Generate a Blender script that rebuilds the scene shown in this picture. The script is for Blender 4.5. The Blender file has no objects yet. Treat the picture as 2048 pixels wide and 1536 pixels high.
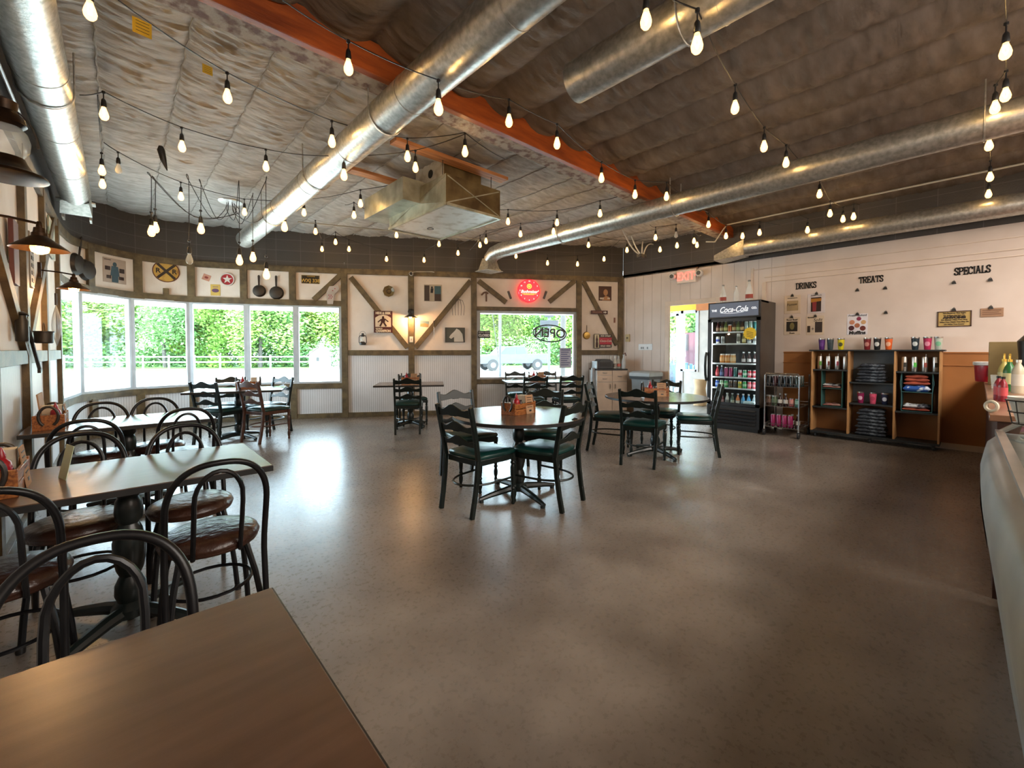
import bpy, bmesh, math, random
from mathutils import Vector, Matrix, noise
random.seed(7)
SC = bpy.context.scene
COL = SC.collection
PI = math.pi
# ---------------------------------------------------------------- camera
FPX, CX, CY = 857.0, 1024.0, 723.0
H = 1.32
YAW = math.radians(47.5)
PITCH = math.radians(1.53)
F0 = Vector((math.cos(YAW), math.sin(YAW), 0))
R0 = Vector((math.sin(YAW), -math.cos(YAW), 0))
Z0 = Vector((0, 0, 1))
FW = F0*math.cos(PITCH) - Z0*math.sin(PITCH)
UP = Z0*math.cos(PITCH) + F0*math.sin(PITCH)
EYE = Vector((0, 0, H))
cd = bpy.data.cameras.new('camera')
cam = bpy.data.objects.new('camera', cd)
COL.objects.link(cam)
cd.sensor_width = 36.0
cd.lens = FPX/2048*36
cd.shift_y = -45/2048
cd.clip_start = 0.02
cd.clip_end = 400
m = Matrix((R0, UP, -FW)).transposed().to_4x4()
m.translation = EYE
cam.matrix_world = m
SC.camera = cam
# ---------------------------------------------------------------- view, world, sun, added fill lights
SC.view_settings.view_transform = 'Standard'
SC.view_settings.look = 'None'
SC.view_settings.gamma = 1
SC.view_settings.use_curve_mapping = False
SC.view_settings.exposure = 1.2
SC.cycles.use_denoising = True
SC.cycles.max_bounces = 7
SC.cycles.diffuse_bounces = 4
SC.cycles.glossy_bounces = 3
SC.cycles.transmission_bounces = 4
SC.cycles.transparent_max_bounces = 12
SC.cycles.sample_clamp_indirect = 6
SC.cycles.caustics_reflective = False
SC.cycles.caustics_refractive = False
WORLD_STRENGTH = 10.0
w = bpy.data.worlds.new('sky'); SC.world = w
w.use_nodes = True
bg = w.node_tree.nodes['Background']
bg.inputs[0].default_value = (0.70, 0.87, 1.0, 1)
bg.inputs[1].default_value = WORLD_STRENGTH
def light(name, kind, loc, energy, color=(1, 1, 1), direction=None, size=1, sy=None, spread=None):
    l = bpy.data.lights.new(name, kind)
    o = bpy.data.objects.new(name, l); COL.objects.link(o)
    o.location = loc; l.energy = energy; l.color = color
    if kind == 'AREA':
        l.shape = 'RECTANGLE'; l.size = size; l.size_y = sy or size
        if spread: l.spread = spread
    elif kind == 'POINT':
        l.shadow_soft_size = size
    if direction is not None:
        o.rotation_euler = Vector(direction).to_track_quat('-Z', 'Y').to_euler()
    return o
sun = light('sun', 'SUN', (0, 0, 20), 6.0, (1, .95, .86), direction=(.55, .35, -.9))
sun.data.angle = math.radians(1.0)
# added overhead fill behind the camera, without fixtures, to brighten the room
light('overhead_fill', 'AREA', (3.2, -2.9, 3.4), 150, (1, .92, .84), direction=(0, 0, -1), size=3.4, sy=2.2)
light('overhead_fill', 'AREA', (6.0, -2.6, 3.4), 110, (1, .90, .80), direction=(0, 0, -1), size=2.6, sy=2.2)

light('ceiling_fill', 'AREA', (1.6, -2.0, 2.2), 40, (1, .90, .80), direction=(.35, .75, .55), size=2.6, sy=1.6)  # added fill aimed up and forward to lift the ceiling, no fixture
# ---------------------------------------------------------------- camera-model helpers
def ray(px, py):
    return R0*((px-CX)/FPX) + UP*((CY-py)/FPX) + FW
def atz(px, py, z=0.0):
    d = ray(px, py); t = (z-H)/d.z
    return EYE + d*t
def atx(px, py, X):
    d = ray(px, py); return EYE + d*(X/d.x)
def aty(px, py, Y):
    d = ray(px, py); return EYE + d*(Y/d.y)
def atd(px, py, dist):
    d = ray(px, py); k = d.dot(F0); return EYE + d*(dist/k)
# ---------------------------------------------------------------- mesh builder
class MB:
    def __init__(s): s.v=[]; s.f=[]; s.m=[]; s.uv={}; s.mi=0
    def add(s, vs, fs, mi=None, uvs=None):
        b=len(s.v); s.v += [tuple(v) for v in vs]
        for i,f in enumerate(fs):
            if uvs: s.uv[len(s.f)] = uvs[i]
            s.f.append(tuple(b+k for k in f)); s.m.append(s.mi if mi is None else mi)
        return s
    def box(s, c, d, rz=0, mi=None, rot=None):
        cx,cy,cz=c; x,y,z=[k/2 for k in d]
        P=[Vector((a*x,b*y,e*z)) for a in (-1,1) for b in (-1,1) for e in (-1,1)]
        if rot is not None: P=[rot@p for p in P]
        elif rz: 
            R=Matrix.Rotation(rz,3,'Z'); P=[R@p for p in P]
        P=[p+Vector(c) for p in P]
        return s.add(P,[(0,1,3,2),(4,6,7,5),(0,4,5,1),(2,3,7,6),(0,2,6,4),(1,5,7,3)],mi)
    def b2(s, x0,x1,y0,y1,z0,z1, mi=None):
        return s.box(((x0+x1)/2,(y0+y1)/2,(z0+z1)/2),(abs(x1-x0),abs(y1-y0),abs(z1-z0)),mi=mi)
    def bar(s, a, b, w, h, up=Z0, mi=None):
        a=Vector(a); b=Vector(b); t=(b-a); L=t.length; t.normalize()
        u=Vector(up); sd=t.cross(u)
        if sd.length<1e-4: sd=t.cross(Vector((1,0,0)))
        sd.normalize(); u=sd.cross(t)
        P=[]
        for q in (a,b):
            for i,j in ((-1,-1),(1,-1),(1,1),(-1,1)): P.append(q+sd*(i*w/2)+u*(j*h/2))
        return s.add(P,[(3,2,1,0),(4,5,6,7),(0,1,5,4),(1,2,6,5),(2,3,7,6),(3,0,4,7)],mi)
    def tube(s, pts, r, n=8, closed=False, mi=None, caps=True, ry=None):
        pts=[Vector(p) for p in pts]; N=len(pts)
        rs = r if isinstance(r,(list,tuple)) else [r]*N
        V=[]; Fc=[]; ref=None
        for i,p in enumerate(pts):
            if closed: t=pts[(i+1)%N]-pts[i-1]
            else: t=pts[min(i+1,N-1)]-pts[max(i-1,0)]
            if t.length<1e-9: t=Vector((0,0,1))
            t.normalize()
            if ref is None:
                ref=Vector((0,0,1)) if abs(t.z)<.9 else Vector((1,0,0))
            u=ref-t*ref.dot(t)
            if u.length<1e-5: u=t.orthogonal()
            u.normalize(); ref=u; q=t.cross(u)
            for k in range(n):
                a=2*PI*k/n
                V.append(p+u*(math.cos(a)*rs[i])+q*(math.sin(a)*rs[i]))
        M_=N if closed else N-1
        for i in range(M_):
            j=(i+1)%N
            for k in range(n):
                l=(k+1)%n
                Fc.append((i*n+k,i*n+l,j*n+l,j*n+k))
        if not closed and caps:
            Fc.append(tuple(reversed(range(n)))); Fc.append(tuple((N-1)*n+k for k in range(n)))
        return s.add(V,Fc,mi)
    def lathe(s, prof, n=16, o=(0,0,0), mi=None, rot=None, sx=1, sy=1, close=True):
        V=[];Fc=[];o=Vector(o)
        for r,z in prof:
            for k in range(n):
                a=2*PI*k/n; p=Vector((r*math.cos(a)*sx,r*math.sin(a)*sy,z))
                if rot is not None: p=rot@p
                V.append(o+p)
        N=len(prof)
        for i in range(N-1):
            for k in range(n):
                l=(k+1)%n; Fc.append((i*n+k,i*n+l,(i+1)*n+l,(i+1)*n+k))
        if close:
            if prof[0][0]>1e-6: Fc.append(tuple(reversed(range(n))))
            if prof[-1][0]>1e-6: Fc.append(tuple((N-1)*n+k for k in range(n)))
        return s.add(V,Fc,mi)
    def prism(s, poly, y0, y1, mi=None, fn=None):
        """polygon in local x,z extruded from y0 to y1 (counter-clockwise seen from -y)"""
        n=len(poly)
        V=[Vector((p[0],y0,p[1])) for p in poly]+[Vector((p[0],y1,p[1])) for p in poly]
        if fn: V=[fn(v) for v in V]
        Fc=[tuple(range(n)),tuple(reversed(range(n,2*n)))]
        for i in range(n):
            j=(i+1)%n; Fc.append((j,i,n+i,n+j))
        return s.add(V,Fc,mi)
    def flat(s, poly, z0, z1, mi=None):
        n=len(poly)
        V=[Vector((p[0],p[1],z0)) for p in poly]+[Vector((p[0],p[1],z1)) for p in poly]
        Fc=[tuple(reversed(range(n))),tuple(range(n,2*n))]
        for i in range(n):
            j=(i+1)%n; Fc.append((i,j,n+j,n+i))
        return s.add(V,Fc,mi)
    def mesh(s, me_, mat4=None, mi=None):
        V=[v.co.copy() for v in me_.vertices]
        if mat4 is not None: V=[mat4@v for v in V]
        return s.add(V,[tuple(p.vertices) for p in me_.polygons],mi)
    def build(s, name, mats, parent=None, smooth=True, bev=0, loc=None, rz=None, ang=38):
        me=bpy.data.meshes.new(name)
        me.from_pydata(s.v,[],s.f)
        if not isinstance(mats,(list,tuple)): mats=[mats]
        for m_ in mats: me.materials.append(m_)
        me.polygons.foreach_set('material_index',s.m)
        if s.uv:
            uvl=me.uv_layers.new(name='UVMap')
            for pi_,uvs in s.uv.items():
                for k,li in enumerate(me.polygons[pi_].loop_indices): uvl.data[li].uv=uvs[k]
        if smooth:
            me.polygons.foreach_set('use_smooth',[True]*len(me.polygons))
            me.set_sharp_from_angle(angle=math.radians(ang))
        me.update()
        o=bpy.data.objects.new(name,me); COL.objects.link(o)
        if parent is not None: o.parent=parent
        if bev:
            b=o.modifiers.new('edge','BEVEL'); b.width=bev; b.segments=2; b.limit_method='ANGLE'; b.angle_limit=math.radians(50)
        if loc is not None: o.location=loc
        if rz is not None: o.rotation_euler=(0,0,rz)
        return o
def tag(o, label=None, cat=None, group=None, kind=None):
    if label: o['label']=label
    if cat: o['category']=cat
    if group: o['group']=group
    if kind: o['kind']=kind
    return o
def thing(name, label, cat, loc=(0,0,0), rz=0, group=None):
    o=bpy.data.objects.new(name,None); COL.objects.link(o)
    o.empty_display_size=.1
    o.location=loc; o.rotation_euler=(0,0,rz)
    return tag(o,label,cat,group)
def dup(root, loc=None, rz=None, label=None, group=None, name=None):
    def cp(o,par):
        c=o.copy(); COL.objects.link(c); c.parent=par
        for ch in KIDS.get(o.name,None) or [k for k in ALLKIDS(o)]: cp(ch,c)
        return c
    r=cp(root,None)
    if loc is not None: r.location=loc
    if rz is not None: r.rotation_euler=(0,0,rz)
    if label: r['label']=label
    if group: r['group']=group
    return r
KIDS={}
def ALLKIDS(o):
    if o.name not in KIDS: KIDS[o.name]=list(o.children)
    return KIDS[o.name]
def struct(o): o['kind']='structure'; return o
# ---------------------------------------------------------------- materials
def mat(name, col, rough=.5, metal=0, var=None, vscale=6, vdet=3, bump=0, bscale=40, stretch=None, emis=None, es=0, spec=.5, coat=0, vlo=.35, vhi=.65):
    m=bpy.data.materials.new(name); m.use_nodes=True
    nt=m.node_tree; N=nt.nodes; L=nt.links
    b=N['Principled BSDF']
    b.inputs['Roughness'].default_value=rough; b.inputs['Metallic'].default_value=metal
    b.inputs['Specular IOR Level'].default_value=spec
    if coat: b.inputs['Coat Weight'].default_value=coat; b.inputs['Coat Roughness'].default_value=.12
    tc=N.new('ShaderNodeTexCoord'); mp=N.new('ShaderNodeMapping')
    L.new(tc.outputs['Object'],mp.inputs[0])
    if stretch: mp.inputs['Scale'].default_value=stretch
    c2=var or tuple(k*.86 for k in col)
    nz=N.new('ShaderNodeTexNoise'); nz.inputs['Scale'].default_value=vscale; nz.inputs['Detail'].default_value=vdet
    L.new(mp.outputs[0],nz.inputs['Vector'])
    rp=N.new('ShaderNodeValToRGB'); rp.color_ramp.elements[0].position=vlo; rp.color_ramp.elements[1].position=vhi
    rp.color_ramp.elements[0].color=(*col,1); rp.color_ramp.elements[1].color=(*c2,1)
    L.new(nz.outputs['Fac'],rp.inputs[0]); L.new(rp.outputs[0],b.inputs['Base Color'])
    if bump:
        n2=N.new('ShaderNodeTexNoise'); n2.inputs['Scale'].default_value=bscale; n2.inputs['Detail'].default_value=4
        L.new(mp.outputs[0],n2.inputs['Vector'])
        bm=N.new('ShaderNodeBump'); bm.inputs['Strength'].default_value=bump; bm.inputs['Distance'].default_value=.01
        L.new(n2.outputs['Fac'],bm.inputs['Height']); L.new(bm.outputs[0],b.inputs['Normal'])
    if emis:
        b.inputs['Emission Color'].default_value=(*emis,1); b.inputs['Emission Strength'].default_value=es
    return m
def glass_mat(name, tint=(.93,.97,.97), gloss=.012, rough=.02):
    m=bpy.data.materials.new(name); m.use_nodes=True
    nt=m.node_tree; N=nt.nodes; L=nt.links; N.remove(N['Principled BSDF'])
    t=N.new('ShaderNodeBsdfTransparent'); t.inputs[0].default_value=(*tint,1)
    g=N.new('ShaderNodeBsdfGlossy'); g.inputs['Roughness'].default_value=rough
    mx=N.new('ShaderNodeMixShader')
    fr=N.new('ShaderNodeLayerWeight'); fr.inputs[0].default_value=.25
    ml=N.new('ShaderNodeMath'); ml.operation='MULTIPLY_ADD'; ml.inputs[1].default_value=.22; ml.inputs[2].default_value=gloss
    L.new(fr.outputs['Facing'],ml.inputs[0]); L.new(ml.outputs[0],mx.inputs[0])
    L.new(t.outputs[0],mx.inputs[1]); L.new(g.outputs[0],mx.inputs[2]); L.new(mx.outputs[0],N['Material Output'].inputs[0])
    return m
def solid_glass(name, tint, alpha=.35, rough=.08):
    m=bpy.data.materials.new(name); m.use_nodes=True
    b=m.node_tree.nodes['Principled BSDF']
    b.inputs['Base Color'].default_value=(*tint,1); b.inputs['Roughness'].default_value=rough
    b.inputs['Alpha'].default_value=alpha; b.inputs['Specular IOR Level'].default_value=.8
    nz=m.node_tree.nodes.new('ShaderNodeTexNoise'); nz.inputs['Scale'].default_value=5
    return m
def emit_mat(name, col, s, transp=0):
    m=bpy.data.materials.new(name); m.use_nodes=True
    nt=m.node_tree; N=nt.nodes; L=nt.links; N.remove(N['Principled BSDF'])
    e=N.new('ShaderNodeEmission'); e.inputs[0].default_value=(*col,1); e.inputs[1].default_value=s
    if transp:
        t=N.new('ShaderNodeBsdfTransparent'); mx=N.new('ShaderNodeMixShader'); mx.inputs[0].default_value=1-transp
        L.new(t.outputs[0],mx.inputs[1]); L.new(e.outputs[0],mx.inputs[2]); L.new(mx.outputs[0],N['Material Output'].inputs[0])
    else: L.new(e.outputs[0],N['Material Output'].inputs[0])
    return m
def col(h): # sRGB hex -> linear
    h=h.lstrip('#'); r=[int(h[i:i+2],16)/255 for i in (0,2,4)]
    return tuple(((c+.055)/1.055)**2.4 if c>.04045 else c/12.92 for c in r)
MT={}
def cm(h, rough=.45, metal=0, **k):
    key=(h,rough,metal,tuple(sorted(k.items())))
    if key not in MT: MT[key]=mat('paint_'+h.lstrip('#'),col(h),rough,metal,**k)
    return MT[key]

M_timber=mat('timber_stain',col('#6b5a3c'),.55,var=col('#4c3f29'),vscale=9,bump=.25,bscale=60,stretch=(1,1,1))
M_plaster=mat('trowelled_plaster',col('#e2d6cb'),.75,var=col('#d8cabd'),vscale=3,bump=.35,bscale=14)
M_white=mat('white_frame_paint',col('#b4b7ba'),.4,var=col('#a9acb0'),bump=.05)
M_green_dark=mat('dark_green_lacquer',(.004,.008,.007),.33,var=(.007,.012,.010),spec=.35)
M_brown_wood=mat('walnut_chair_wood',col('#54301c'),.35,var=col('#3c2012'),vscale=20,coat=.3)
M_cushion=mat('green_vinyl',col('#0f3a36'),.32,var=col('#0a2b29'),bump=.15,bscale=30)
M_brown_vinyl=mat('brown_vinyl',col('#42281d'),.3,var=col('#2e1a12'),bump=.6,bscale=26)
M_blackmetal=mat('black_bent_steel',(.005,.005,.006),.33,var=(.009,.009,.010),spec=.3)
M_pedestal=mat('black_green_pedestal',(.008,.013,.012),.3,var=(.014,.018,.017))
M_galv=mat('galvanised_steel',col('#c3c2bc'),.36,.82,var=col('#a09f98'),vscale=28,vdet=6,bump=.12,bscale=60)
M_galv_dull=mat('dull_sheet_metal',col('#b9b7a4'),.45,.6,var=col('#8f8c78'),vscale=5,vdet=5,bump=.1,bscale=30)
M_sheet_brown=mat('brown_sheet_metal',col('#7c6a45'),.5,.5,var=col('#4c3a20'),vscale=4,vdet=6)
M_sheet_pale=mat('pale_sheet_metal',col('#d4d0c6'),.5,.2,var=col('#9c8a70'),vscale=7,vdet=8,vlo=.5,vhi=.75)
M_beam_orange=mat('orange_glulam',col('#a2501c'),.5,var=col('#7a3510'),vscale=5,bump=.15,bscale=30,stretch=(.6,4,4))
M_beam_plaster=mat('flaking_plaster',col('#a49a90'),.8,var=col('#6d5650'),vscale=12,vdet=8,bump=.5,bscale=30,vlo=.45,vhi=.6)
M_board=mat('raw_pine_board',col('#c88a58'),.6,var=col('#a2673c'),vscale=6,stretch=(.5,5,5))
M_black=mat('black_plastic',(.012,.012,.012),.4,var=(.02,.02,.02))
M_cord=mat('black_cord',(.012,.011,.010),.5,var=(.02,.02,.02))
M_iron=mat('dark_cast_iron',(.035,.03,.027),.45,.6,var=(.06,.05,.04),bump=.2,bscale=40)
M_bronze=mat('aged_bronze',col('#3e2b1b'),.38,.75,var=col('#241a11'),vscale=12)
M_chrome=mat('chrome_wire',(.6,.6,.6),.22,1,var=(.5,.5,.5))
M_steel=mat('brushed_steel',(.62,.6,.58),.3,1,var=(.5,.49,.47),bump=.05)
M_glass=glass_mat('window_glass')
M_glass_case=glass_mat('case_glass',(.8,.86,.84),.1)
M_clear=solid_glass('clear_bottle_glass',(.85,.92,.9),.28)
M_wood_crate=mat('varnished_crate_pine',col('#a5652f'),.4,var=col('#6f3a17'),vscale=8,stretch=(3,12,12),coat=.2)
M_kraft=mat('kraft_paper',col('#b08a68'),.8,var=col('#a07a58'))
M_napkin=mat('napkin_paper',col('#d8cdb8'),.85,var=col('#c9bda6'))
M_red=mat('red_plastic',col('#a01020'),.3,var=col('#870c1a'))
M_filament=emit_mat('bulb_filament',(1,.62,.22),90)
M_bulbglow=emit_mat('amber_bulb_glass',(1,.46,.12),4.5,transp=.55)
M_bulb_off=solid_glass('unlit_bulb_glass',(.9,.88,.8),.35)
# wall and floor materials
def bead_mat(name, c1, c2, pitch, groove=.12, axis='UV'):
    m=mat(name,c1,.5,var=c2,vscale=2)
    nt=m.node_tree; N=nt.nodes; L=nt.links; b=N['Principled BSDF']
    uv=N.new('ShaderNodeTexCoord'); sp=N.new('ShaderNodeSeparateXYZ'); L.new(uv.outputs['UV'],sp.inputs[0])
    d=N.new('ShaderNodeMath'); d.operation='DIVIDE'; d.inputs[1].default_value=pitch; L.new(sp.outputs[0],d.inputs[0])
    fr=N.new('ShaderNodeMath'); fr.operation='FRACT'; L.new(d.outputs[0],fr.inputs[0])
    gt=N.new('ShaderNodeMath'); gt.operation='LESS_THAN'; gt.inputs[1].default_value=groove; L.new(fr.outputs[0],gt.inputs[0])
    mx=N.new('ShaderNodeMix'); mx.data_type='RGBA'; mx.blend_type='MULTIPLY'; mx.inputs[7].default_value=(.62,.6,.58,1)
    src=b.inputs['Base Color'].links[0].from_socket
    L.new(gt.outputs[0],mx.inputs[0]); L.new(src,mx.inputs[6]); L.new(mx.outputs[2],b.inputs['Base Color'])
    bm=N.new('ShaderNodeBump'); bm.invert=True; bm.inputs['Strength'].default_value=.7; bm.inputs['Distance'].default_value=.006
    L.new(gt.outputs[0],bm.inputs['Height']); L.new(bm.outputs[0],b.inputs['Normal'])
    return m
M_bead=bead_mat('beadboard_paint',col('#dcdbdc'),col('#d0cfd0'),.04,.16)
M_siding=bead_mat('grooved_siding',col('#d6cac2'),col('#ccbfb5'),.2,.03)
M_tanpanel=mat('tan_wood_panel',col('#a9713f'),.5,var=col('#94602f'),vscale=1.5)
def block_mat():
    m=mat('dark_painted_block',(.060,.052,.046),.6,var=(.048,.042,.038),vscale=3,bump=.2,bscale=60)
    nt=m.node_tree; N=nt.nodes; L=nt.links; b=N['Principled BSDF']
    uv=N.new('ShaderNodeTexCoord'); br=N.new('ShaderNodeTexBrick')
    br.inputs['Scale'].default_value=1; br.inputs['Mortar Size'].default_value=.0035; br.inputs['Brick Width'].default_value=.42; br.inputs['Row Height'].default_value=.2
    br.offset=.0
    br.inputs['Color1'].default_value=(.060,.051,.044,1); br.inputs['Color2'].default_value=(.050,.043,.038,1); br.inputs['Mortar'].default_value=(.11,.10,.09,1)
    L.new(uv.outputs['UV'],br.inputs[0]); L.new(br.outputs[0],b.inputs['Base Color'])
    return m
M_block=block_mat()
def floor_mat():
    m=bpy.data.materials.new('sealed_concrete'); m.use_nodes=True
    nt=m.node_tree; N=nt.nodes; L=nt.links; b=N['Principled BSDF']
    tc=N.new('ShaderNodeTexCoord')
    n1=N.new('ShaderNodeTexNoise'); n1.inputs['Scale'].default_value=1.6; n1.inputs['Detail'].default_value=7; n1.inputs['Roughness'].default_value=.56
    L.new(tc.outputs['Object'],n1.inputs['Vector'])
    r1=N.new('ShaderNodeValToRGB'); e=r1.color_ramp.elements
    e[0].position=.3; e[0].color=(*col('#5f554c'),1); e[1].position=.72; e[1].color=(*col('#8f8479'),1)
    L.new(n1.outputs['Fac'],r1.inputs[0])
    n2=N.new('ShaderNodeTexNoise'); n2.inputs['Scale'].default_value=38; n2.inputs['Detail'].default_value=10; n2.inputs['Roughness'].default_value=.68; n2.inputs['Distortion'].default_value=.1
    L.new(tc.outputs['Object'],n2.inputs['Vector'])
    mx=N.new('ShaderNodeMix'); mx.data_type='RGBA'; mx.blend_type='OVERLAY'; mx.inputs[0].default_value=.10
    L.new(r1.outputs[0],mx.inputs[6]); L.new(n2.outputs['Fac'],mx.inputs[7]); L.new(mx.outputs[2],b.inputs['Base Color'])
    r2=N.new('ShaderNodeMapRange'); r2.inputs[1].default_value=.3; r2.inputs[2].default_value=.7; r2.inputs[3].default_value=.22; r2.inputs[4].default_value=.38
    L.new(n2.outputs['Fac'],r2.inputs[0]); L.new(r2.outputs[0],b.inputs['Roughness'])
    bm=N.new('ShaderNodeBump'); bm.inputs['Strength'].default_value=.03; bm.inputs['Distance'].default_value=.004
    L.new(n2.outputs['Fac'],bm.inputs['Height']); L.new(bm.outputs[0],b.inputs['Normal'])
    b.inputs['Specular IOR Level'].default_value=.5
    return m
M_floor=floor_mat()
M_laminate=mat('walnut_laminate',col('#553c2f'),.3,var=col('#463024'),vscale=3,vdet=5,stretch=(1.2,10,3),bump=.03,bscale=80)
M_laminate2=mat('grey_walnut_laminate',col('#6c5a4c'),.22,var=col('#56463a'),vscale=3,vdet=5,stretch=(1.2,10,3),bump=.03,bscale=80)
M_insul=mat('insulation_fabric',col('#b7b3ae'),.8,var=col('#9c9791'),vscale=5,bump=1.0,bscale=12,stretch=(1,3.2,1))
M_insul_dark=mat('shaded_insulation_fabric',col('#6b5f56'),.8,var=col('#54493f'),vscale=4,bump=1.0,bscale=12,stretch=(1,2.2,1))  # same insulation, darker colour standing in for shade away from the windows
# ---------------------------------------------------------------- lettering
TXT={}
def text_mesh(body, size=1, ext=.004, bold=0, shear=0, sx=1):
    k=(body,size,ext,bold,shear,sx)
    if k in TXT: return TXT[k]
    cu=bpy.data.curves.new('lettering','FONT'); cu.body=body; cu.size=size; cu.extrude=ext; cu.offset=bold; cu.shear=shear
    cu.align_x='CENTER'; cu.align_y='CENTER'; cu.resolution_u=3
    o=bpy.data.objects.new('lettering',cu); COL.objects.link(o)
    bpy.context.view_layer.update()
    dg=bpy.context.evaluated_depsgraph_get()
    me=bpy.data.meshes.new_from_object(o.evaluated_get(dg))
    bpy.data.objects.remove(o); bpy.data.curves.remove(cu)
    # stand the text up: local x right, z up, thin along y
    me.transform(Matrix.Rotation(PI/2,4,'X')); me.transform(Matrix.Diagonal((sx,1,1,1)))
    TXT[k]=me; return me
def letters(mb, body, size, x=0, z=0, y=0, mi=None, **k):
    me=text_mesh(body,size,**k)
    return mb.mesh(me,Matrix.Translation((x,y,z)),mi)
# slab-serif stroke letters on a 0..1 tall grid
SLAB={'D':(.72,[[(0.12,0),(.12,1)],[(.0,0),(.4,0),(.6,.15),(.66,.5),(.6,.85),(.4,1),(0,1)]],[]),
'R':(.75,[[(.12,0),(.12,1)],[(0,1),(.42,1),(.58,.9),(.6,.74),(.52,.56),(.38,.5),(.12,.5)],[(.36,.5),(.62,0)]],[(.12,0),(.62,0)]),
'I':(.36,[[(.18,0),(.18,1)]],[(.18,0),(.18,1)]),
'N':(.82,[[(.14,0),(.14,1)],[(.14,1),(.66,0)],[(.66,0),(.66,1)]],[(.14,0),(.14,1),(.66,1)]),
'K':(.78,[[(.14,0),(.14,1)],[(.14,.42),(.62,1)],[(.3,.58),(.64,0)]],[(.14,0),(.14,1),(.62,1),(.64,0)]),
'S':(.66,[[(.04,.08),(.04,.26)],[(.04,.14),(.16,.02),(.34,0),(.5,.06),(.56,.24),(.46,.42),(.2,.56),(.08,.7),(.1,.88),(.26,1),(.42,1),(.54,.88)],[(.54,.74),(.54,.94)]],[]),
'T':(.72,[[(.34,0),(.34,1)],[(.02,1),(.66,1)],[(.03,.78),(.03,1)],[(.65,.78),(.65,1)]],[(.34,0)]),
'E':(.68,[[(.14,0),(.14,1)],[(0,1),(.58,1)],[(.58,.8),(.58,1)],[(.14,.5),(.42,.5)],[(.42,.4),(.42,.6)],[(0,0),(.6,0)],[(.6,0),(.6,.22)]],[]),
'A':(.82,[[(.1,0),(.36,1)],[(.62,0),(.36,1)],[(.2,.34),(.54,.34)],[(.24,1),(.44,1)]],[(.1,0),(.64,0)]),
'P':(.7,[[(.12,0),(.12,1)],[(0,1),(.4,1),(.56,.9),(.6,.72),(.54,.54),(.4,.46),(.12,.46)]],[(.12,0)]),
'C':(.68,[[(.58,.7),(.58,.92)],[(.56,.84),(.44,.97),(.3,1),(.12,.88),(.04,.66),(.04,.34),(.12,.12),(.3,0),(.46,.02),(.58,.18)]],[]),
'L':(.64,[[(.14,0),(.14,1)],[(0,0),(.56,0)],[(.56,0),(.56,.26)]],[(.14,1)])}
def slab_word(mb, word, h, x0, width, th=.145, mi=None):
    tot=sum(SLAB[c][0] for c in word); sc=width/(tot*h); x=x0
    for c in word:
        wd,st,sf=SLAB[c]
        for k,pl in enumerate(st):
            for a,b in zip(pl,pl[1:]):
                A=Vector((x+a[0]*h*sc,0,a[1]*h*.94+h*.03)); B=Vector((x+b[0]*h*sc,0,b[1]*h*.94+h*.03))
                d=(B-A).normalized()*(h*th*.3)
                mb.bar(A-d,B+d,.006,h*(th if abs(b[0]-a[0])<.5*abs(b[1]-a[1]) or True else th*.7),up=Vector((B-A).cross(Vector((0,1,0)))),mi=mi)
        for q in sf:
            A=Vector((x+(q[0]-.14)*h*sc,0,q[1]*h*.94+h*.03)); B=Vector((x+(q[0]+.14)*h*sc,0,q[1]*h*.94+h*.03))
            mb.bar(A,B,.006,h*.1,up=Z0,mi=mi)
        x+=wd*h*sc
# ---------------------------------------------------------------- wall path (left wall, curved corner, rear wall)
ZC=3.6
XL, XR = -.55, 8.14
P1=Vector((3.261,8.405)); P2=Vector((8.138,5.293))
ctrl=[(-.55,6.9),(-.55,7.5),(-.525,8.15),(-.40,8.78),(.16,9.38),(.924,9.49),(1.735,9.18),(2.49,8.82),(3.261,8.405),(4.1,7.87)]
ctrl=[Vector(p) for p in ctrl]
PTS=[Vector((XL,-5.0)),Vector((XL,7.49))]
for i in range(1,len(ctrl)-2):
    a,b,c,d=ctrl[i-1:i+3]
    for k in range(10):
        t=k/10
        PTS.append(.5*((2*b)+(c-a)*t+(2*a-5*b+4*c-d)*t*t+(3*b-a-3*c+d)*t**3))
PTS+= [P1,P2]
CUM=[0]
for a,b in zip(PTS,PTS[1:]): CUM.append(CUM[-1]+(b-a).length)
S_END=CUM[-1]; S_P1=CUM[-2]
def W(s, off=0.0):
    s=max(0,min(S_END-1e-6,s))
    for i in range(len(CUM)-1):
        if s<=CUM[i+1]: break
    a,b=PTS[i],PTS[i+1]; t=(s-CUM[i])/(CUM[i+1]-CUM[i]); d=(b-a).normalized()
    # smooth normals
    def nrm(j):
        d1=(PTS[min(j+1,len(PTS)-1)]-PTS[max(j-1,0)]).normalized(); return Vector((d1.y,-d1.x))
    if 1<=i<len(PTS)-3: n=(nrm(i)*(1-t)+nrm(i+1)*t).normalized()
    else: n=Vector((d.y,-d.x))
    return a+(b-a)*t+n*off, d, n
def hit_s(px,py=600):
    d=ray(px,py); o=Vector((0,0)); dd=Vector((d.x,d.y)); best=None
    for i in range(1,len(PTS)-1) if px>112 else [0]:
        a,b=PTS[i],PTS[i+1]; e=b-a
        den=dd.x*(-e.y)+e.x*dd.y
        if abs(den)<1e-9: continue
        t=(a.x*(-e.y)+e.x*a.y)/den; u=(dd.x*a.y-dd.y*a.x)/den
        if t>0 and -.001<=u<=1.001 and (best is None or t<best[0]): best=(t,CUM[i]+u*e.length)
    if best is None:
        t=XL/d.x; return (t*d.y+5.0), (EYE+d*t).z
    return best[1], (EYE+d*best[0]).z
def svals(s0,s1,step=.12):
    r=[s0]+[c for c in CUM if s0+1e-4<c<s1-1e-4]+[s1]; out=[r[0]]
    for a,b in zip(r,r[1:]): out.append(b)
    return out
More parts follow.
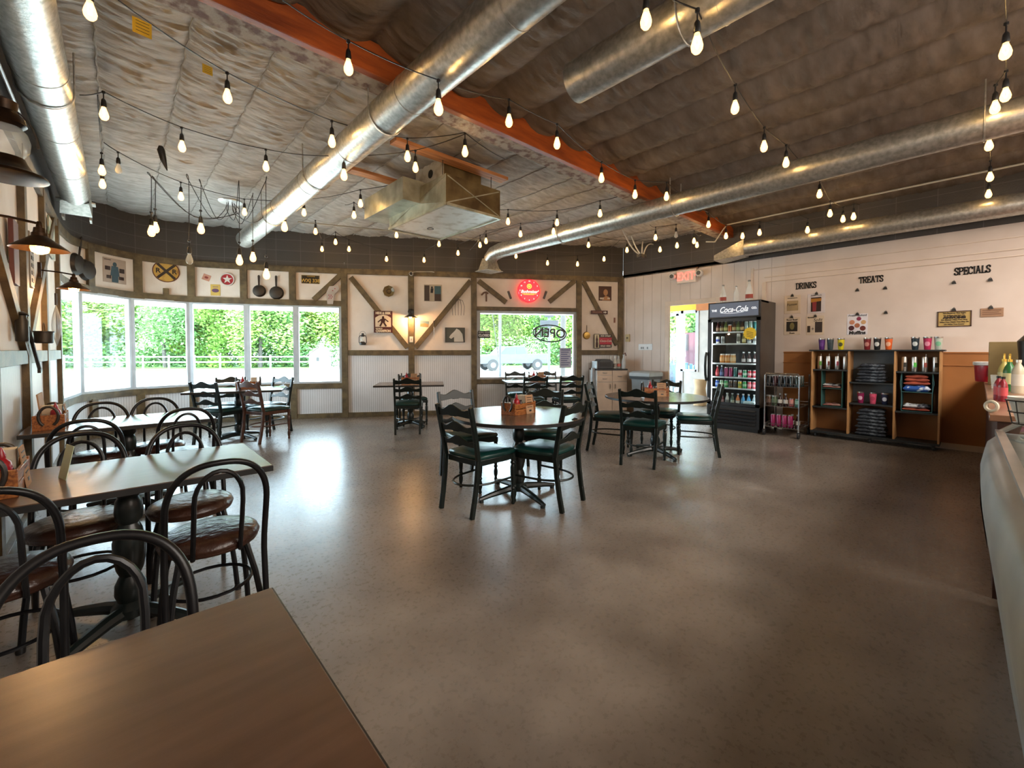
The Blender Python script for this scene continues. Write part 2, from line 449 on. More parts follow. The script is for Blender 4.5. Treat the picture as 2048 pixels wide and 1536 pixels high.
def wstrip(mb,s0,s1,z0,z1,mi=0,off=0.0):
    ss=svals(s0,s1)
    for a,b in zip(ss,ss[1:]):
        pa,pb=W(a+1e-5 if a==s0 else a,off)[0],W(b-1e-5 if b==s1 else b,off)[0]
        mb.add([(pa.x,pa.y,z0),(pb.x,pb.y,z0),(pb.x,pb.y,z1),(pa.x,pa.y,z1)],[(0,1,2,3)],mi,[[(a,z0),(b,z0),(b,z1),(a,z1)]])
def wtrim(mb,s0,s1,z0,z1,th,mi=0,back=.02):
    ss=svals(s0,s1); V=[];Fc=[]
    for s in ss:
        for off,z in ((-back,z0),(th,z0),(th,z1),(-back,z1)):
            p=W(s,off)[0]; V.append((p.x,p.y,z))
    n=len(ss)
    for i in range(n-1):
        for k in range(4):
            l=(k+1)%4; Fc.append((i*4+k,i*4+l,i*4+4+l,i*4+4+k))
    Fc+= [(3,2,1,0),tuple((n-1)*4+k for k in range(4))]
    mb.add(V,Fc,mi)
def wp(s,z,off=0):
    p,_,_=W(s,off); return Vector((p.x,p.y,z))
def wbar(mb,s0,z0,s1,z1,wd,th,mi=0):
    """diagonal timber lying in the wall plane"""
    a=wp(s0,z0,th/2); b=wp(s1,z1,th/2); n=W((s0+s1)/2)[2]
    mb.bar(a,b,wd,th,up=Vector((n.x,n.y,0)),mi=mi)
ZT0,ZT1=2.80,2.905      # top timber
ZH0,ZH1=2.17,2.275      # window head timber
ZS0,ZS1=.575,.675       # sill timber
ZR0,ZR1=1.215,1.318     # chair rail
sW0=hit_s(116,700)[0]; sP1=S_P1; 
sA=hit_s(690,700)[0]
s_mid=hit_s(823,700)[0]; s_p3=hit_s(948,700)[0]; s_p4=hit_s(1157,700)[0]
s_w2a=hit_s(954,700)[0]; s_w2b=hit_s(1153,700)[0]
def px_s(px): return hit_s(px,700)[0]
# left wall
Ss=svals(0,sW0)
mb=MB(); wstrip(mb,0,sW0,0,ZR0,0); wstrip(mb,0,sW0,ZR0,2.88,1); wstrip(mb,0,sW0,2.88,ZC+.1,2)
struct(mb.build('wall_left',[M_bead,M_plaster,M_block]))
mb=MB(); sB=sA-.06
wstrip(mb,sW0,sA,0,ZS0+.05,0); wstrip(mb,sW0,sA,ZH0+.02,2.88,1); wstrip(mb,sW0,sA,2.88,ZC+.1,2)
struct(mb.build('wall_curved',[M_bead,M_plaster,M_block]))
mb=MB(); wstrip(mb,sA,s_p3,0,ZR0,0); wstrip(mb,sA,s_p3,ZR0,2.88,1)
wstrip(mb,s_p3,s_w2a,0,2.88,1); wstrip(mb,s_w2a,s_w2b,0,.66,0); wstrip(mb,s_w2a,s_w2b,2.14,2.88,1)
wstrip(mb,s_w2b,S_END,0,ZR0,0); wstrip(mb,s_w2b,S_END,ZR0,2.88,1); wstrip(mb,sA,S_END,2.88,ZC+.1,2)
struct(mb.build('wall_rear',[M_bead,M_plaster,M_block]))
# timbers
tn=[0]
def trim(mb, m_=None, name=None, parent=None):
    tn[0]+=1
    o=mb.build(name or 'trim_%d'%tn[0], m_ or M_timber, bev=.003 if len(mb.f)<60 else 0); struct(o); return o
TH=.035
for (a,b,z0,z1) in [(0,S_END,ZT0,ZT1),(sW0,sA,ZH0,ZH1),(sW0,sA,ZS0,ZS1),(0,sW0,ZR0,ZR1),(sA,s_p3,ZR0,ZR1),(s_p4,S_END,ZR0,ZR1),
                    (s_p3,s_p4,2.135,2.215),(s_p3,s_p4,.62,.715),(sW0,sA,0,.09),(0,sW0,0,.09),(sA,s_mid,0,.09),(s_mid,s_p3,0,.09),(s_p3,s_p4,0,.09)]:
    mb=MB(); wtrim(mb,a,b,z0,z1,TH); trim(mb)
mb=MB(); wtrim(mb,0,sW0,2.905,2.96,.012); trim(mb,cm('#8e8f8c',.4))
def post(s,z0,z1,wd=.115,th=TH+.006):
    mb=MB(); wtrim(mb,s-wd/2,s+wd/2,z0,z1,th); trim(mb)
for px in (690,823,948,1157): post(px_s(px),0,ZT1-.02)
post(S_END-.06,0,ZT1-.02)
for Y in (1.0,2.6,3.78,4.98,6.2): post(Y+5,0,ZT1-.02)
post(sW0-.06,0,ZT1-.02)
MULL=[px_s(p) for p in (163,265,380,494,592)]
PSTS=[px_s(p) for p in (182,278,385,490,587)]
for s in PSTS: post(s,ZH1-.02,ZT1-.02); post(s,.02,ZS0+.02)
mb=MB(); wtrim(mb,px_s(328),px_s(340),ZH1,2.38,.04); trim(mb)
def diag(s0,z0,s1,z1,wd=.1):
    mb=MB(); wbar(mb,s0,z0,s1,z1,wd,TH+.004); trim(mb)
def diag_px(a,b):
    s0,z0=hit_s(*a); s1,z1=hit_s(*b); diag(s0,z0,s1,z1)
diag_px((702,555),(815,695)); diag_px((941,562),(831,695)); diag_px((957,562),(1012,605)); diag_px((1149,562),(1098,604)); diag_px((1166,563),(1233,690))
diag_px((628,600),(683,549))
for (a,za,b,zb) in [(2.7,2.78,4.98,1.3),(4.98,1.3,7.1,2.78),(.4,1.3,2.55,2.78)]: diag(a+5,za,b+5,zb)
# ---------------------------------------------------------------- curved shop window
wn=[0]
def window(pa, pb, z0, z1, fw=.05, portal=True):
    wn[0]+=1
    mb=MB(); a=Vector((pa.x,pa.y)); b=Vector((pb.x,pb.y)); t=(b-a).normalized(); n=Vector((t.y,-t.x)); L=(b-a).length
    def bx(u0,u1,v0,v1,d0,d1,mb_):
        P=[]
        for u in (u0,u1):
            for d in (d0,d1):
                for v in (v0,v1):
                    q=a+t*u+n*d; P.append((q.x,q.y,v))
        mb_.add(P,[(0,1,3,2),(4,6,7,5),(0,4,5,1),(2,3,7,6),(0,2,6,4),(1,5,7,3)])
    bx(0,fw,z0,z1,-.05,.02,mb); bx(L-fw,L,z0,z1,-.05,.02,mb); bx(fw,L-fw,z0,z0+fw*.8,-.05,.02,mb); bx(fw,L-fw,z1-fw*.8,z1,-.05,.02,mb)
    o=mb.build('window_%d'%wn[0],M_white,bev=.003); struct(o)
    g=MB(); bx(fw-.005,L-fw+.005,z0+fw*.8-.005,z1-fw*.8+.005,-.018,-.012,g); g.build('pane',M_glass,parent=o,smooth=False)
    if portal:
        c=(a+b)/2-n*.06
        l=light('window_portal','AREA',(c.x,c.y,(z0+z1)/2),1,direction=(n.x,n.y,0),size=L-2*fw,sy=z1-z0-.08)
        l.data.cycles.is_portal=True
    return o
edges=[sW0]+MULL+[sA-.06]
for a,b in zip(edges,edges[1:]):
    window(W(a,-.03)[0],W(b,-.03)[0],ZS1-.005,ZH0+.01)
window(W(s_w2a,-.03)[0],W(s_w2b,-.03)[0],.70,2.14,.07)
# ---------------------------------------------------------------- right wall
D0=atx(1339,700,XR).y; D1=atx(1432,700,XR).y; DZ=2.2
mb=MB()
def rw(y0,y1,z0,z1,mi): mb.add([(XR,y1,z0),(XR,y0,z0),(XR,y0,z1),(XR,y1,z1)],[(0,1,2,3)],mi,[[(-y1,z0),(-y0,z0),(-y0,z1),(-y1,z1)]])
RT=2.88
rw(D0,P2.y,0,RT,0); rw(D1,D0,DZ,RT,0); rw(2.2,D1,0,RT,0)
rw(-5,2.2,1.29,RT,2); rw(-5,2.2,0,1.29,1); rw(-5,P2.y,RT,ZC+.1,3)
M_plainwall=mat('cream_wall_paint',col('#d4c5ba'),.6,var=col('#c9b9ad'),vscale=2)
struct(mb.build('wall_right',[M_siding,M_tanpanel,M_plainwall,M_block]))
def rtrim(y0,y1,z0,z1,th,m_,ex=.0):
    mb=MB(); mb.b2(XR-th,XR+.02,y0,y1,z0,z1); return trim(mb,m_)
M_creamtrim=mat('cream_trim',col('#d5c4b4'),.45,var=col('#cbb9a8'))
rtrim(-.2,2.2,1.275,1.295,.014,M_tanpanel); rtrim(-.2,2.2,1.11,1.125,.014,M_tanpanel); rtrim(-.2,2.2,0,.08,.014,M_creamtrim)
rtrim(D0,D0+.09,0,DZ+.09,.03,M_creamtrim); rtrim(D1-.09,D1,0,DZ+.09,.03,M_creamtrim); rtrim(D1,D0,DZ,DZ+.09,.03,M_creamtrim)
za=atx(1505,537,XR); rtrim(za.y-.02,za.y+.02,2.1,za.z,.02,M_creamtrim)
zb=atx(1529,565,XR); rtrim(zb.y-.03,zb.y+.03,2.0,zb.z,.03,M_creamtrim)
rtrim(-1,za.y,2.70,2.712,.012,M_creamtrim); rtrim(-1,zb.y,2.55,2.565,.014,M_creamtrim); rtrim(-1,zb.y,2.47,2.482,.014,M_creamtrim)
rtrim(D0+.1,P2.y-.03,0,.08,.014,M_creamtrim)
# walls behind the camera and on the far side of the serving counter
M_cream=mat('cream_room_paint',col('#c9b7a4'),.7,var=col('#bda995'))
mb=MB(); mb.add([(XL,-5,0),(XR,-5,0),(XR,-5,ZC+.1),(XL,-5,ZC+.1)],[(3,2,1,0)]); struct(mb.build('wall_back',M_cream))
# floor: follows the wall outline
mb=MB(); poly=[(p.x,p.y) for p in PTS]+[(XR,-5)]
mb.add([(x,y,0) for x,y in poly],[tuple(reversed(range(len(poly))))]); fl=struct(mb.build('floor',M_floor,smooth=False))
# ---------------------------------------------------------------- ceiling of sagging insulation between joists
def ceil_z(x,y):
    P=.5; u=(x+.09)/P; fr=u-math.floor(u); cell=math.floor(u)
    sag=(math.sin(PI*fr))**.6
    amp=.105+.02*noise.noise(Vector((cell*3.1,y*.35,1)))
    if y>3.12: amp*=.42; sag=(math.sin(PI*fr))**.35
    z=ZC-amp*sag
    w1=noise.noise(Vector((x*2.4+y*1.5,y*11+cell*7,3)))*.4+noise.noise(Vector((x*4-y*2,y*19,9)))*.5
    z+= -abs(w1)*.034*(sag*.7+.3) - (1-abs(noise.noise(Vector((x*4+cell*5+y*3,y*21,4))))*2)**4*.016*(.4+sag*.6) + .012*noise.noise(Vector((x*3,y*3,5)))
    return z
def ceil_sheet(name,x0,x1,y0,y1,m_,step=.035):
    nx=int((x1-x0)/step)+1; ny=int((y1-y0)/.024)+1
    V=[];Fc=[]
    for j in range(ny+1):
        y=y0+(y1-y0)*j/ny
        for i in range(nx+1):
            x=x0+(x1-x0)*i/nx
            V.append((x,y,ceil_z(x,y)))
    for j in range(ny):
        for i in range(nx):
            k=j*(nx+1)+i; Fc.append((k,k+nx+1,k+nx+2,k+1))
    mb=MB(); mb.add(V,Fc); o=mb.build(name,m_,ang=180); return struct(o)
ceil_sheet('ceiling',XL-.05,XR+.05,3.12,9.6,M_insul)
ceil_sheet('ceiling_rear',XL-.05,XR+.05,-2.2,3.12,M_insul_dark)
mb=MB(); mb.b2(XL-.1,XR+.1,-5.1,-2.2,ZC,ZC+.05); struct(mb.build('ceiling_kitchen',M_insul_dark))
mb=MB(); mb.b2(XL-.4,XR+3.2,-5.2,10.4,ZC+.12,ZC+.2); struct(mb.build('ceiling_roof_deck',M_black))
M_seam=mat('folded_seam_fabric',col('#8a857f'),.85,var=col('#a8a39c'),vscale=14)
# big beam
mb=MB(); mb.b2(XL,XR,3.02,3.08,3.33,3.56); beam=mb.build('ceiling_beam',M_beam_orange,bev=.004); tag(beam,'long orange timber ceiling beam crossing the whole room','beam')
b2=MB(); b2.b2(XL,XR,3.08,3.26,3.335,3.60); fl2=b2.build('plaster_flange',M_beam_plaster,parent=beam); fl2['label']='flaking grey plaster strip along the beam'
for k in range(0,17):
    xs_=-.09+.5*k
    if xs_<XL+.1: continue
    yy=3.28; P=[]
    j=0
    def zz_(yq): return min(ceil_z(xs_+dx,yq) for dx in (-.02,0,.02))-.004
    ye=9.2 if xs_<1.5 else min(9.2,8.405-(xs_-3.261)*.638+.03)
    if xs_<.2: ye=min(ye,9.0)
    mb=MB(); n_=int((ye-yy)/.08)
    P=[Vector((xs_+.006*math.sin(q*1.7+k),yy+(ye-yy)*q/n_,zz_(yy+(ye-yy)*q/n_))) for q in range(n_+1)]
    mb.tube(P,.006,n=5); trim(mb,M_seam)

# ---------------------------------------------------------------- exterior
GZ=-.15
M_road=mat('pale_gravel',col('#d9d6d0'),.9,var=col('#c9c5bd'),vscale=2)
M_grass=mat('grass',(.05,.13,.018),.9,var=(.08,.17,.03),vscale=3,bump=.5,bscale=30)
mb=MB(); mb.box((14,35,GZ-.05),(160,120,.1)); gr=mb.build('road_ground',M_road); struct(gr)
g0=atd(60,728,31); g1=atd(640,722,33)
def ground(px,d): 
    p=atd(px,700,d); return Vector((p.x,p.y,GZ))
mb=MB(); q=[ground(-300,29.5),ground(620,31),ground(620,60),ground(-300,60)]
mb.flat([(v.x,v.y) for v in q],GZ,GZ+.05); tag(mb.build('grass_strip',M_grass),'strip of green grass along the white rail fence','grass',kind='stuff')
mb=MB(); q=[ground(1010,36),ground(1500,30),ground(1500,60),ground(1010,60)]
mb.flat([(v.x,v.y) for v in q],GZ,GZ+.05); tag(mb.build('grass_strip',M_grass),'patch of grass behind the parked pickup truck','grass',kind='stuff')
# rail fence
ft=thing('rail_fence','long white two-rail fence in front of the trees','fence',ground(300,32))
def W2(o,v): return Vector(v)-o.location
M_fence=mat('weathered_white_rail',(.22,.23,.22),.7)
f0=ground(-200,31.5); f1=ground(640,33.5); L=(f1-f0).length; n=16
for zz in (.55,.95):
    mb=MB(); mb.bar(W2(ft,f0+Z0*zz),W2(ft,f1+Z0*zz),.05,.1); mb.build('rail',M_fence,parent=ft)
for i in range(n+1):
    p=f0.lerp(f1,i/n); mb=MB(); c=W2(ft,p+Z0*.55); mb.box(c,(.12,.12,1.1)); mb.build('post',M_fence,parent=ft)
# trees
M_leaf=[mat('leaf_green_a',(.10,.22,.035),.6,var=(.20,.32,.06),vscale=.6,vdet=2),mat('leaf_green_b',(.065,.17,.045),.6,var=(.12,.24,.07),vscale=.6,vdet=2),mat('leaf_yellowgreen',(.16,.24,.03),.6,var=(.09,.18,.035),vscale=.6,vdet=2)]
M_bark=mat('tree_bark',(.10,.085,.075),.9,var=(.05,.045,.04),bump=.5)
def make_tree(seed,h,r,mleaf,nleaf=7500):
    rnd=random.Random(seed)
    root=thing('leafy_tree','',"tree")
    mb=MB()
    blobs=[]
    for k in range(20):
        a=rnd.uniform(0,2*PI); rr=r*rnd.uniform(.0,.75); z=h*rnd.uniform(.08,.92)
        sz=r*rnd.uniform(.3,.55)*(1.1-.5*abs(z/h-.5))
        blobs.append((Vector((rr*math.cos(a),rr*math.sin(a),z)),sz))
    tr=MB()
    top=Vector((rnd.uniform(-.4,.4),rnd.uniform(-.4,.4),h*.8))
    tr.tube([(0,0,0),(.1,.05,h*.3),top*.75,top],[.17,.13,.07,.03],n=7)
    for c,sz in blobs[:9]:
        s0=Vector((0,0,min(c.z*.6,h*.5))); mid=(s0+c)/2+Vector((0,0,.2)); tr.tube([s0,mid,c],[.07,.05,.02],n=5)
    tr.build('trunk',M_bark,parent=root)
    V=[];Fc=[]
    for i in range(nleaf):
        c,sz=blobs[rnd.randrange(len(blobs))]
        d=Vector((rnd.gauss(0,1),rnd.gauss(0,1),rnd.gauss(0,1))).normalized()*sz*(rnd.random()**.45)
        p=c+d; u=Vector((rnd.gauss(0,1),rnd.gauss(0,1),rnd.gauss(0,.6))).normalized(); v=u.orthogonal().normalized()
        l=rnd.uniform(.10,.19); b=len(V)
        V+=[p-u*l,p+v*l*.5,p+u*l,p-v*l*.5]; Fc.append((b,b+1,b+2,b+3))
    mb.add(V,Fc); mb.build('crown',mleaf,parent=root,smooth=False)
    return root
T0=[make_tree(1,7.5,3.2,M_leaf[0]),make_tree(2,8.5,3.4,M_leaf[1]),make_tree(3,6.2,3.0,M_leaf[2])]
used=[0,0,0]
desc=[(60,34,1),(130,37,0),(190,36,2),(262,38,0),(330,35,1),(398,37,2),(455,36,0),(520,35,0),(575,38,1),(625,40,2),(690,42,0),
      (100,44,0),(225,46,1),(365,46,0),(490,46,1),(600,48,0),(975,42,2),(1030,44,0),(1085,46,1),(1140,42,0),(1200,44,2),(1010,52,1),(1110,54,0),(1330,30,0),(1390,34,1),(1450,36,0)]
whr={60:'at the left end of the tree line',130:'seen through the leftmost window pane',190:'in the second window pane, yellow-green and low',262:'behind the mullion between second and third panes',330:'filling the middle of the third window pane',398:'behind the mullion right of the third pane',455:'filling the fourth window pane',520:'in the fifth pane left of its middle',575:'behind the mullion left of the last pane',625:'over the small shed in the last curved pane',690:'behind the post at the right end of the curved window',
100:'rear row tree far left, half hidden by nearer crowns',225:'rear row tree behind the second pane crowns',365:'rear row tree behind the third and fourth panes',490:'rear row tree seen above the fence in the fourth pane',600:'rear row tree behind the small shed',975:'at the left edge of the flat window',1030:'above the cab of the parked pickup truck',1085:'behind the grey pole signs in the flat window',1140:'behind the reversed oval sign in the flat window',1200:'hidden mostly by the right edge of the flat window',1010:'rear row tree behind the pickup truck',1110:'rear row tree behind the pole signs',1330:'outside the entrance glass, leftmost',1390:'outside the entrance glass, in its middle',1450:'outside the entrance, behind the drinks fridge line'}
kn=['bright green broad tree','taller darker green tree','yellow-green bushy tree']
for i,(px,d,k) in enumerate(desc):
    p=ground(px,d); p.z-=.25
    lab='%s %s'%(kn[k],whr[px])
    if not used[k]: t=T0[k]; used[k]=1; t.location=p; t['label']=lab; t['group']='trees beyond the fence'
    else: t=dup(T0[k],p,random.uniform(0,6),lab,'trees beyond the fence')
    s=random.uniform(.9,1.15); t.scale=(s,s,s)
# low hedge behind the fence
def hedge(name,pa,pb,label,hh=1.9,n=4200,seed=5):
    rnd=random.Random(seed); V=[];Fc=[]; a=Vector(pa); b=Vector(pb)
    for i in range(n):
        p=a.lerp(b,rnd.random())+Vector((rnd.uniform(-.8,.8),rnd.uniform(-.8,.8),hh*rnd.random()**.8*(.8+.3*math.sin(i*.37))))
        u=Vector((rnd.gauss(0,1),rnd.gauss(0,1),rnd.gauss(0,.6))).normalized(); v=u.orthogonal().normalized(); l=rnd.uniform(.1,.2); q=len(V)
        V+=[p-u*l,p+v*l*.5,p+u*l,p-v*l*.5]; Fc.append((q,q+1,q+2,q+3))
    mb=MB(); mb.add(V,Fc); tag(mb.build(name,M_leaf[1],smooth=False),label,'shrubs',kind='stuff')
hedge('undergrowth',ground(-200,35),ground(680,37),'dense green undergrowth behind the rail fence',2.0,9000)
hedge('undergrowth',ground(940,40),ground(1250,42),'dense green undergrowth behind the pickup truck',2.6,4200,8)
# shed
sh=thing('garden_shed','small white gabled shed beyond the last curved window pane','shed',ground(642,36),YAW-PI/2+.25)
M_shed=cm('#86827b',.7); M_roof=cm('#564a44',.8)
mb=MB(); mb.b2(-.75,.75,-1,1,0,1.1); mb.prism([(-.75,1.1),(.75,1.1),(0,1.7)],-1,1); mb.build('walls',M_shed,parent=sh,smooth=False)
mb=MB(); mb.bar((-.95,0,.98),(0.03,0,1.78),2.3,.07,up=Z0); mb.bar((.95,0,.98),(-.03,0,1.78),2.3,.07,up=Z0); mb.build('roof',M_roof,parent=sh)
mb=MB(); mb.b2(-.18,.18,-1.03,-.99,.5,1.0); mb.build('window',M_black,parent=sh)
# traffic posts
for k,(px,d) in enumerate([(124,17),(236,17.5),(60,17)]):
    c=ground(px,d); mb=MB(); mb.lathe([(.16,0),(.16,.04),(.05,.06),(.045,.95),(.03,1.0),(0,1.0)],n=12)
    tag(mb.build('marker_post',cm('#d8a03c',.5),loc=c),['orange marker post outside the leftmost wide pane','orange marker post behind the first mullion','orange marker post at far left outside the left wall'][k],'post')
# grey pole, cable and sign post outside the flat window
c=ground(1000,15.5); mb=MB(); mb.tube([(0,0,0),(0,0,6)],.055,n=12); tag(mb.build('steel_pole',cm('#4a4c50',.6),loc=c),'thick grey steel pole outside the left half of the flat window','pole')
a=ground(1006,15.6); b=atd(981,600,15.6); mb=MB(); mb.tube([a,b+(b-a)*.8],.015,n=6); tag(mb.build('guy_wire',M_cord),'thin dark guy wire slanting beside the grey pole','cable')
c=ground(1098,20); t=thing('sign_post','grey post with crossed sign boards outside flat window','sign',c,YAW-PI/2)
mb=MB(); mb.tube([(0,0,0),(0,0,3.4)],.06,n=10); mb.build('post',cm('#3c3e40',.6),parent=t)
mb=MB(); mb.b2(-.2,.2,-.09,-.06,3.0,3.4); mb.build('sign_board',mat('grey_sign_face',(.012,.014,.018),.6),parent=t)
mb=MB(); mb.b2(-.42,.42,-.09,-.06,2.55,2.85); mb.build('sign_board',mat('grey_sign_face',(.012,.014,.018),.6),parent=t)
c=ground(1126,18); mb=MB(); mb.tube([(0,0,0),(0,0,6)],.11,n=12); tag(mb.build('utility_pole',cm('#3a3836',.8),loc=c),'dark utility pole outside the right part of flat window','pole')
# pickup truck
tk=thing('pickup_truck','grey-blue pickup truck parked outside the flat window','truck',ground(1021,31.5),YAW-PI/2-2.75)
M_truck=mat('faded_blue_grey_paint',(.040,.050,.062),.4,var=(.032,.040,.050))
mb=MB()
prof=[(-2.75,.5),(2.55,.5),(2.7,.75),(2.65,1.05),(1.3,1.18),(.75,1.72),(-.75,1.78),(-.98,1.2),(-2.75,1.2)]
mb.prism(list(reversed(prof)),-.92,.92); mb.build('body',M_truck,parent=tk,bev=.04)
mb=MB(); mb.prism(list(reversed([(1.12,1.2),(.68,1.64),(.05,1.68),(.05,1.2)])),-.935,.935); mb.prism(list(reversed([(-.05,1.2),(-.05,1.68),(-.68,1.7),(-.85,1.22)])),-.935,.935); mb.b2(-.99,-.9,-.7,.7,1.28,1.66); mb.build('windows',cm('#252c33',.1),parent=tk)
for x in (-1.75,1.7):
    for y in (-.85,.85):
        mb=MB(); mb.lathe([(.2,-.13),(.39,-.13),(.41,-.08),(.41,.08),(.39,.13),(.2,.13)],n=22,o=(x,y,.41),rot=Matrix.Rotation(PI/2,3,'X')); wv=mb.build('wheel',cm('#1d1d1e',.7),parent=tk)
        mb=MB(); mb.lathe([(.0,-.14),(.2,-.14),(.22,0),(.2,.14),(0,.14)],n=16,o=(x,y,.41),rot=Matrix.Rotation(PI/2,3,'X')); mb.build('hubcap',cm('#55585c',.4,.4),parent=wv)
mb=MB(); mb.b2(-2.86,-2.76,-.9,.9,.45,.62); mb.build('bumper',cm('#5a5c60',.4,.5),parent=tk)
for y in (-.84,.84): 
    mb=MB(); mb.b2(-2.78,-2.73,y-.07,y+.07,.82,1.1); mb.build('tail_light',cm('#a8202a',.3),parent=tk)
# roof overhang outside the windows
mb=MB()
ss=svals(sW0-2.5,S_END); V=[];Fc=[]
for s in ss:
    for off,z in ((-.06,2.23),(-1.25,2.16),(-1.25,2.55),(-.06,2.55)):
        p=W(s,off)[0]; V.append((p.x,p.y,z))
for i in range(len(ss)-1):
    for k in range(4):
        l=(k+1)%4; Fc.append((i*4+l,i*4+k,i*4+4+k,i*4+4+l))
mb.add(V,Fc); o=mb.build('trim_soffit',cm('#8c8983',.6)); struct(o)
# ---------------------------------------------------------------- chairs
def wavy(x0,x1,zc,h,arch=.035):
    pts=[]; n=14
    for i in range(n+1):
        u=i/n; x=x0+(x1-x0)*u; pts.append((x,zc-h/2+.008*math.cos(2*PI*u)*-1+ (.014 if abs(u-.5)<.08 else 0)*-.6))
    for i in range(n+1):
        u=1-i/n; x=x0+(x1-x0)*u; k=math.exp(-((u-.5)/.16)**2)
        pts.append((x,zc+h/2+arch*k-.012*math.exp(-((abs(u-.5)-.32)/.09)**2)))
    return pts
def ladder_chair(frame, lab, leglab=None):
    t=thing('ladder_back_chair',lab,'chair')
    def yb(z): # rake of the rear posts
        return -.215-.085*max(0,(z-.45)/.42)**1.2 - .06*max(0,(.45-z)/.45)**1.5
    for sx in (-1,1):
        mb=MB(); zs=[0,.12,.28,.45,.6,.74,.875]; pr=None
        for z0,z1 in zip(zs,zs[1:]):
            x0=sx*(.185+.012*z0/.45 if z0<.45 else .195+.01*(z0-.45)); x1=sx*(.185+.012*z1/.45 if z1<.45 else .195+.01*(z1-.45))
            mb.bar((x0,yb(z0),z0-(.004 if z0>0 else 0)),(x1,yb(z1),z1+.003),.03,.036,up=Vector((0,1,0)))
        mb.build('leg',frame,parent=t,bev=.004)
    for sx in (-1,1):
        mb=MB(); mb.lathe([(.012,0),(.017,.012),(.012,.03),(.019,.06),(.021,.09),(.013,.125),(.021,.14),(.014,.155),(.019,.2),(.023,.27),(.024,.32),(.016,.345),(.024,.36),(.017,.375),(.024,.4),(.024,.44)],n=12,o=(sx*.2,.195,0)); mb.build('leg',frame,parent=t)
    mb=MB(); o=[(-.185,-.2),(.185,-.2),(.215,.1),(.21,.215),(-.21,.215),(-.215,.1)]
    mb.flat(o,.395,.445); mb.build('seat_frame',frame,parent=t,bev=.006)
    # padded seat with a domed top
    mb=MB(); rings=[]
    def outline(s,z):
        P=[]; 
        for (x,y) in [(-.19,-.19),(-.1,-.2),(0,-.203),(.1,-.2),(.19,-.19),(.205,-.09),(.218,.02),(.222,.12),(.215,.205),(.12,.222),(0,.226),(-.12,.222),(-.215,.205),(-.222,.12),(-.218,.02),(-.205,-.09)]:
            P.append((x*s,y*s+.005,z))
        return P
    V=[];Fc=[]; L=[(.97,.445),(1.0,.455),(1.0,.47),(.95,.483),(.75,.495),(.4,.502),(.01,.504)]
    for s_,z in L: V+=outline(s_,z)
    for i in range(len(L)-1):
        for k in range(16):
            l=(k+1)%16; Fc.append((i*16+k,i*16+l,(i+1)*16+l,(i+1)*16+k))
    mb.add(V,Fc); c=mb.build('seat',M_cushion,parent=t,ang=60); c['label']='dark green vinyl seat pad'
    for zc,h in ((.825,.062),(.695,.05),(.58,.046)):
        mb=MB(); yy=yb(zc)
        mb.prism(wavy(-.19,.19,zc,h),-.009,.009,fn=lambda v:Vector((v.x,v.y+yb(v.z)-.02*(1-(v.x/.19)**2)+.004,v.z)))
        mb.build('slat',frame,parent=t,bev=.003)
    mb=MB(); P=[]
    for i in range(21):
        a=PI+PI*i/20; P.append((.19*math.cos(a),.0+.24*math.sin(a)*1.05,.235))
    P=[(-.2,.19,.235)]+P+[(.2,.19,.235)]
    mb.tube(P,.0095,n=8); mb.build('stretcher',frame,parent=t)
    return t
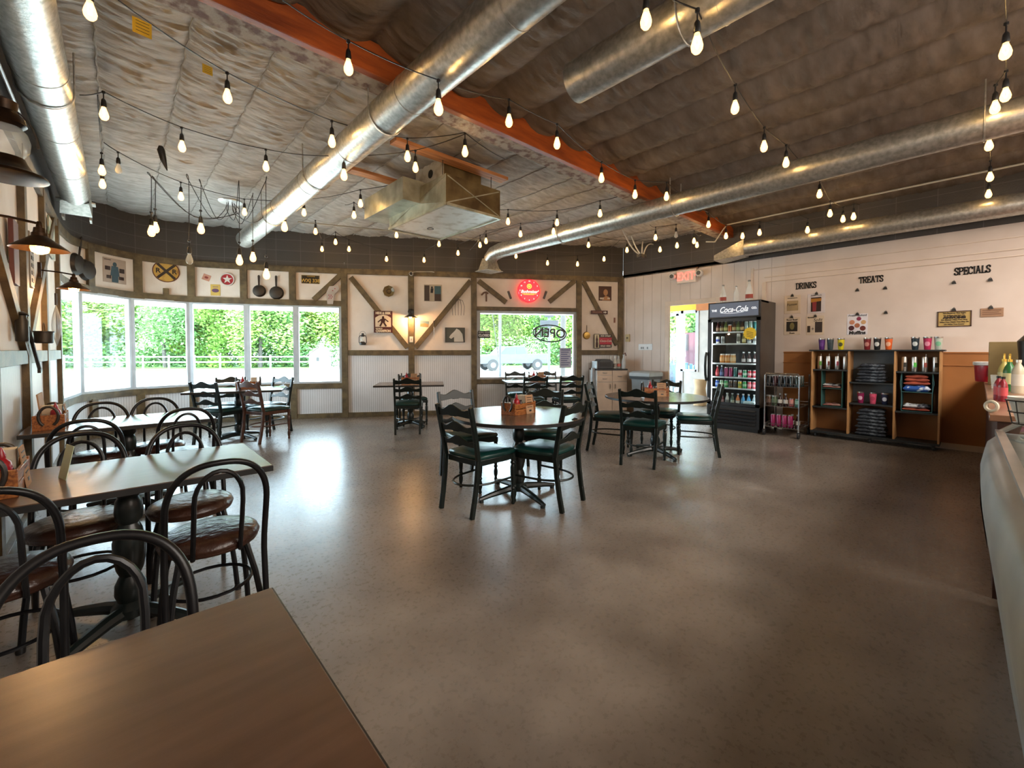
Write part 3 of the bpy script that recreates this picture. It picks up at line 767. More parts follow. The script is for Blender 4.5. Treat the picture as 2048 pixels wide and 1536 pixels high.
def bent_chair(lab):
    t=thing('bentwood_style_chair',lab,'chair')
    mb=MB(); mb.lathe([(.0,.43),(.165,.43),(.185,.437),(.19,.447),(.19,.455),(.195,.46),(.195,.468),(.19,.474),(.187,.485),(.165,.497),(.1,.505),(0,.507)],n=32); s=mb.build('seat',M_brown_vinyl,parent=t,ang=60); s['label']='cracked dark brown round vinyl seat'
    def yb(z): return -.18-.10*max(0,(z-.44)/.42) - .06*max(0,(.44-z)/.44)
    def loop(hw,top,z0,r,rc,zpull=0,narrow=.0):
        P=[]
        def add(x,z): P.append((x,yb(z)-(.03*(1-(x/.22)**2) if z>.5 else 0)*min(1,(z-.5)/.2 if z>.5 else 0),z))
        zz=z0; hh=.22
        while zz<top-hh-.02:
            k=min(1,max(0,(zz-.3)/.3)); add(-(hw-narrow*(1-k)),zz); zz+=.06
        for i in range(17):
            a=PI-PI*.5*i/16; ex=2/2.5
            add(-hw*abs(math.cos(a))**ex,top-hh+hh*math.sin(a)**ex)
        return P+[(-x,y,z) for x,y,z in reversed(P[:-1])]
    mb=MB(); mb.tube(loop(.178,.865,0,.012,.15,narrow=.0),.0125,n=10); mb.build('outer_hoop',M_blackmetal,parent=t)
    mb=MB(); P=[]
    for z in (.44,.5,.56,.62,.68): P.append((-.085-.0*z,yb(z)-.02*min(1,(z-.44)/.2),z))
    for i in range(1,12):
        a=PI-PI*i/12; P.append((.085*math.cos(a),yb(.70+.09*math.sin(a))-.022,.70+.125*math.sin(a)))
    for z in (.68,.62,.56,.5,.44): P.append((.085,yb(z)-.02*min(1,(z-.44)/.2),z))
    mb.tube(P,.0095,n=8); mb.build('inner_hoop',M_blackmetal,parent=t)
    for sx in (-1,1):
        mb=MB(); mb.tube([(sx*.13,.1,.44),(sx*.155,.14,.3),(sx*.17,.165,.15),(sx*.18,.185,.0)],.0125,n=8); mb.build('leg',M_blackmetal,parent=t)
        mb=MB(); mb.tube([(sx*.12,-.1,.44),(sx*.15,-.15,.3),(sx*.17,-.19,.15),(sx*.175,-.215,.0)],.0125,n=8); mb.build('leg',M_blackmetal,parent=t)
        mb=MB(); mb.lathe([(.016,0),(.017,.02),(.014,.03)],n=10,o=(sx*.18,.185,0)); mb.build('foot_cap',M_black,parent=t)
    mb=MB(); mb.tube([(.16*math.cos(2*PI*i/20),.16*math.sin(2*PI*i/20)-.0,.25) for i in range(20)],.008,n=6,closed=True); mb.build('stretcher',M_blackmetal,parent=t)
    return t
LC=ladder_chair(M_green_dark,'x'); LCB=ladder_chair(M_brown_wood,'x'); BC=bent_chair('x')
state={'L':0,'B':0,'W':0}
def put(kind,x,y,ang,label,group):
    """ang: world direction (radians) the sitter would face"""
    src={'L':LC,'B':BC,'W':LCB}[kind]
    if not state[kind]: o=src; state[kind]=1; o.location=(x,y,0); o.rotation_euler=(0,0,ang-PI/2); o['label']=label; o['group']=group
    else: o=dup(src,(x,y,0),ang-PI/2,label,group)
    return o
def put_legs(kind,a,b,label,group,flip=False):
    """from floor points of the two rear legs, left one first as seen by the sitter's back"""
    A=atz(*a); B=atz(*b); c=(A+B)/2; t=(B-A).normalized(); f=Vector((-t.y,t.x,0))
    if flip: f=-f
    p=c+f*.27
    return put(kind,p.x,p.y,math.atan2(f.y,f.x),label,group)
def put_face(kind,c,tgt,label,group):
    f=Vector((tgt[0]-c[0],tgt[1]-c[1])).normalized(); return put(kind,c[0],c[1],math.atan2(f.y,f.x),label,group)
def camdir(deg): # direction measured from the viewing direction, + to the left
    return YAW+math.radians(deg)
# ---------------------------------------------------------------- tables
TZ=.74
COLP=[(.07,0.05),(.075,.09),(.05,.12),(.06,.15),(.058,.2),(.04,.24),(.052,.27),(.062,.33),(.064,.4),(.05,.46),(.038,.49),(.05,.51),(.055,.55),(.05,.6),(.04,.62),(.055,.64),(.06,.70)]
def pedestal(t, feet=.36, rot=0):
    mb=MB(); mb.lathe(COLP,n=20); mb.build('pedestal',M_pedestal,parent=t)
    for k in range(4):
        a=rot+k*PI/2; u=Vector((math.cos(a),math.sin(a),0))
        mb=MB(); P=[u*.03+Z0*.075,u*.12+Z0*.07,u*(feet*.7)+Z0*.05,u*feet+Z0*.028]
        mb.tube(P,[.034,.03,.024,.017],n=8); mb.lathe([(.02,0),(.022,.012),(.014,.03)],n=10,o=u*(feet-.02)); mb.build('foot',M_pedestal,parent=t)
    mb=MB(); mb.b2(-.16,.16,-.16,.16,.69,.712); mb.build('mounting_plate',M_black,parent=t)
def table(name,label,loc,rz,w,d,ml,round_=0,feet=.36,frot=PI/4,off=(0,0),group=None):
    t=thing(name,label,'table',(loc[0],loc[1],0),rz,group)
    mb=MB()
    if round_: mb.lathe([(0,.712),(round_-.004,.712),(round_,.716),(round_,.736),(round_-.004,TZ),(0,TZ)],n=64)
    else: mb.b2(-w/2,w/2,-d/2,d/2,.712,TZ)
    tp=mb.build('tabletop',[ml,M_black],parent=t,bev=0 if round_ else .003)
    if round_:
        e=MB(); e.lathe([(round_-.001,.713),(round_+.004,.715),(round_+.004,.737),(round_-.001,.739)],n=64,close=False); e.build('edge_band',M_black,parent=t)
    else:
        e=MB()
        for (x0,x1,y0,y1) in ((-w/2-.003,w/2+.003,-d/2-.003,-d/2+.002),(-w/2-.003,w/2+.003,d/2-.002,d/2+.003),(-w/2-.003,-w/2+.002,-d/2,d/2),(w/2-.002,w/2+.003,-d/2,d/2)): e.b2(x0,x1,y0,y1,.711,.737)
        e.build('edge_band',M_black,parent=t)
    t2=t
    pedestal(t,feet,frot)
    return t
# left row along the left wall
G='wall-side tables under the left wall'
table('dining_table','brown laminate table cut off by the bottom of the photo',((-.53+.265)/2,.775),0,.795,.77,M_laminate,group=None)
tF=table('dining_table','second brown laminate table from the camera along the left wall',(.02,2.75),0,1.08,.70,M_laminate,group=G)
tH=table('dining_table','third laminate table from the camera, in front of the leftmost window',(.04,4.75),0,1.12,.71,M_laminate2,group=G)
gB='bent metal chairs with round brown seats'
put('B',-.05,1.12,-PI/2,'black bent metal chair tucked at the nearest brown table in the foreground',gB)
put('B',.295,2.38,PI/2,'black bent metal chair at front right of second table, cracked brown seat in full view',gB)
put('B',-.345,2.46,PI/2,'black bent metal chair at front left of second table, cut by the left photo edge',gB)
put('B',.28,2.93,-PI/2,'black bent metal chair on the window side of second table, toward the aisle',gB)
put('B',-.16,2.98,-PI/2,'black bent metal chair on the window side of second table, next to the wall',gB)
put('B',.38,4.44,PI/2,'black bent metal chair at near side of third table, toward the aisle',gB)
put('B',-.17,4.20,PI/2,'black bent metal chair at near side of third table, next to the wall',gB)
put('B',.24,4.92,-PI/2,'black bent metal chair at far side of third table, toward the aisle',gB)
put('B',-.12,4.80,-PI/2,'black bent metal chair at far side of third table, next to the wall',gB)
# round tables
cA=atz(1037,828,TZ); cB=atz(1311,792,TZ)
table('round_table','large round brown table in the middle of the room with four chairs',(cA.x,cA.y),0,0,0,M_laminate2,round_=.59,feet=.4,frot=YAW+.55,group='round pedestal tables')
table('round_table','round brown table farther right, in front of the drinks fridge',(cB.x,cB.y),0,0,0,M_laminate2,round_=.62,feet=.4,frot=YAW+.3,group='round pedestal tables')
gA='black ladder-back chairs around the middle round table'
put_legs('L',(886,1017),(942,1038),'black ladder-back chair at front left of the middle round table, green seat',gA)
put_legs('L',(1124,1026),(1165,1001),'black ladder-back chair at front right of the middle round table, slanting toward it',gA)
def rel(c,dr,dd): return (c.x+R0.x*dr+F0.x*dd, c.y+R0.y*dr+F0.y*dd)
a=rel(cA,-.50,.50); put(  'L',a[0],a[1],camdir(-90-55),'black ladder-back chair behind the middle round table, on its left',gA)
a=rel(cA,.25,.66); put('L',a[0],a[1],camdir(180-12),'black ladder-back chair behind the middle round table, on its right',gA)
gBb='black ladder-back chairs around the round table by the fridge'
put_legs('L',(1187.5,889),(1174.5,901),'black ladder-back chair seen side-on at left of the round table by the fridge',gBb)
put_legs('L',(1243,930),(1307,939),'black ladder-back chair with its back to us in front of the fridge-side round table',gBb)
put_legs('L',(1444,927),(1428,893),'black ladder-back chair seen side-on at right of the fridge-side round table',gBb)
a=rel(cB,.28,.62); put('L',a[0],a[1],camdir(180-35),'black ladder-back chair behind the fridge-side round table, before the doorway',gBb)
# table C: against the rear wall under the wall lamp
tdir=(P2-P1).normalized(); wang=math.atan2(tdir.y,tdir.x); nin=Vector((tdir.y,-tdir.x))
a=atz(749,771,TZ); b=atz(886,770.5,TZ); mC=(a+b)/2; cC=Vector((mC.x,mC.y))-nin*.40
table('dining_table','dark table standing against the rear wall under the wall lamp',(cC.x,cC.y),wang,1.13,.78,M_laminate2,feet=.34,group='tables along the rear wall')
gC='ladder-back chairs at the tables along the rear wall'
p=cC+nin*.50; put('L',p.x,p.y,math.atan2(-nin.y,-nin.x),'black ladder-back chair with its back to us at the table under the wall lamp',gC)
p=cC-nin*.22+tdir*.03; 
put('L',p.x-0*nin.x,p.y,math.atan2(nin.y,nin.x)+.25,'black ladder-back chair between the wall and the table under the wall lamp',gC)
# table D: under the flat window
a=atz(1017,765.5,TZ); a=Vector((a.x,a.y)); cD=a+tdir*.62-nin*.38
table('dining_table','dark table under the flat window with the open sign',(cD.x,cD.y),wang,1.24,.76,M_laminate2,feet=.34,group='tables along the rear wall')
for s_,lab in ((-.22,'black ladder-back chair at front left of the table under the flat window'),(.42,'black ladder-back chair at front right of the table under the flat window')):
    p=cD+nin*.5+tdir*s_; put('L',p.x,p.y,math.atan2(-nin.y,-nin.x)+.0,lab,gC)
for s_,lab in ((-.3,'black ladder-back chair behind left of the table under the flat window'),(.35,'black ladder-back chair behind right of the table under the flat window')):
    p=cD-nin*.42+tdir*s_; put('L',p.x,p.y,math.atan2(nin.y,nin.x),lab,gC)
# table E: by the curved window
e1=atz(563,779.6,TZ); e1=Vector((e1.x,e1.y)); ed=Vector((math.cos(math.radians(-19)),math.sin(math.radians(-19)))); en=Vector((-ed.y,ed.x))
cE=e1-ed*.6+en*.39
table('dining_table','dark table beside the curved window with one brown chair',(cE.x,cE.y),math.radians(-19),1.2,.78,M_laminate2,feet=.36,group='tables along the rear wall')
gE='ladder-back chairs around the curved window table'
put_legs('L',(384,890),(439,892),'black ladder-back chair at front left of the curved window table',gE)
put_legs('W',(476,884),(527,890),'reddish brown ladder-back chair with green seat at the curved window table',None)
a=atz(543,861); b=atz(587,861); c=(a+b)/2; c=Vector((c.x,c.y)); 
f=Vector((F0.x,F0.y))*-1+Vector((R0.x,R0.y))*-.35; f.normalize()
p=c+f*.27; put('L',p.x,p.y,math.atan2(f.y,f.x),'black ladder-back chair at back right of the curved window table',gE)
p=cE+en*.45-ed*.22; put('L',p.x,p.y,math.atan2(-en.y,-en.x),'black ladder-back chair at back left of the curved window table',gE)
# ---------------------------------------------------------------- condiment crates
def crate_set(c, rz, where, paper=True, z=TZ, s=1.0, menu=True):
    base=Vector((c[0],c[1],z))
    t=thing('condiment_crate','wooden condiment crate with black horseshoe handles %s'%where,'crate',base,rz,'condiment crates on the tables')
    mb=MB(); mb.b2(-.14,.14,-.075,.075,0,.012); mb.build('bottom',M_wood_crate,parent=t)
    for y in (-.075,.075):
        mb=MB(); mb.b2(-.14,.14,y-.006,y+.006,0,.05); mb.b2(-.14,.14,y-.006,y+.006,.056,.1); mb.build('side_board',M_wood_crate,parent=t,bev=.002)
    for x in (-.145,.145):
        mb=MB(); mb.b2(x-.007,x+.007,-.082,.082,0,.11); mb.build('end_board',M_wood_crate,parent=t,bev=.002)
        P=[(x+(.012 if x>0 else -.012),.05*math.sin(a)*1.0,.10+.062*math.cos(a)*1.15) for a in [math.radians(k) for k in range(-150,151,20)]]
        mb=MB(); mb.tube(P,.009,n=8); mb.build('horseshoe',M_iron,parent=t)
    R=Matrix.Rotation(rz,3,'Z')
    def at(x,y,zz=.012): return base+R@Vector((x,y,zz))
    mb=MB(); mb.lathe([(.026,0),(.03,.006),(.03,.10),(.026,.12),(.012,.135),(.010,.14)],n=16); b=mb.build('ketchup_bottle',M_red,loc=at(-.07,-.03)); 
    tag(b,'red squeeze ketchup bottle in the crate %s'%where,'bottle','ketchup bottles')
    mb=MB(); mb.lathe([(.013,.136),(.013,.15),(.004,.175),(.003,.18)],n=12); mb.build('nozzle',M_red,parent=b)
    mb=MB(); mb.b2(-.035,.035,-.055,.055,0,.15); nb=mb.build('napkin_stack',M_napkin,loc=at(.075,.0),rz=rz); tag(nb,'stack of paper napkins in the crate %s'%where,'napkins','napkin stacks')
    mb=MB(); mb.lathe([(.017,0),(.02,.004),(.018,.06),(.014,.07)],n=12); sp=mb.build('salt_shaker',M_clear,loc=at(0,.035)); tag(sp,'small salt shaker in the crate %s'%where,'shaker','shakers')
    mb=MB(); mb.lathe([(.0155,.068),(.016,.085),(.01,.092),(0,.093)],n=12); mb.build('cap',M_steel,parent=sp)
    mb=MB(); mb.lathe([(.02,0),(.022,.004),(.02,.08),(.012,.1),(.012,.115),(0,.116)],n=12); sb=mb.build('sauce_bottle',cm('#2c140c',.2),loc=at(-.015,-.035)); tag(sb,'dark sauce bottle in the crate %s'%where,'bottle','sauce bottles')
    if menu:
        mb=MB(); mb.b2(-.055,.055,-.002,.002,0,.17); mn=mb.build('folded_menu',M_kraft,loc=at(.06,-.088,.0),rz=rz); mn.rotation_euler=(-.12,0,rz)
        tag(mn,'brown paper menu leaning on the crate %s'%where,'menu','paper menus')
        mb=MB()
        for k in range(5): mb.b2(-.035,.035-.01*(k%2),-.0035,-.002,.145-k*.022,.15-k*.022)
        mb.b2(-.012,.02,-.0035,-.002,.02,.035)
        mb.build('print',M_black,parent=mn)
    return t
crate_set((cA.x+.03,cA.y+.03),-YAW+.0+PI*.5-.25+YAW*0-.35,'on the middle round table')
crate_set((cB.x+.02,cB.y+.02),wang-.2,'on the round table by the fridge')
crate_set((cC.x-nin.x*.1,cC.y-nin.y*.1),wang,'on the table under the wall lamp')
crate_set((cD.x-nin.x*.05+tdir.x*.0,cD.y-nin.y*.05),wang,'on the table under the flat window')
p=atz(497,776,TZ); crate_set((p.x,p.y),math.radians(-19),'on the curved window table',menu=False)
crate_set((-.385,2.70),PI/2,'on the second table by the left wall')
crate_set((-.385,4.68),PI/2,'on the third table by the left wall')
# tall kraft folders in the wall-side crates
for x,y,w_ in ((-.43,2.80,'on the second table'),(-.43,4.82,'on the third table')):
    mb=MB(); mb.b2(-.14,.14,-.004,.004,0,.24); o=mb.build('menu_folder',M_kraft,loc=(x,y,TZ+.012),rz=PI/2); o.rotation_euler=(-.1,.0,PI/2-.0)
    tag(o,'large brown card menu standing behind the crate %s'%w_,'menu','card menus')
p=Vector((-.20,2.78,TZ)); mb=MB(); mb.b2(-.001,.001,-.05,.05,0,.15); o=mb.build('table_card',cm('#c9dcc0',.6),loc=p,rz=.2); o.rotation_euler=(0,.2,.3); tag(o,'pale green printed table card beside the crate on the second table','card')
# ---------------------------------------------------------------- ducts
def duct(label,pts,r,bands,cap=None,boot=None):
    o=Vector(pts[0]); t=thing('air_duct',label,'duct',o)
    P=[Vector(p)-o for p in pts]
    mb=MB(); mb.tube(P,r,n=32,caps=True); mb.build('pipe',M_galv,parent=t)
    L=(P[-1]-P[0]); n=int(L.length/1.15)
    for i in range(1,n+1):
        c=P[0]+L*(i/(n+1)); d=L.normalized()
        mb=MB(); mb.tube([c-d*.006,c+d*.006],r+.003,n=32); mb.build('seam_ring',M_galv,parent=t)
    for k in bands:
        c=P[0]+L*k; d=L.normalized(); q=[]
        for i in range(13):
            a=PI+PI*i/12; q.append(c+Vector((math.cos(a)*(r+.008),0,math.sin(a)*(r+.008))))
        q=[q[0]+Z0*(3.47-(o.z+q[0].z))]+q+[q[-1]+Z0*(3.47-(o.z+q[-1].z))]
        mb=MB(); mb.tube(q,.006,n=5); mb.build('strap',M_galv,parent=t)
    return t
zD=3.17
duct('round galvanised duct crossing from the top centre to the curved wall',[(1.59,-.5,zD),(1.59,8.35,zD)],.135,(.42,.6,.8))
d2=duct('long galvanised duct running diagonally to the flat window wall, with flared boot',[(5.25,-1.5,zD),(5.25,6.05,zD)],.135,(.2,.55,.8))
mb=MB(); mb.tube([(0,7.53,0),(0,7.73,-.03),(0,7.86,-.12)],[.135,.135,.125],n=24,caps=False); mb.lathe([(.13,-.10),(.2,-.3),(.24,-.34)],n=4,o=(0,7.88,0),rot=Matrix.Rotation(PI/4,3,'Z'),close=False); mb.b2(-.2,.2,7.7,8.06,-.35,-.34)
mb.build('boot',M_galv,parent=d2)
d3=duct('galvanised duct running along the top of the right wall, with flared outlet',[(7.84,-3,3.04),(7.84,2.75,3.04)],.13,(.3,))
mb=MB(); 
V=[(-.13,5.7,.13),(.13,5.7,.13),(.13,5.7,-.13),(-.13,5.7,-.13),(-.2,6.15,-.08),(.2,6.15,-.08),(.2,6.15,-.17),(-.2,6.15,-.17)]
mb.add(V,[(0,1,5,4),(1,2,6,5),(2,3,7,6),(3,0,4,7),(4,5,6,7),(3,2,1,0)]); mb.build('boot',M_galv,parent=d3)
duct('short capped galvanised duct hanging from the dark ceiling at top right of centre',[(2.365,1.93,zD),(2.365,-2,zD)],.13,(.2,.6))
d0=duct('galvanised duct running along the left wall at ceiling height',[(-.353,-2,zD),(-.353,7.25,zD)],.14,(.4,.7))
mb=MB()
V=[(-.12,9.2,.12),(.12,9.2,.12),(.12,9.2,-.12),(-.12,9.2,-.12),(-.14,9.5,-.05),(.14,9.5,-.05),(.14,9.42,-.22),(-.14,9.42,-.22)]
mb.add(V,[(0,1,5,4),(1,2,6,5),(2,3,7,6),(3,0,4,7)]); mb.b2(-.17,.17,9.38,9.54,-.06,-.045); mb.b2(-.13,-.11,9.7,9.5,-.24,-.05); mb.b2(.11,.13,9.7,9.5,-.24,-.05)
mb.build('boot',M_galv,parent=d0)
# ---------------------------------------------------------------- hanging air handler
K=1.6; zb=H+K; near=atz(892,407,zb); hx0,hy0=near.x,near.y; hx1=hx0+.78; hy1=atz(779.6,458,zb).y; hz1=zb+.33
t=thing('air_handler','large sheet metal air box hanging from the ceiling on two boards','air handler',(hx0,hy0,zb))
def w2l(mb,x0,x1,y0,y1,z0,z1): mb.b2(x0-hx0,x1-hx0,y0-hy0,y1-hy0,z0-zb,z1-zb)
mb=MB(); w2l(mb,hx0,hx1,hy0,hy1,zb,hz1); o=mb.build('box',[M_galv_dull,M_sheet_pale,M_sheet_brown],parent=t)
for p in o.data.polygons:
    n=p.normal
    p.material_index=1 if n.z<-.5 else (2 if n.y<-.5 else 0)  # near side brown, underside pale, the rest dull grey
mb=MB(); 
for (x0,y0,x1,y1) in ((hx0,hy0,hx1,hy0),(hx1,hy0,hx1,hy1),(hx1,hy1,hx0,hy1),(hx0,hy1,hx0,hy0)):
    mb.bar((x0-hx0,y0-hy0,.0),(x1-hx0,y1-hy0,.0),.03,.03)
mb.build('bottom_flange',M_galv_dull,parent=t)
mb=MB()
mb.bar((-.003,.02,.31),(-.003,hy1-hy0-.02,.02),.006,.012); mb.bar((-.003,.02,.02),(-.003,hy1-hy0-.02,.31),.006,.012)
mb.bar((.02,-.003,.31),(hx1-hx0-.02,-.003,.02),.006,.012); mb.bar((.02,-.003,.02),(hx1-hx0-.02,-.003,.31),.006,.012); mb.build('cross_break',M_galv_dull,parent=t)
mb=MB(); w2l(mb,hx0+.12,hx0+.66,hy0+.22,hy0+.85,hz1,3.56); nk=mb.build('neck_duct',[M_sheet_pale,M_sheet_brown],parent=t)
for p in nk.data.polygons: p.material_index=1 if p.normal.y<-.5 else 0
mb=MB(); mb.lathe([(.045,0),(.05,0),(.05,.004),(.045,.004)],n=20,o=(.118,.5,.5),rot=Matrix.Rotation(-PI/2,3,'Y')); mb.build('stamp',M_black,parent=t)
mb=MB(); w2l(mb,hx0-.22,hx0+.1,hy0+.55,hy0+1.6,zb+.14,zb+.4); mb.build('side_plenum',M_galv_dull,parent=t)
mb=MB(); mb.tube([(.36+.04*math.cos(a),.9+.04*math.sin(a),-.02) for a in [2*PI*k/14 for k in range(14)]],.005,n=5,closed=True); mb.build('pull_ring',M_iron,parent=t)
for i,(x0,x1,y) in enumerate(((2.1,3.62,hy0+.12),(2.05,2.95,hy0+1.12))):
    mb=MB(); mb.b2(x0,x1,y-.07,y+.07,3.44,3.48); tag(mb.build('hanger_board',M_board,bev=.003),['longer pine board above the air box, nearer the beam','shorter pine board above the far end of the air box'][i],'board')
for x,y in ((hx0+.04,hy0+.12),(hx1-.04,hy0+.12),(hx0+.04,hy0+1.12),(hx1-.3,hy0+1.12)):
    mb=MB(); mb.tube([(x-hx0,y-hy0,.3),(x-hx0,y-hy0,3.44-zb)],.004,n=5); mb.build('hanger_rod',M_iron,parent=t)
# ---------------------------------------------------------------- string lights
def wall_depth(px):
    d=ray(px,700); best=99
    dd=Vector((d.x,d.y)); 
    for a,b in zip(PTS[:-1],PTS[1:]):
        e=b-a; den=dd.x*(-e.y)+e.x*dd.y
        if abs(den)<1e-9: continue
        t_=(a.x*(-e.y)+e.x*a.y)/den; u=(dd.x*a.y-dd.y*a.x)/den
        if t_>0 and 0<=u<=1: best=min(best,t_)
    if d.x>0: best=min(best,XR/d.x)
    return best
DUCTS=[((1.59,zD),.135,-.5,8.4),((5.25,zD),.135,-1.5,6.3),((7.84,3.04),.13,-3,2.9),((2.365,zD),.13,-2,1.93),((-.353,zD),.14,-2,7.3)]
def bulb_pos(px,py,k=1.85):
    d=ray(px,py); s=k/(d.z)
    s=min(s,wall_depth(px)-.38)
    p=EYE+d*s
    for _ in range(8):
        ok=True
        for (cx,cz),r,y0,y1 in DUCTS:
            if y0-.1<p.y<y1+.1 and math.hypot(p.x-cx,p.z+.03-cz)<r+.12: ok=False
        if ok: break
        s-=.09/d.length; p=EYE+d*s
    return p
def bulb_mesh(sz=1.0):
    b=MB(); b.lathe([(.013,-.012),(.014,-.02),(.024,-.05),(.030,-.075),(.027,-.095),(.016,-.11),(0,-.115)],n=14)
    return b
S0=MB(); S0.lathe([(.0,.055),(.008,.052),(.015,.04),(.017,.02),(.019,-.002),(.016,-.014),(0,-.014)],n=12); S0.tube([(0,0,.05),(0,0,.10)],.0045,n=6); S0.lathe([(.0,.115),(.012,.11),(.012,.095),(0,.09)],n=10)
proto_socket=S0.build('socket',M_black); proto_bulb=bulb_mesh().build('bulb',M_bulbglow,parent=proto_socket)
Fm=MB(); Fm.tube([(-.006,0,-.03),(-.010,.004,-.06),(-.003,-.004,-.085),(.004,.004,-.085),(.010,-.004,-.06),(.006,0,-.03)],.0042,n=6)
proto_fil=Fm.build('filament',M_filament,parent=proto_socket)
sock_me,bulb_me,fil_me=proto_socket.data,proto_bulb.data,proto_fil.data
for o in (proto_fil,proto_bulb,proto_socket): bpy.data.objects.remove(o)
bulb_off_me=bulb_me.copy(); bulb_off_me.materials.clear(); bulb_off_me.materials.append(M_bulb_off)
def add_bulb(root,pos,on=True,s=1.0):
    so=bpy.data.objects.new('socket',sock_me); COL.objects.link(so); so.parent=root; so.location=Vector(pos)-root.location; so.scale=(s,s,s); so.rotation_euler=(0,0,random.uniform(0,6))
    b=bpy.data.objects.new('bulb',bulb_me if on else bulb_off_me); COL.objects.link(b); b.parent=so
    if on:
        f=bpy.data.objects.new('filament',fil_me); COL.objects.link(f); f.parent=so
def string(label,items,start=None,end=None,k=1.85,s=1.0):
    """items: (px,py[,on]) bulb centres; tuples with 'a' are plain hang points"""
    B=[]
    for it in items:
        kk=it[3] if len(it)>3 else k
        p=bulb_pos(it[0],it[1],kk)+Z0*.065*s; B.append((p,it[2] if len(it)>2 and it[2] is not None else True))
    root=thing('string_light',label,'string lights',B[0][0]+Z0*.12,0,'warm string lights under the ceiling')
    nodes=[p+Z0*(.108*s) for p,_ in B]
    if start: q=bulb_pos(start[0],start[1],start[2]); nodes=[q]+nodes
    if end: q=bulb_pos(end[0],end[1],end[2]); nodes=nodes+[q]
    P=[]
    for a,b in zip(nodes,nodes[1:]):
        L=(b-a).length
        for i in range(8):
            u=i/8; P.append(a.lerp(b,u)-Z0*(.045*L*4*u*(1-u)*.5)-root.location)
    P.append(nodes[-1]-root.location)
    mb=MB(); mb.tube(P,.0042,n=5); mb.build('cord',M_cord,parent=root)
    for p,on in B:
        add_bulb(root,p,on,s)
    return root
KA=2.12
string('string light swagged across the top left, with two yellow tags',[(455,193),(664,283),(815,313),(930,303)],(236,0,2.0),(1010,318,KA))
string('string light across the left ceiling, second from the top',[(208,228),(364,293),(532,333),(688,350),(831,335)],(160,190,KA),(930,268,KA))
string('string light across the left ceiling, third row with one unlit bulb',[(237,338,False),(362,393),(489,424),(608,425),(721,407)],(208,285,KA),(800,365,KA))
string('two bulbs of a string light hanging stacked beside the left duct',[(204,341),(205,368)],(195,190,KA))
string('single near string light bulb at the top left corner',[(180,22)],(230,-60,KA))
string('string light at the top left centre near the rear wall',[(631,463),(644,498),(671,484),(698,498),(773,518),(848,520)],(632,447,2.0),(900,470,KA))
string('short string light row just under the left end of the air box',[(708,430),(793,470),(878,488),(916,506),(960,490)],(690,410,KA),(1010,455,KA))
string('single string light bulb between the air box and the diagonal duct',[(972,482),(1041,468),(1107,463)],(940,500,1.8),(1160,462,KA))
string('string light sagging right of the air box toward the beam',[(1016,443),(1114,445),(1200,427)],(990,418,KA),(1240,392,KA))
string('string light along the rear wall right of the flared boot',[(1032,512),(1095,526),(1155,528),(1208,518)],None,(1240,480,1.9))
string('string light bunched above the corner near the exit sign',[(1177,490),(1254,500),(1320,499),(1354,491),(1388,482),(1394,490)],(1120,470,KA),(1402,470,1.9))
string('single string light bulb dangling over the exit sign area',[(1311,475),(1352,470,False)],(1300,450,1.9))
string('string light following the orange ceiling beam down its length',[(697,135),(877,215),(1018,242),(1114,287),(1203,356),(1270,389),(1333,393),(1417,449),(1452,472),(1485,472),(1519,465)],(565,0,2.0),(1560,450,1.9))
string('string light down the dark ceiling at top right of centre',[(1292,40),(1394,88),(1470,215),(1528,293),(1572,325),(1639,388),(1660,427),(1686,438),(1707,433)],(1290,-40,2.0),(1720,410,2.0))
string('single string light bulb above the right wall duct',[(1615,460)],(1600,430,2.12))
string('string light hanging in a column at the far right edge',[(2011,103),(2011,190),(1990,215),(1978,291),(1980,354),(1977,388)],(2010,-40,2.0),(1975,372,2.0))
# yellow tags on the first string
p0=bulb_pos(236,0,2.0); p1=bulb_pos(455,193)+Z0*.17
for fx,lab,sz in ((.18,'large yellow warning tag taped on the top left string cord',.075),(.78,'small yellow warning tag on the string cord beside the first bulb',.05)):
    c=p0.lerp(p1,fx)-Z0*.07; mb=MB(); mb.b2(-sz*.6,sz*.6,-.001,.001,-sz*.6,sz*.6); o=mb.build('cord_tag',cm('#c9a21c',.6),loc=c,rz=YAW+PI*.5+.9); tag(o,lab,'tag')
    mb=MB()
    for k in range(4): mb.b2(-sz*.45,sz*.4,-.0015,.0015,sz*(.4-k*.25),sz*(.44-k*.25))
    mb.build('print',M_black,parent=o)
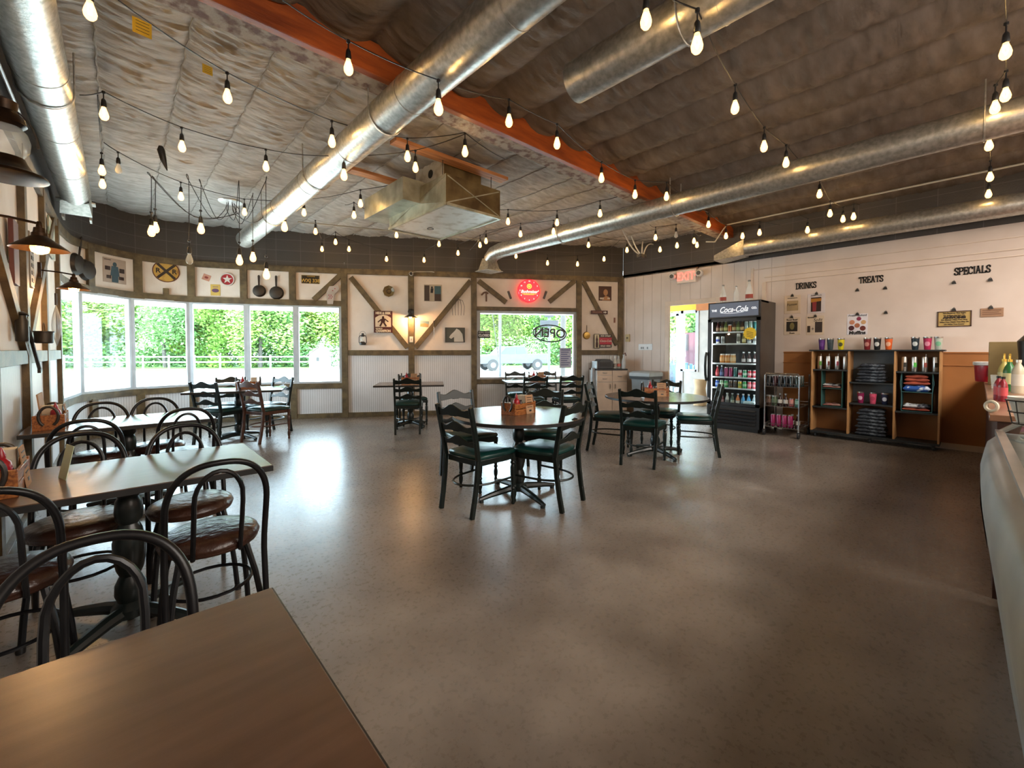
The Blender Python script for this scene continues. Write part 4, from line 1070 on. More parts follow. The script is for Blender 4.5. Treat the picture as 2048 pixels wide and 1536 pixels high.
# ---------------------------------------------------------------- spider pendants
def spider(label,cpx,cpy,bulbs,depth,cz=None):
    c=atd(cpx,cpy,depth); c.z=min(c.z,3.5)
    root=thing('spider_pendant_lamp',label,'pendant lamp',c,0,'spider pendant lamps')
    mb=MB(); mb.lathe([(0,.05),(.05,.045),(.14,.015),(.15,0),(.14,-.008),(0,-.01)],n=24); mb.build('canopy',M_steel,parent=root)
    for i,(px,py,dd,on) in enumerate(bulbs):
        b=atd(px,py,dd); hook=Vector((b.x,b.y,3.48))
        mid=(c+hook)/2; mid.z=min(c.z,hook.z)-.28
        P=[c+Vector((.04*math.cos(i),.04*math.sin(i),-.01)),c+Vector((.08*math.cos(i),.08*math.sin(i),-.14)),mid,hook-Z0*.03,hook+Vector((.01,.01,-.06)),Vector((b.x,b.y,b.z+.16))]
        # smooth
        Q=[]
        for k in range(len(P)-1):
            a0=P[max(k-1,0)];a1=P[k];a2=P[k+1];a3=P[min(k+2,len(P)-1)]
            for j in range(6):
                t_=j/6; Q.append(.5*((2*a1)+(a2-a0)*t_+(2*a0-5*a1+4*a2-a3)*t_*t_+(3*a1-a0-3*a2+a3)*t_**3)-c)
        Q.append(P[-1]-c)
        mb=MB(); mb.tube(Q,.004,n=5); mb.build('cord',M_cord,parent=root)
        add_bulb(root,b+Z0*.085,on,1.35)
    return root
spider('silver-domed spider pendant with looping cords beside the left duct end',461,404,[(303,462,5.3,True),(311,455,5.4,True),(402,457,5.5,True),(379,518,5.4,False),(479,520,5.6,True),(506,514,6.0,True),(533,548,5.5,True),(569,453,5.8,True)],5.9)
# black fixture with white flex near the rear corner
c=atd(1281,512,8.0); root=thing('cable_junction','black junction fixture with looped white cables near the rear corner','fixture',c)
mb=MB(); mb.box((0,0,0),(.12,.1,.07)); mb.box((.16,.02,.02),(.12,.08,.06),rz=.5); mb.build('body',M_black,parent=root,bev=.01)
for a_,b_,c_ in (((-.6,0,.38),(-.25,0,.0),(0,0,.03)),((-.15,.1,.36),(-.1,.05,.15),(0,0,.03)),((.25,.1,.34),(.05,0,.25),(.05,0,.03)),((.8,.2,.38),(.2,0,.3),(.1,0,.03))):
    P=[]; 
    for i in range(11):
        u=i/10; P.append(Vector(a_)*(1-u)**2+Vector(b_)*2*u*(1-u)+Vector(c_)*u*u)
    mb=MB(); mb.tube(P,.012,n=6); mb.build('cable',cm('#c9c7c0',.5),parent=root)
# conduit along the right ceiling
a=atd(1470,452,7.2); a.z=3.42; b=Vector((7.55,-1.5,3.42)); a=Vector((7.55,2.9,3.42))
mb=MB(); mb.tube([a-Vector((0,-.35,.22)),a-Vector((0,-.2,.25)),a-Vector((0,-.05,.05)),a,b],.012,n=8); tag(mb.build('conduit',cm('#b9b5aa',.4)),'thin pale conduit running along the right ceiling edge','conduit')
a=Vector((2.2,7.6,3.42)); b=Vector((6.2,5.9,3.4)); mb=MB(); mb.tube([a,b],.012,n=8); tag(mb.build('conduit',cm('#a9a59a',.4)),'thin grey conduit crossing the ceiling near the rear wall','conduit')
mb=MB(); mb.tube([(-.51,-1,3.06),(-.51,5.0,3.06)],.01,n=8); tag(mb.build('conduit',cm('#d9d9d5',.35)),'thin white conduit beside the left wall duct','conduit')
# small black hook horn on ceiling
p=bulb_pos(322,300,2.15); mb=MB(); mb.tube([(0,0,.04),(0,0,0),(.02,.01,-.1),(.05,.02,-.2)],[.02,.035,.028,.004],n=10); tag(mb.build('ceiling_horn',M_black,loc=p),'small black cone-shaped horn hanging from the left ceiling','fixture')
# ---------------------------------------------------------------- wall decoration helpers
def on_wall(px,py,off=.0):
    """position on the rear/left/curved wall; local x right, z up, y into the wall"""
    s,z=hit_s(px,py); p,d,n=W(s,off); return Vector((p.x,p.y,z)), math.atan2(-n.x*-1*0+d.y,d.x) if False else math.atan2(n.x,-n.y)
def on_right(px,py,off=0): 
    p=atx(px,py,XR-off); return p,-PI/2
def board(name,label,cat,pos,rz,w,h,th,m_,group=None,bev=.003,frame=None):
    t=thing(name,label,cat,pos,rz,group)
    mb=MB(); mb.b2(-w/2,w/2,-th,0,-h/2,h/2); mb.build('panel',m_,parent=t,bev=bev)
    if frame:
        mb=MB()
        for x0,x1,z0,z1 in ((-w/2,-w/2+.012,-h/2,h/2),(w/2-.012,w/2,-h/2,h/2),(-w/2,w/2,h/2-.012,h/2),(-w/2,w/2,-h/2,-h/2+.012)): mb.b2(x0,x1,-th-.006,0,z0,z1)
        mb.build('frame',frame,parent=t)
    return t
def ink(t,name,m_,fn):
    mb=MB(); fn(mb); return mb.build(name,m_,parent=t,smooth=False)
def ell(mb,cx,cz,rx,rz_,y0,y1,n=20,mi=None): mb.prism([(cx+rx*math.cos(2*PI*k/n),cz+rz_*math.sin(2*PI*k/n)) for k in range(n)],y0,y1,mi)
def wm(px,py,n=1): # metres per pixel at a wall point
    s,z=hit_s(px,py); p=wp(s,z); return (p-EYE).dot(F0)/FPX
# record sleeve
p,r=on_wall(228,542,.0); t=board('record_sleeve','square record sleeve with a standing man, pinned by the leftmost curved panel','picture',p,r,.36,.38,.015,cm('#b5a292',.6))
ink(t,'printed_figure',cm('#3f5560',.7),lambda b:(ell(b,.0,.1,.03,.035,-.018,-.015),b.prism([(-.07,-.08),(.07,-.08),(.05,.07),(-.05,.07)],-.018,-.015),b.prism([(-.05,-.18),(.05,-.18),(.05,-.08),(-.05,-.08)],-.018,-.015)))
for q_ in ((-.15,-.07,-.017,-.015,-.0,.06),(.07,.15,-.017,-.015,-.02,.05),(-.13,-.06,-.017,-.015,-.13,-.08),(.06,.14,-.017,-.015,-.13,-.08),(-.16,-.06,-.017,-.015,.155,.165)): ink(t,'printed_bar',cm('#3a2c28',.7),lambda b:b.b2(*q_))
# railroad sign
p,r=on_wall(332,543,.0); t=thing('railroad_sign','round yellow railroad crossing sign with black cross and two R letters','sign',p,r)
mb=MB(); mb.lathe([(0,0),(.185,0),(.185,.02),(0,.02)],n=40,rot=Matrix.Rotation(PI/2,3,'X')); mb.build('disc',mat('rusty_yellow_tin',col('#c49a45'),.45,var=col('#7a4a20'),vscale=9,vdet=6,vlo=.5,vhi=.8),parent=t)
ink(t,'cross',cm('#2a2018',.5),lambda b:(b.bar((-.12,-.023,-.12),(.12,-.023,.12),.006,.04,up=Vector((-1,0,1))),b.bar((-.12,-.024,.12),(.12,-.024,-.12),.006,.04,up=Vector((1,0,1)))))
ink(t,'rim',cm('#5a2318',.5),lambda b:b.tube([(.18*math.cos(a),-.02,.18*math.sin(a)) for a in [2*PI*k/40 for k in range(40)]],.007,n=6,closed=True))
ink(t,'lettering',cm('#241a12',.5),lambda b:letters(b,'R',.11,-.11,.0,-.024,ext=.003,bold=.003)); ink(t,'lettering',cm('#241a12',.5),lambda b:letters(b,'R',.11,.11,.0,-.024,ext=.003,bold=.003))
# small tins
p,r=on_wall(413,555,.0); t=board('small_tin_sign','small tilted red and white tin sign left of the round star sign','sign',p,r,.12,.11,.006,cm('#c8917a',.5)); t.rotation_euler=(0,.35,r)
ink(t,'emblem',cm('#8f3b30',.5),lambda b:ell(b,0,0,.03,.02,-.008,-.006))
p,r=on_wall(455,559,.0); t=thing('star_sign','small round red sign with a white star','sign',p,r)
mb=MB(); mb.lathe([(0,0),(.12,0),(.12,.012),(0,.012)],n=32,rot=Matrix.Rotation(PI/2,3,'X')); mb.build('disc',cm('#a82a30',.4),parent=t)
ink(t,'rim',cm('#d6d0c8',.5),lambda b:b.tube([(.108*math.cos(a),-.014,.108*math.sin(a)) for a in [2*PI*k/32 for k in range(32)]],.012,n=6,closed=True))
def star(cx,cz,r1,r2,n=5,ph=PI/2): return [(cx+(r1 if k%2==0 else r2)*math.cos(ph+PI*k/n),cz+(r1 if k%2==0 else r2)*math.sin(ph+PI*k/n)) for k in range(2*n)]
ink(t,'star',cm('#e0dad2',.5),lambda b:b.prism(star(0,0,.08,.032),-.016,-.012))
p,r=on_wall(431,580,.0); t=board('tin_sign','small yellow tin sign with a purple emblem below the star sign','sign',p,r,.15,.2,.006,cm('#cfae55',.5))
ink(t,'emblem',cm('#6d4a6a',.5),lambda b:(ell(b,0,-.01,.055,.035,-.009,-.006),b.b2(-.04,.04,-.008,-.006,.05,.06)))
# skillets on the curved wall and left wall
def skillet(label,px,py,sz,tilt=0,hl=.2,m_=M_iron,group='cast iron skillets on the wall'):
    p,r=on_wall(px,py,.012); t=thing('skillet',label,'pan',p,r,group)
    Rx=Matrix.Rotation(PI/2,3,'X')
    mb=MB(); mb.lathe([(0,.045),(sz*.8,.045),(sz*.86,.042),(sz,.004),(sz+.006,.0),(sz+.006,-.006),(sz-.004,-.004),(sz*.82,.036),(0,.036)][::-1],n=30,rot=Rx,o=(0,-.0,0)); mb.build('bowl',m_,parent=t)
    mb=MB(); mb.prism([(-.014,sz*.9),(.014,sz*.9),(.02,sz+hl*.9),(.0,sz+hl),(-.02,sz+hl*.9)],-.028,-.014); mb.build('handle',m_,parent=t,bev=.003)
    t.rotation_euler=(0,tilt,r); return t
skillet('smaller black skillet hanging left of the pair above the curved window',519,582,.105,0,.19)
skillet('larger black skillet hanging right of the pair above the curved window',553.5,586,.118,0,.21)
skillet('dark skillet hanging at the left bend of the wall, nearer one',150,528,.15,.25,.28)
skillet('dark skillet hanging at the left bend of the wall, farther one',170,540,.15,.3,.28)
# licence plate
p,r=on_wall(621,559,.0); t=board('license_plate','black licence plate with yellow characters right of the skillets','plate',p,r,.32,.16,.006,cm('#15130f',.4))
ink(t,'lettering',cm('#c9a24a',.5),lambda b:(letters(b,'WXJ 338',.088,0,-.025,-.008,ext=.003,bold=.002),letters(b,'CALIFORNIA',.025,.01,.055,-.008,ext=.002)))
ink(t,'border',cm('#c9a24a',.5),lambda b:[b.b2(x0,x1,-.008,-.006,z0,z1) for x0,x1,z0,z1 in ((-.155,-.152,-.075,.075),(.152,.155,-.075,.075),(-.155,.155,.072,.075),(-.155,.155,-.075,-.072))])
# plain cut-out board
p,r=on_wall(662,588,.0); t=thing('cutout_board','white and red checked cut-out board on the diagonal timber','sign',p,r)
mb=MB(); mb.prism([(-.06,-.2),(.04,-.2),(.07,-.02),(.16,.1),(.13,.17),(-.02,.14),(-.08,.02)],-.052,-.042); mb.build('panel',cm('#b9aea6',.5),parent=t)
ink(t,'checks',cm('#a85a5a',.5),lambda b:[b.b2(x,x+.02,-.055,-.052,z,z+.02) for x,z in ((-.04,-.1),(0,-.1),(-.02,-.07),(.02,-.07),(-.04,-.04),(0,-.04),(.03,.05),(.07,.09))])
# woven bowl
p,r=on_wall(778,583,.0); t=thing('octagonal_bowl','octagonal brown ceramic bowl mounted on the plaster left of the post','bowl',p,r)
mb=MB(); mb.lathe([(0,.02),(.05,.02),(.11,.05),(.115,.05),(.112,.044),(.055,.012),(0,.008)],n=8,rot=Matrix.Rotation(PI/2,3,'X')); mb.build('bowl',cm('#6f5c38',.35),parent=t,ang=20)
ink(t,'inner_ring',cm('#2e2616',.35),lambda b:b.tube([(.04*math.cos(a),-.024,.04*math.sin(a)) for a in [2*PI*k/20 for k in range(20)]],.006,n=5,closed=True))
# hide and seek sign
p,r=on_wall(767,644,.045); t=board('tin_poster','dark red tin poster with cream walking figure, reading hide and seek champion','sign',p,r,.355,.43,.01,cm('#4a1a16',.5))
cream=cm('#d8c8b0',.5)
ink(t,'lettering',cream,lambda b:letters(b,'HIDE & SEEK',.06,0,.17,-.013,ext=.002,bold=.004,sx=.86))
def f(b):
    letters(b,'WORLD',.035,-.08,-.135,-.013,ext=.002,bold=.002); letters(b,'CHAMPION',.066,0,-.182,-.013,ext=.002,bold=.004,sx=.82)
ink(t,'lettering',cream,f)
ink(t,'sky_patch',cream,lambda b:b.prism([(-.15,-.1),(.15,-.1),(.15,.08),(.08,.125),(0,.14),(-.08,.125),(-.15,.08)],-.012,-.01))
ink(t,'walking_figure',cm('#3a1410',.5),lambda b:(ell(b,0,.085,.022,.028,-.015,-.012),b.prism([(-.04,-.02),(.03,-.02),(.045,.06),(0,.075),(-.045,.05)],-.015,-.012),
    b.bar((.04,-.0135,.05),(.1,-.0135,.0),.003,.022,up=Vector((1,0,1))),b.bar((-.04,-.0135,.045),(-.1,-.0135,-.01),.003,.022,up=Vector((-1,0,1))),b.bar((.01,-.0135,-.01),(.06,-.0135,-.09),.003,.032,up=Vector((1,0,1))),b.bar((-.02,-.0135,-.01),(-.06,-.0135,-.09),.003,.032,up=Vector((-1,0,1)))))
# lantern
def lantern(label,pos,rz,s=1.0,m_=M_black):
    t=thing('oil_lantern',label,'lantern',pos,rz); 
    mb=MB(); mb.lathe([(0,0),(.055,0),(.06,.01),(.058,.035),(.04,.05),(.03,.06),(0,.06)],n=20); mb.build('base',m_,parent=t)
    mb=MB(); mb.lathe([(.028,.06),(.042,.085),(.045,.11),(.038,.14),(.028,.155)],n=20,close=False); mb.build('glass_globe',M_clear,parent=t)
    mb=MB(); mb.lathe([(.03,.155),(.036,.165),(.03,.18),(.022,.185),(.024,.21),(.01,.22),(0,.22)],n=20); mb.build('cap',m_,parent=t)
    for sx in (-1,1):
        mb=MB(); mb.tube([(sx*.05,0,.02),(sx*.066,0,.05),(sx*.066,0,.14),(sx*.05,0,.17),(sx*.03,0,.18)],.007,n=7); mb.build('side_tube',m_,parent=t)
    mb=MB(); mb.tube([(.06*math.cos(a),0,.17+.085*math.sin(a)) for a in [PI*k/16 for k in range(17)]],.0025,n=5); mb.build('bail',M_iron,parent=t)
    t.scale=(s,s,s); return t
p,r=on_wall(727,690,.08); lantern('small black oil lantern hung on the plaster left of the tin poster',p,r,1.05)
# wall lamp over table C
def gooseneck(label,px,py,s=1):
    pw,r=on_wall(822,624,.045); t=thing('wall_lamp',label,'lamp',pw,r)
    Rx=Matrix.Rotation(PI/2,3,'X')
    mb=MB(); mb.lathe([(0,0),(.06,0),(.06,.015),(.02,.03),(0,.03)],n=20,rot=Rx); mb.build('backplate',M_black,parent=t)
    mb=MB(); mb.tube([(0,-.02,0),(0,-.1,.03),(0,-.16,.02),(0,-.17,-.03)],.009,n=8); mb.build('arm',M_black,parent=t)
    mb=MB(); mb.lathe([(.015,-.03),(.03,-.04),(.035,-.07),(.13,-.12),(.132,-.125),(.125,-.122),(.03,-.075),(.01,-.07)],n=28,o=(0,-.17,0),close=False); mb.build('lamp_shade',M_black,parent=t)
    mb=MB(); mb.lathe([(0,-.075),(.015,-.085),(.028,-.115),(.02,-.14),(0,-.15)],n=14,o=(0,-.17,0)); mb.build('bulb',emit_mat('lamp_bulb_glow',(1,.5,.16),25),parent=t)
    return t,pw,r
t,pw,r=gooseneck('black cone wall lamp glowing on the centre timber post',822,624)
n_=Vector((math.sin(r),-math.cos(r),0)); L_=light('wall_lamp_light','POINT',pw+n_*.17-Z0*.17,9,(1,.55,.22),size=.03); L_.parent=t; L_.matrix_parent_inverse=Matrix.Translation(-pw) if False else t.matrix_world.inverted()
L_.location=(0,-.17,-.17); L_.matrix_parent_inverse=Matrix.Identity(4)
p,r=on_wall(823,679,.045); t=board('light_switch','white light switch plate on the centre post','switch',p,r,.07,.115,.008,cm('#d9d6d0',.4))
ink(t,'toggle',cm('#8f8c86',.4),lambda b:b.b2(-.008,.008,-.014,-.008,-.02,.02))
# security camera
p,r=on_wall(823,549,.045); t=thing('security_camera','small white and black security camera on the top timber','camera',p,r)
mb=MB(); mb.tube([(0,-.0,0),(0,-.12,-.01)],.038,n=18); mb.build('body',cm('#d2d0cb',.4),parent=t); mb=MB(); mb.tube([(0,-.12,-.01),(0,-.13,-.01)],.03,n=18); mb.build('lens',M_black,parent=t)
mb=MB(); mb.tube([(0,-.01,.03),(.1,0,.05),(.4,0,.06),(.45,0,.05)],.006,n=6); mb.build('cable',cm('#d2d0cb',.4),parent=t)
# pictures on the rear wall
p,r=on_wall(866,586,.0); t=board('photo_print','unframed photo of a standing person between dark panels, right of the post','picture',p,r,.36,.34,.004,cm('#b7a894',.6))
ink(t,'dark_panels',cm('#43342c',.6),lambda b:(b.b2(-.17,-.07,-.006,-.004,-.16,.15),b.b2(.03,.16,-.006,-.004,-.16,-.02)))
ink(t,'blue_panel',cm('#3e5c62',.6),lambda b:b.b2(.03,.16,-.006,-.004,-.02,.14))
ink(t,'figure',cm('#23262a',.6),lambda b:(ell(b,-.02,.11,.018,.022,-.008,-.004),b.prism([(-.05,0),(0,0),(.01,.09),(-.045,.09)],-.008,-.004)))
p,r=on_wall(910,670,.0); t=board('framed_photo','framed photo of a white horse on the right of the diagonal timber','picture',p,r,.4,.3,.015,cm('#4d4f48',.6),frame=cm('#3c3630',.5))
ink(t,'white_horse',cm('#cfcac0',.6),lambda b:(b.prism([(-.02,-.14),(.17,-.14),(.15,.02),(.09,.1),(.03,.13),(0,.09),(-.09,.0),(-.12,-.05),(-.08,-.08),(-.02,-.04)],-.019,-.015)))
p,r=on_wall(849,648,.0); t=board('small_picture','small landscape picture beside the wall lamp','picture',p,r,.17,.12,.006,cm('#7f9aa0',.6)); t.rotation_euler=(0,.08,r)
ink(t,'foreground',cm('#a48a63',.6),lambda b:b.prism([(-.08,-.055),(.08,-.055),(.08,.0),(.0,.02),(-.08,-.01)],-.008,-.006))
# hanging utensil with handle
p,r=on_wall(868,652,.05); t=thing('sharpening_steel','dark handled sharpening steel hanging on the diagonal timber','utensil',p,r)
mb=MB(); mb.tube([(0,-.02,.1),(0,-.02,-.02)],.014,n=10); mb.build('handle',M_iron,parent=t); mb=MB(); mb.tube([(0,-.02,-.02),(0,-.02,-.28)],[.008,.004],n=8); mb.build('rod',M_steel,parent=t)
# wire whisk-like hanger
p,r=on_wall(916,596,.06); t=thing('wire_rack','dark wire hook rack spreading into four prongs, hung from the diagonal timber','wire rack',p,r)
mb=MB(); mb.tube([(0,-.02,.03),(0,-.02,-.04)],.006,n=6); mb.build('stem',M_iron,parent=t)
for k in range(5):
    x=(k-2)*.055; mb=MB(); mb.tube([(0,-.02,-.03),(x*.8,-.02,-.06),(x*1.15,-.02,-.18),(x*1.0,-.02,-.36)],.004,n=6); mb.build('prong',M_iron,parent=t)
# above flat window: clock, slim signs, small rusted tap
p,r=on_wall(1056,583,.03); t=thing('wall_clock','round glowing red beer clock with yellow emblem above the flat window','clock',p,r)
Rx=Matrix.Rotation(PI/2,3,'X'); mb=MB(); mb.lathe([(0,0),(.235,0),(.24,.02),(.235,.08),(.22,.095),(0,.095)],n=48,rot=Rx); mb.build('case',mat('red_lit_face',(.75,.01,.02),.3,emis=(1,.02,.03),es=.9),parent=t)
yel=mat('lit_yellow_print',(.9,.5,.05),.4,emis=(1,.45,.05),es=1.2); wh=mat('lit_pale_print',(.9,.7,.6),.4,emis=(1,.6,.5),es=.8)
ink(t,'emblem',yel,lambda b:(b.tube([(.045*math.cos(a),-.098,.09+.045*math.sin(a)) for a in [2*PI*k/24 for k in range(24)]],.006,n=5,closed=True),letters(b,'G',.07,0,.09,-.098,ext=.003,bold=.003)))
ink(t,'lettering',wh,lambda b:letters(b,'Budweiser',.085,0,-.02,-.099,ext=.003,bold=.002,shear=.3))
ink(t,'rule',yel,lambda b:(b.b2(-.15,.15,-.1,-.096,-.07,-.063),b.b2(-.12,.1,-.1,-.096,-.085,-.08)))
def digits(b):
    for k in range(1,13):
        a=PI/2-2*PI*k/12; letters(b,str(k),.036,.195*math.cos(a),.195*math.sin(a),-.098,ext=.002,bold=.001)
ink(t,'numerals',wh,digits)
for px,sg,lab in ((1019,-.35,'narrow dark nameplate tilted left of the red clock'),(1090,.35,'narrow dark nameplate tilted right of the red clock')):
    p,r=on_wall(px,590,.0); t=board('nameplate',lab,'sign',p,r,.045,.17,.012,cm('#221a14',.4),group='narrow nameplates'); t.rotation_euler=(0,sg,r)
    ink(t,'lettering',cm('#8a7a66',.5),lambda b:[b.b2(-.008,.008,-.014,-.012,.06-k*.03,.07-k*.03) for k in range(5)])
p,r=on_wall(972,590,.02); t=thing('rusty_tap','small rusty iron pump tap left above the flat window','tap',p,r)
mb=MB(); mb.tube([(-.1,-.04,-.01),(-.05,-.04,.04),(0,-.04,.05),(.04,-.04,.02)],.018,n=8); mb.build('spout',cm('#6b5040',.7),parent=t); mb=MB(); mb.tube([(0,-.04,.05),(0,-.04,-.14)],.016,n=8); mb.build('pipe',cm('#6b5040',.7),parent=t)
# door-side bay
p,r=on_wall(1210,587,.0); t=board('portrait_print','dark brown portrait print of a man, high in the rightmost bay','picture',p,r,.29,.31,.01,cm('#4a2a1c',.6))
ink(t,'face',cm('#b9865c',.6),lambda b:(ell(b,.01,.02,.05,.07,-.013,-.01),b.prism([(-.07,-.15),(.12,-.15),(.08,-.07),(.02,-.05),(-.05,-.09)],-.013,-.01)))
ink(t,'white_patches',cm('#d8ccba',.6),lambda b:(b.b2(-.12,-.03,-.014,-.01,-.13,-.09),b.b2(.05,.11,-.014,-.01,-.12,-.09)))
p,r=on_wall(1197,625,.045); t=board('arrow_sign','narrow dark wooden sign with a white arrow','sign',p,r,.38,.075,.012,cm('#4a1f16',.5))
ink(t,'arrow',cm('#e6ded4',.5),lambda b:(b.b2(.09,.125,-.016,-.012,-.01,.01),b.prism([(.125,-.025),(.165,0),(.125,.025)],-.016,-.012)))
ink(t,'lettering',cm('#b98a6a',.5),lambda b:letters(b,'WELCOME',.045,-.05,0,-.015,ext=.002))
p,r=on_wall(1173,671,.0); t=thing('copper_ladle','shallow round brass pan hanging from a thin handle in the rightmost bay','pan',p,r)
mb=MB(); mb.lathe([(0,.05),(.07,.045),(.082,.01),(.085,.0),(.08,.004),(0,.03)],n=24,rot=Rx); mb.build('bowl',cm('#a08040',.3,.8),parent=t); mb=MB(); mb.tube([(0,-.02,.08),(0,-.015,.22)],.005,n=6); mb.build('handle',M_iron,parent=t)
p,r=on_wall(1204,683,.045); t=thing('soda_sign','tin soda sign with bottle picture, reading ice cold and sold here','sign',p,r)
mb=MB(); mb.b2(-.2,-.08,-.012,0,-.15,.16); mb.b2(-.08,.2,-.010,0,-.13,.15); mb.build('panel',cm('#2b211c',.5),parent=t)
ink(t,'red_panel',cm('#b8243a',.4),lambda b:b.b2(-.08,.2,-.014,-.01,-.065,.085))
ink(t,'bottle_panel',cm('#cbbf9e',.5),lambda b:b.b2(-.19,-.09,-.014,-.012,-.14,.15))
ink(t,'bottle_picture',cm('#3a1810',.5),lambda b:b.prism([(-.165,-.13),(-.115,-.13),(-.112,-.05),(-.122,0),(-.115,.04),(-.13,.09),(-.132,.13),(-.148,.13),(-.15,.09),(-.165,.04),(-.158,0),(-.168,-.05)],-.017,-.014))
ink(t,'lettering',cm('#d9cfc2',.5),lambda b:(letters(b,'ICE COLD',.05,.06,.118,-.013,ext=.002,bold=.002),letters(b,'Coca-Cola',.062,.06,.01,-.016,ext=.002,bold=.001,shear=.35),letters(b,'SOLD HERE',.045,.06,-.1,-.013,ext=.002,bold=.002)))
p,r=on_wall(1229,640,.0); mb=MB(); mb.b2(-.018,.018,-.01,0,-.06,.05); tag(mb.build('small_plaque',cm('#8a5a48',.6),loc=p,rz=r),'tiny reddish plaque beside the right corner timber','sign')
# ---------------------------------------------------------------- signs in the flat window
pw0,r0=on_wall(1040,665,-.02); nn=Vector((math.sin(r0),-math.cos(r0),0))
def in_window(px,py):
    p,r=on_wall(px,py,.03); return p,r
p,r=in_window(968,669); t=board('closed_sign','small black window sign with white letters reading sorry we are closed','sign',p,r,.25,.15,.006,cm('#1c1c1e',.5))
ink(t,'lettering',cm('#d9d9da',.5),lambda b:(letters(b,"SORRY WE'RE",.036,0,.045,-.008,ext=.002),letters(b,'CLOSED',.072,0,-.02,-.008,ext=.002,bold=.003,sx=.86)))
p,r=in_window(1099,667); t=thing('open_sign','oval black tube sign reading open backwards, hung in the flat window','sign',p,r)
def ov(b):
    b.tube([(.36*math.cos(a),0,.175*math.sin(a)) for a in [2*PI*k/48 for k in range(48)]],.013,n=8,closed=True)
ink(t,'oval_frame',M_black,ov)
def ol(b):
    me=text_mesh('OPEN',.26,ext=.008,bold=.006); b.mesh(me,Matrix.Diagonal((-1,1,1,1)))
ink(t,'lettering',M_black,ol)
t.rotation_euler=(0,.06,r)
p,r=in_window(1130,716); t=board('window_notice','pale blue notice taped inside the lower right of the flat window','notice',p,r,.26,.42,.003,cm('#b9bfd4',.6))
ink(t,'lettering',cm('#6a6f9a',.6),lambda b:[b.b2(-.1,.1-.03*(k%3),-.005,-.003,.16-k*.045,.18-k*.045) for k in range(8)]+[letters(b,'NOTICE',.06,0,.19,-.004,ext=.001)])
# ---------------------------------------------------------------- storage cabinet in the rear corner
cw=.66; cdp=.44
rd_=ray(1194.5,700); q0=P1+nin*(cdp+.05); den=rd_.x*nin.x+rd_.y*nin.y; k_=(q0.dot(nin))/den; a=Vector((rd_.x*k_,rd_.y*k_))
cc=a+tdir*cw/2-nin*cdp/2
# keep the back just off the wall
dist=(P1-cc).dot(nin)
t=thing('storage_cabinet','cream storage cabinet with drawers and black top in the rear right corner','cabinet',(cc.x,cc.y,0),wang)
CH=.93
M_cab=cm('#cdb9a6',.5); M_cabside=cm('#e4e6e6',.4)
mb=MB(); mb.b2(-cw/2,cw/2,-cdp/2+.02,cdp/2,.06,CH-.03); mb.build('body',M_cabside,parent=t); mb=MB(); mb.b2(-cw/2+.02,cw/2-.02,-cdp/2+.05,cdp/2,0,.06); mb.build('plinth',M_black,parent=t)
mb=MB(); mb.b2(-cw/2-.01,cw/2+.01,-cdp/2,cdp/2,CH-.03,CH); mb.build('top',M_black,parent=t,bev=.003)
def front(x0,x1,z0,z1,nm,hx,hz,vert=False):
    mb=MB(); mb.b2(x0+.004,x1-.004,-cdp/2+.002,-cdp/2+.02,z0+.004,z1-.004); o=mb.build(nm,M_cab,parent=t,bev=.003)
    mb=MB()
    if vert: mb.tube([(hx,-cdp/2,hz-.05),(hx,-cdp/2-.025,hz-.035),(hx,-cdp/2-.025,hz+.035),(hx,-cdp/2,hz+.05)],.006,n=6)
    else: mb.tube([(hx-.05,-cdp/2,hz),(hx-.03,-cdp/2-.02,hz-.005),(hx+.03,-cdp/2-.02,hz-.005),(hx+.05,-cdp/2,hz)],.006,n=6)
    mb.build('handle',M_chrome,parent=o)
front(-cw/2,0,.8,CH-.03,'drawer',-.16,.85); front(-cw/2,0,.66,.8,'drawer',-.16,.73); front(0,cw/2,.66,CH-.03,'drawer',.17,.78)
front(-cw/2,0,.06,.66,'door',-.05,.57,True); front(0,cw/2,.06,.66,'door',.06,.57,True)
def cabp(x,y,z=CH): 
    q=Matrix.Rotation(wang,3,'Z')@Vector((x,y,0)); return Vector((cc.x+q.x,cc.y+q.y,z))
t=thing('label_printer','grey and black desktop printer on the corner cabinet','printer',cabp(-.12,.0),wang)
mb=MB(); mb.prism([(-.17,0),(.17,0),(.17,.15),(.1,.2),(-.1,.2),(-.17,.12)],-.14,.14); mb.build('body',cm('#3c3f42',.4),parent=t,bev=.008)
mb=MB(); mb.b2(-.19,-.171,-.14,.14,0,.16); mb.build('side_cover',cm('#b9c3c8',.4),parent=t,bev=.005); mb=MB(); mb.b2(-.12,.12,-.15,-.14,.05,.14); mb.build('paper_slot',M_black,parent=t)
bot=[(0,0),(.03,0),(.033,.01),(.033,.11),(.025,.15),(.012,.19),(.012,.22),(.014,.225),(.014,.235),(0,.235)]
def bottle(name,label,pos,m_,s=1,lab=None,group=None,cap=None,prof=bot,labz=(.04,.09),cat='bottle'):
    mb=MB(); mb.lathe([(r_*s,z_*s) for r_,z_ in prof],n=16); o=mb.build(name,m_,loc=pos); tag(o,label,cat,group)
    R_=max(r_ for r_,_ in prof)*s
    if lab: mb=MB(); mb.lathe([(R_+.0008,labz[0]*s),(R_+.0008,labz[1]*s)],n=16,close=False); mb.build('paper_label',lab,parent=o)
    if cap: 
        rt,zt=prof[-2][0]*s,prof[-2][1]*s; mb=MB(); mb.lathe([(rt+.002,zt-.018*s),(rt+.002,zt+.003),(0,zt+.003)],n=12,close=False); mb.build('cap',cap,parent=o)
    return o
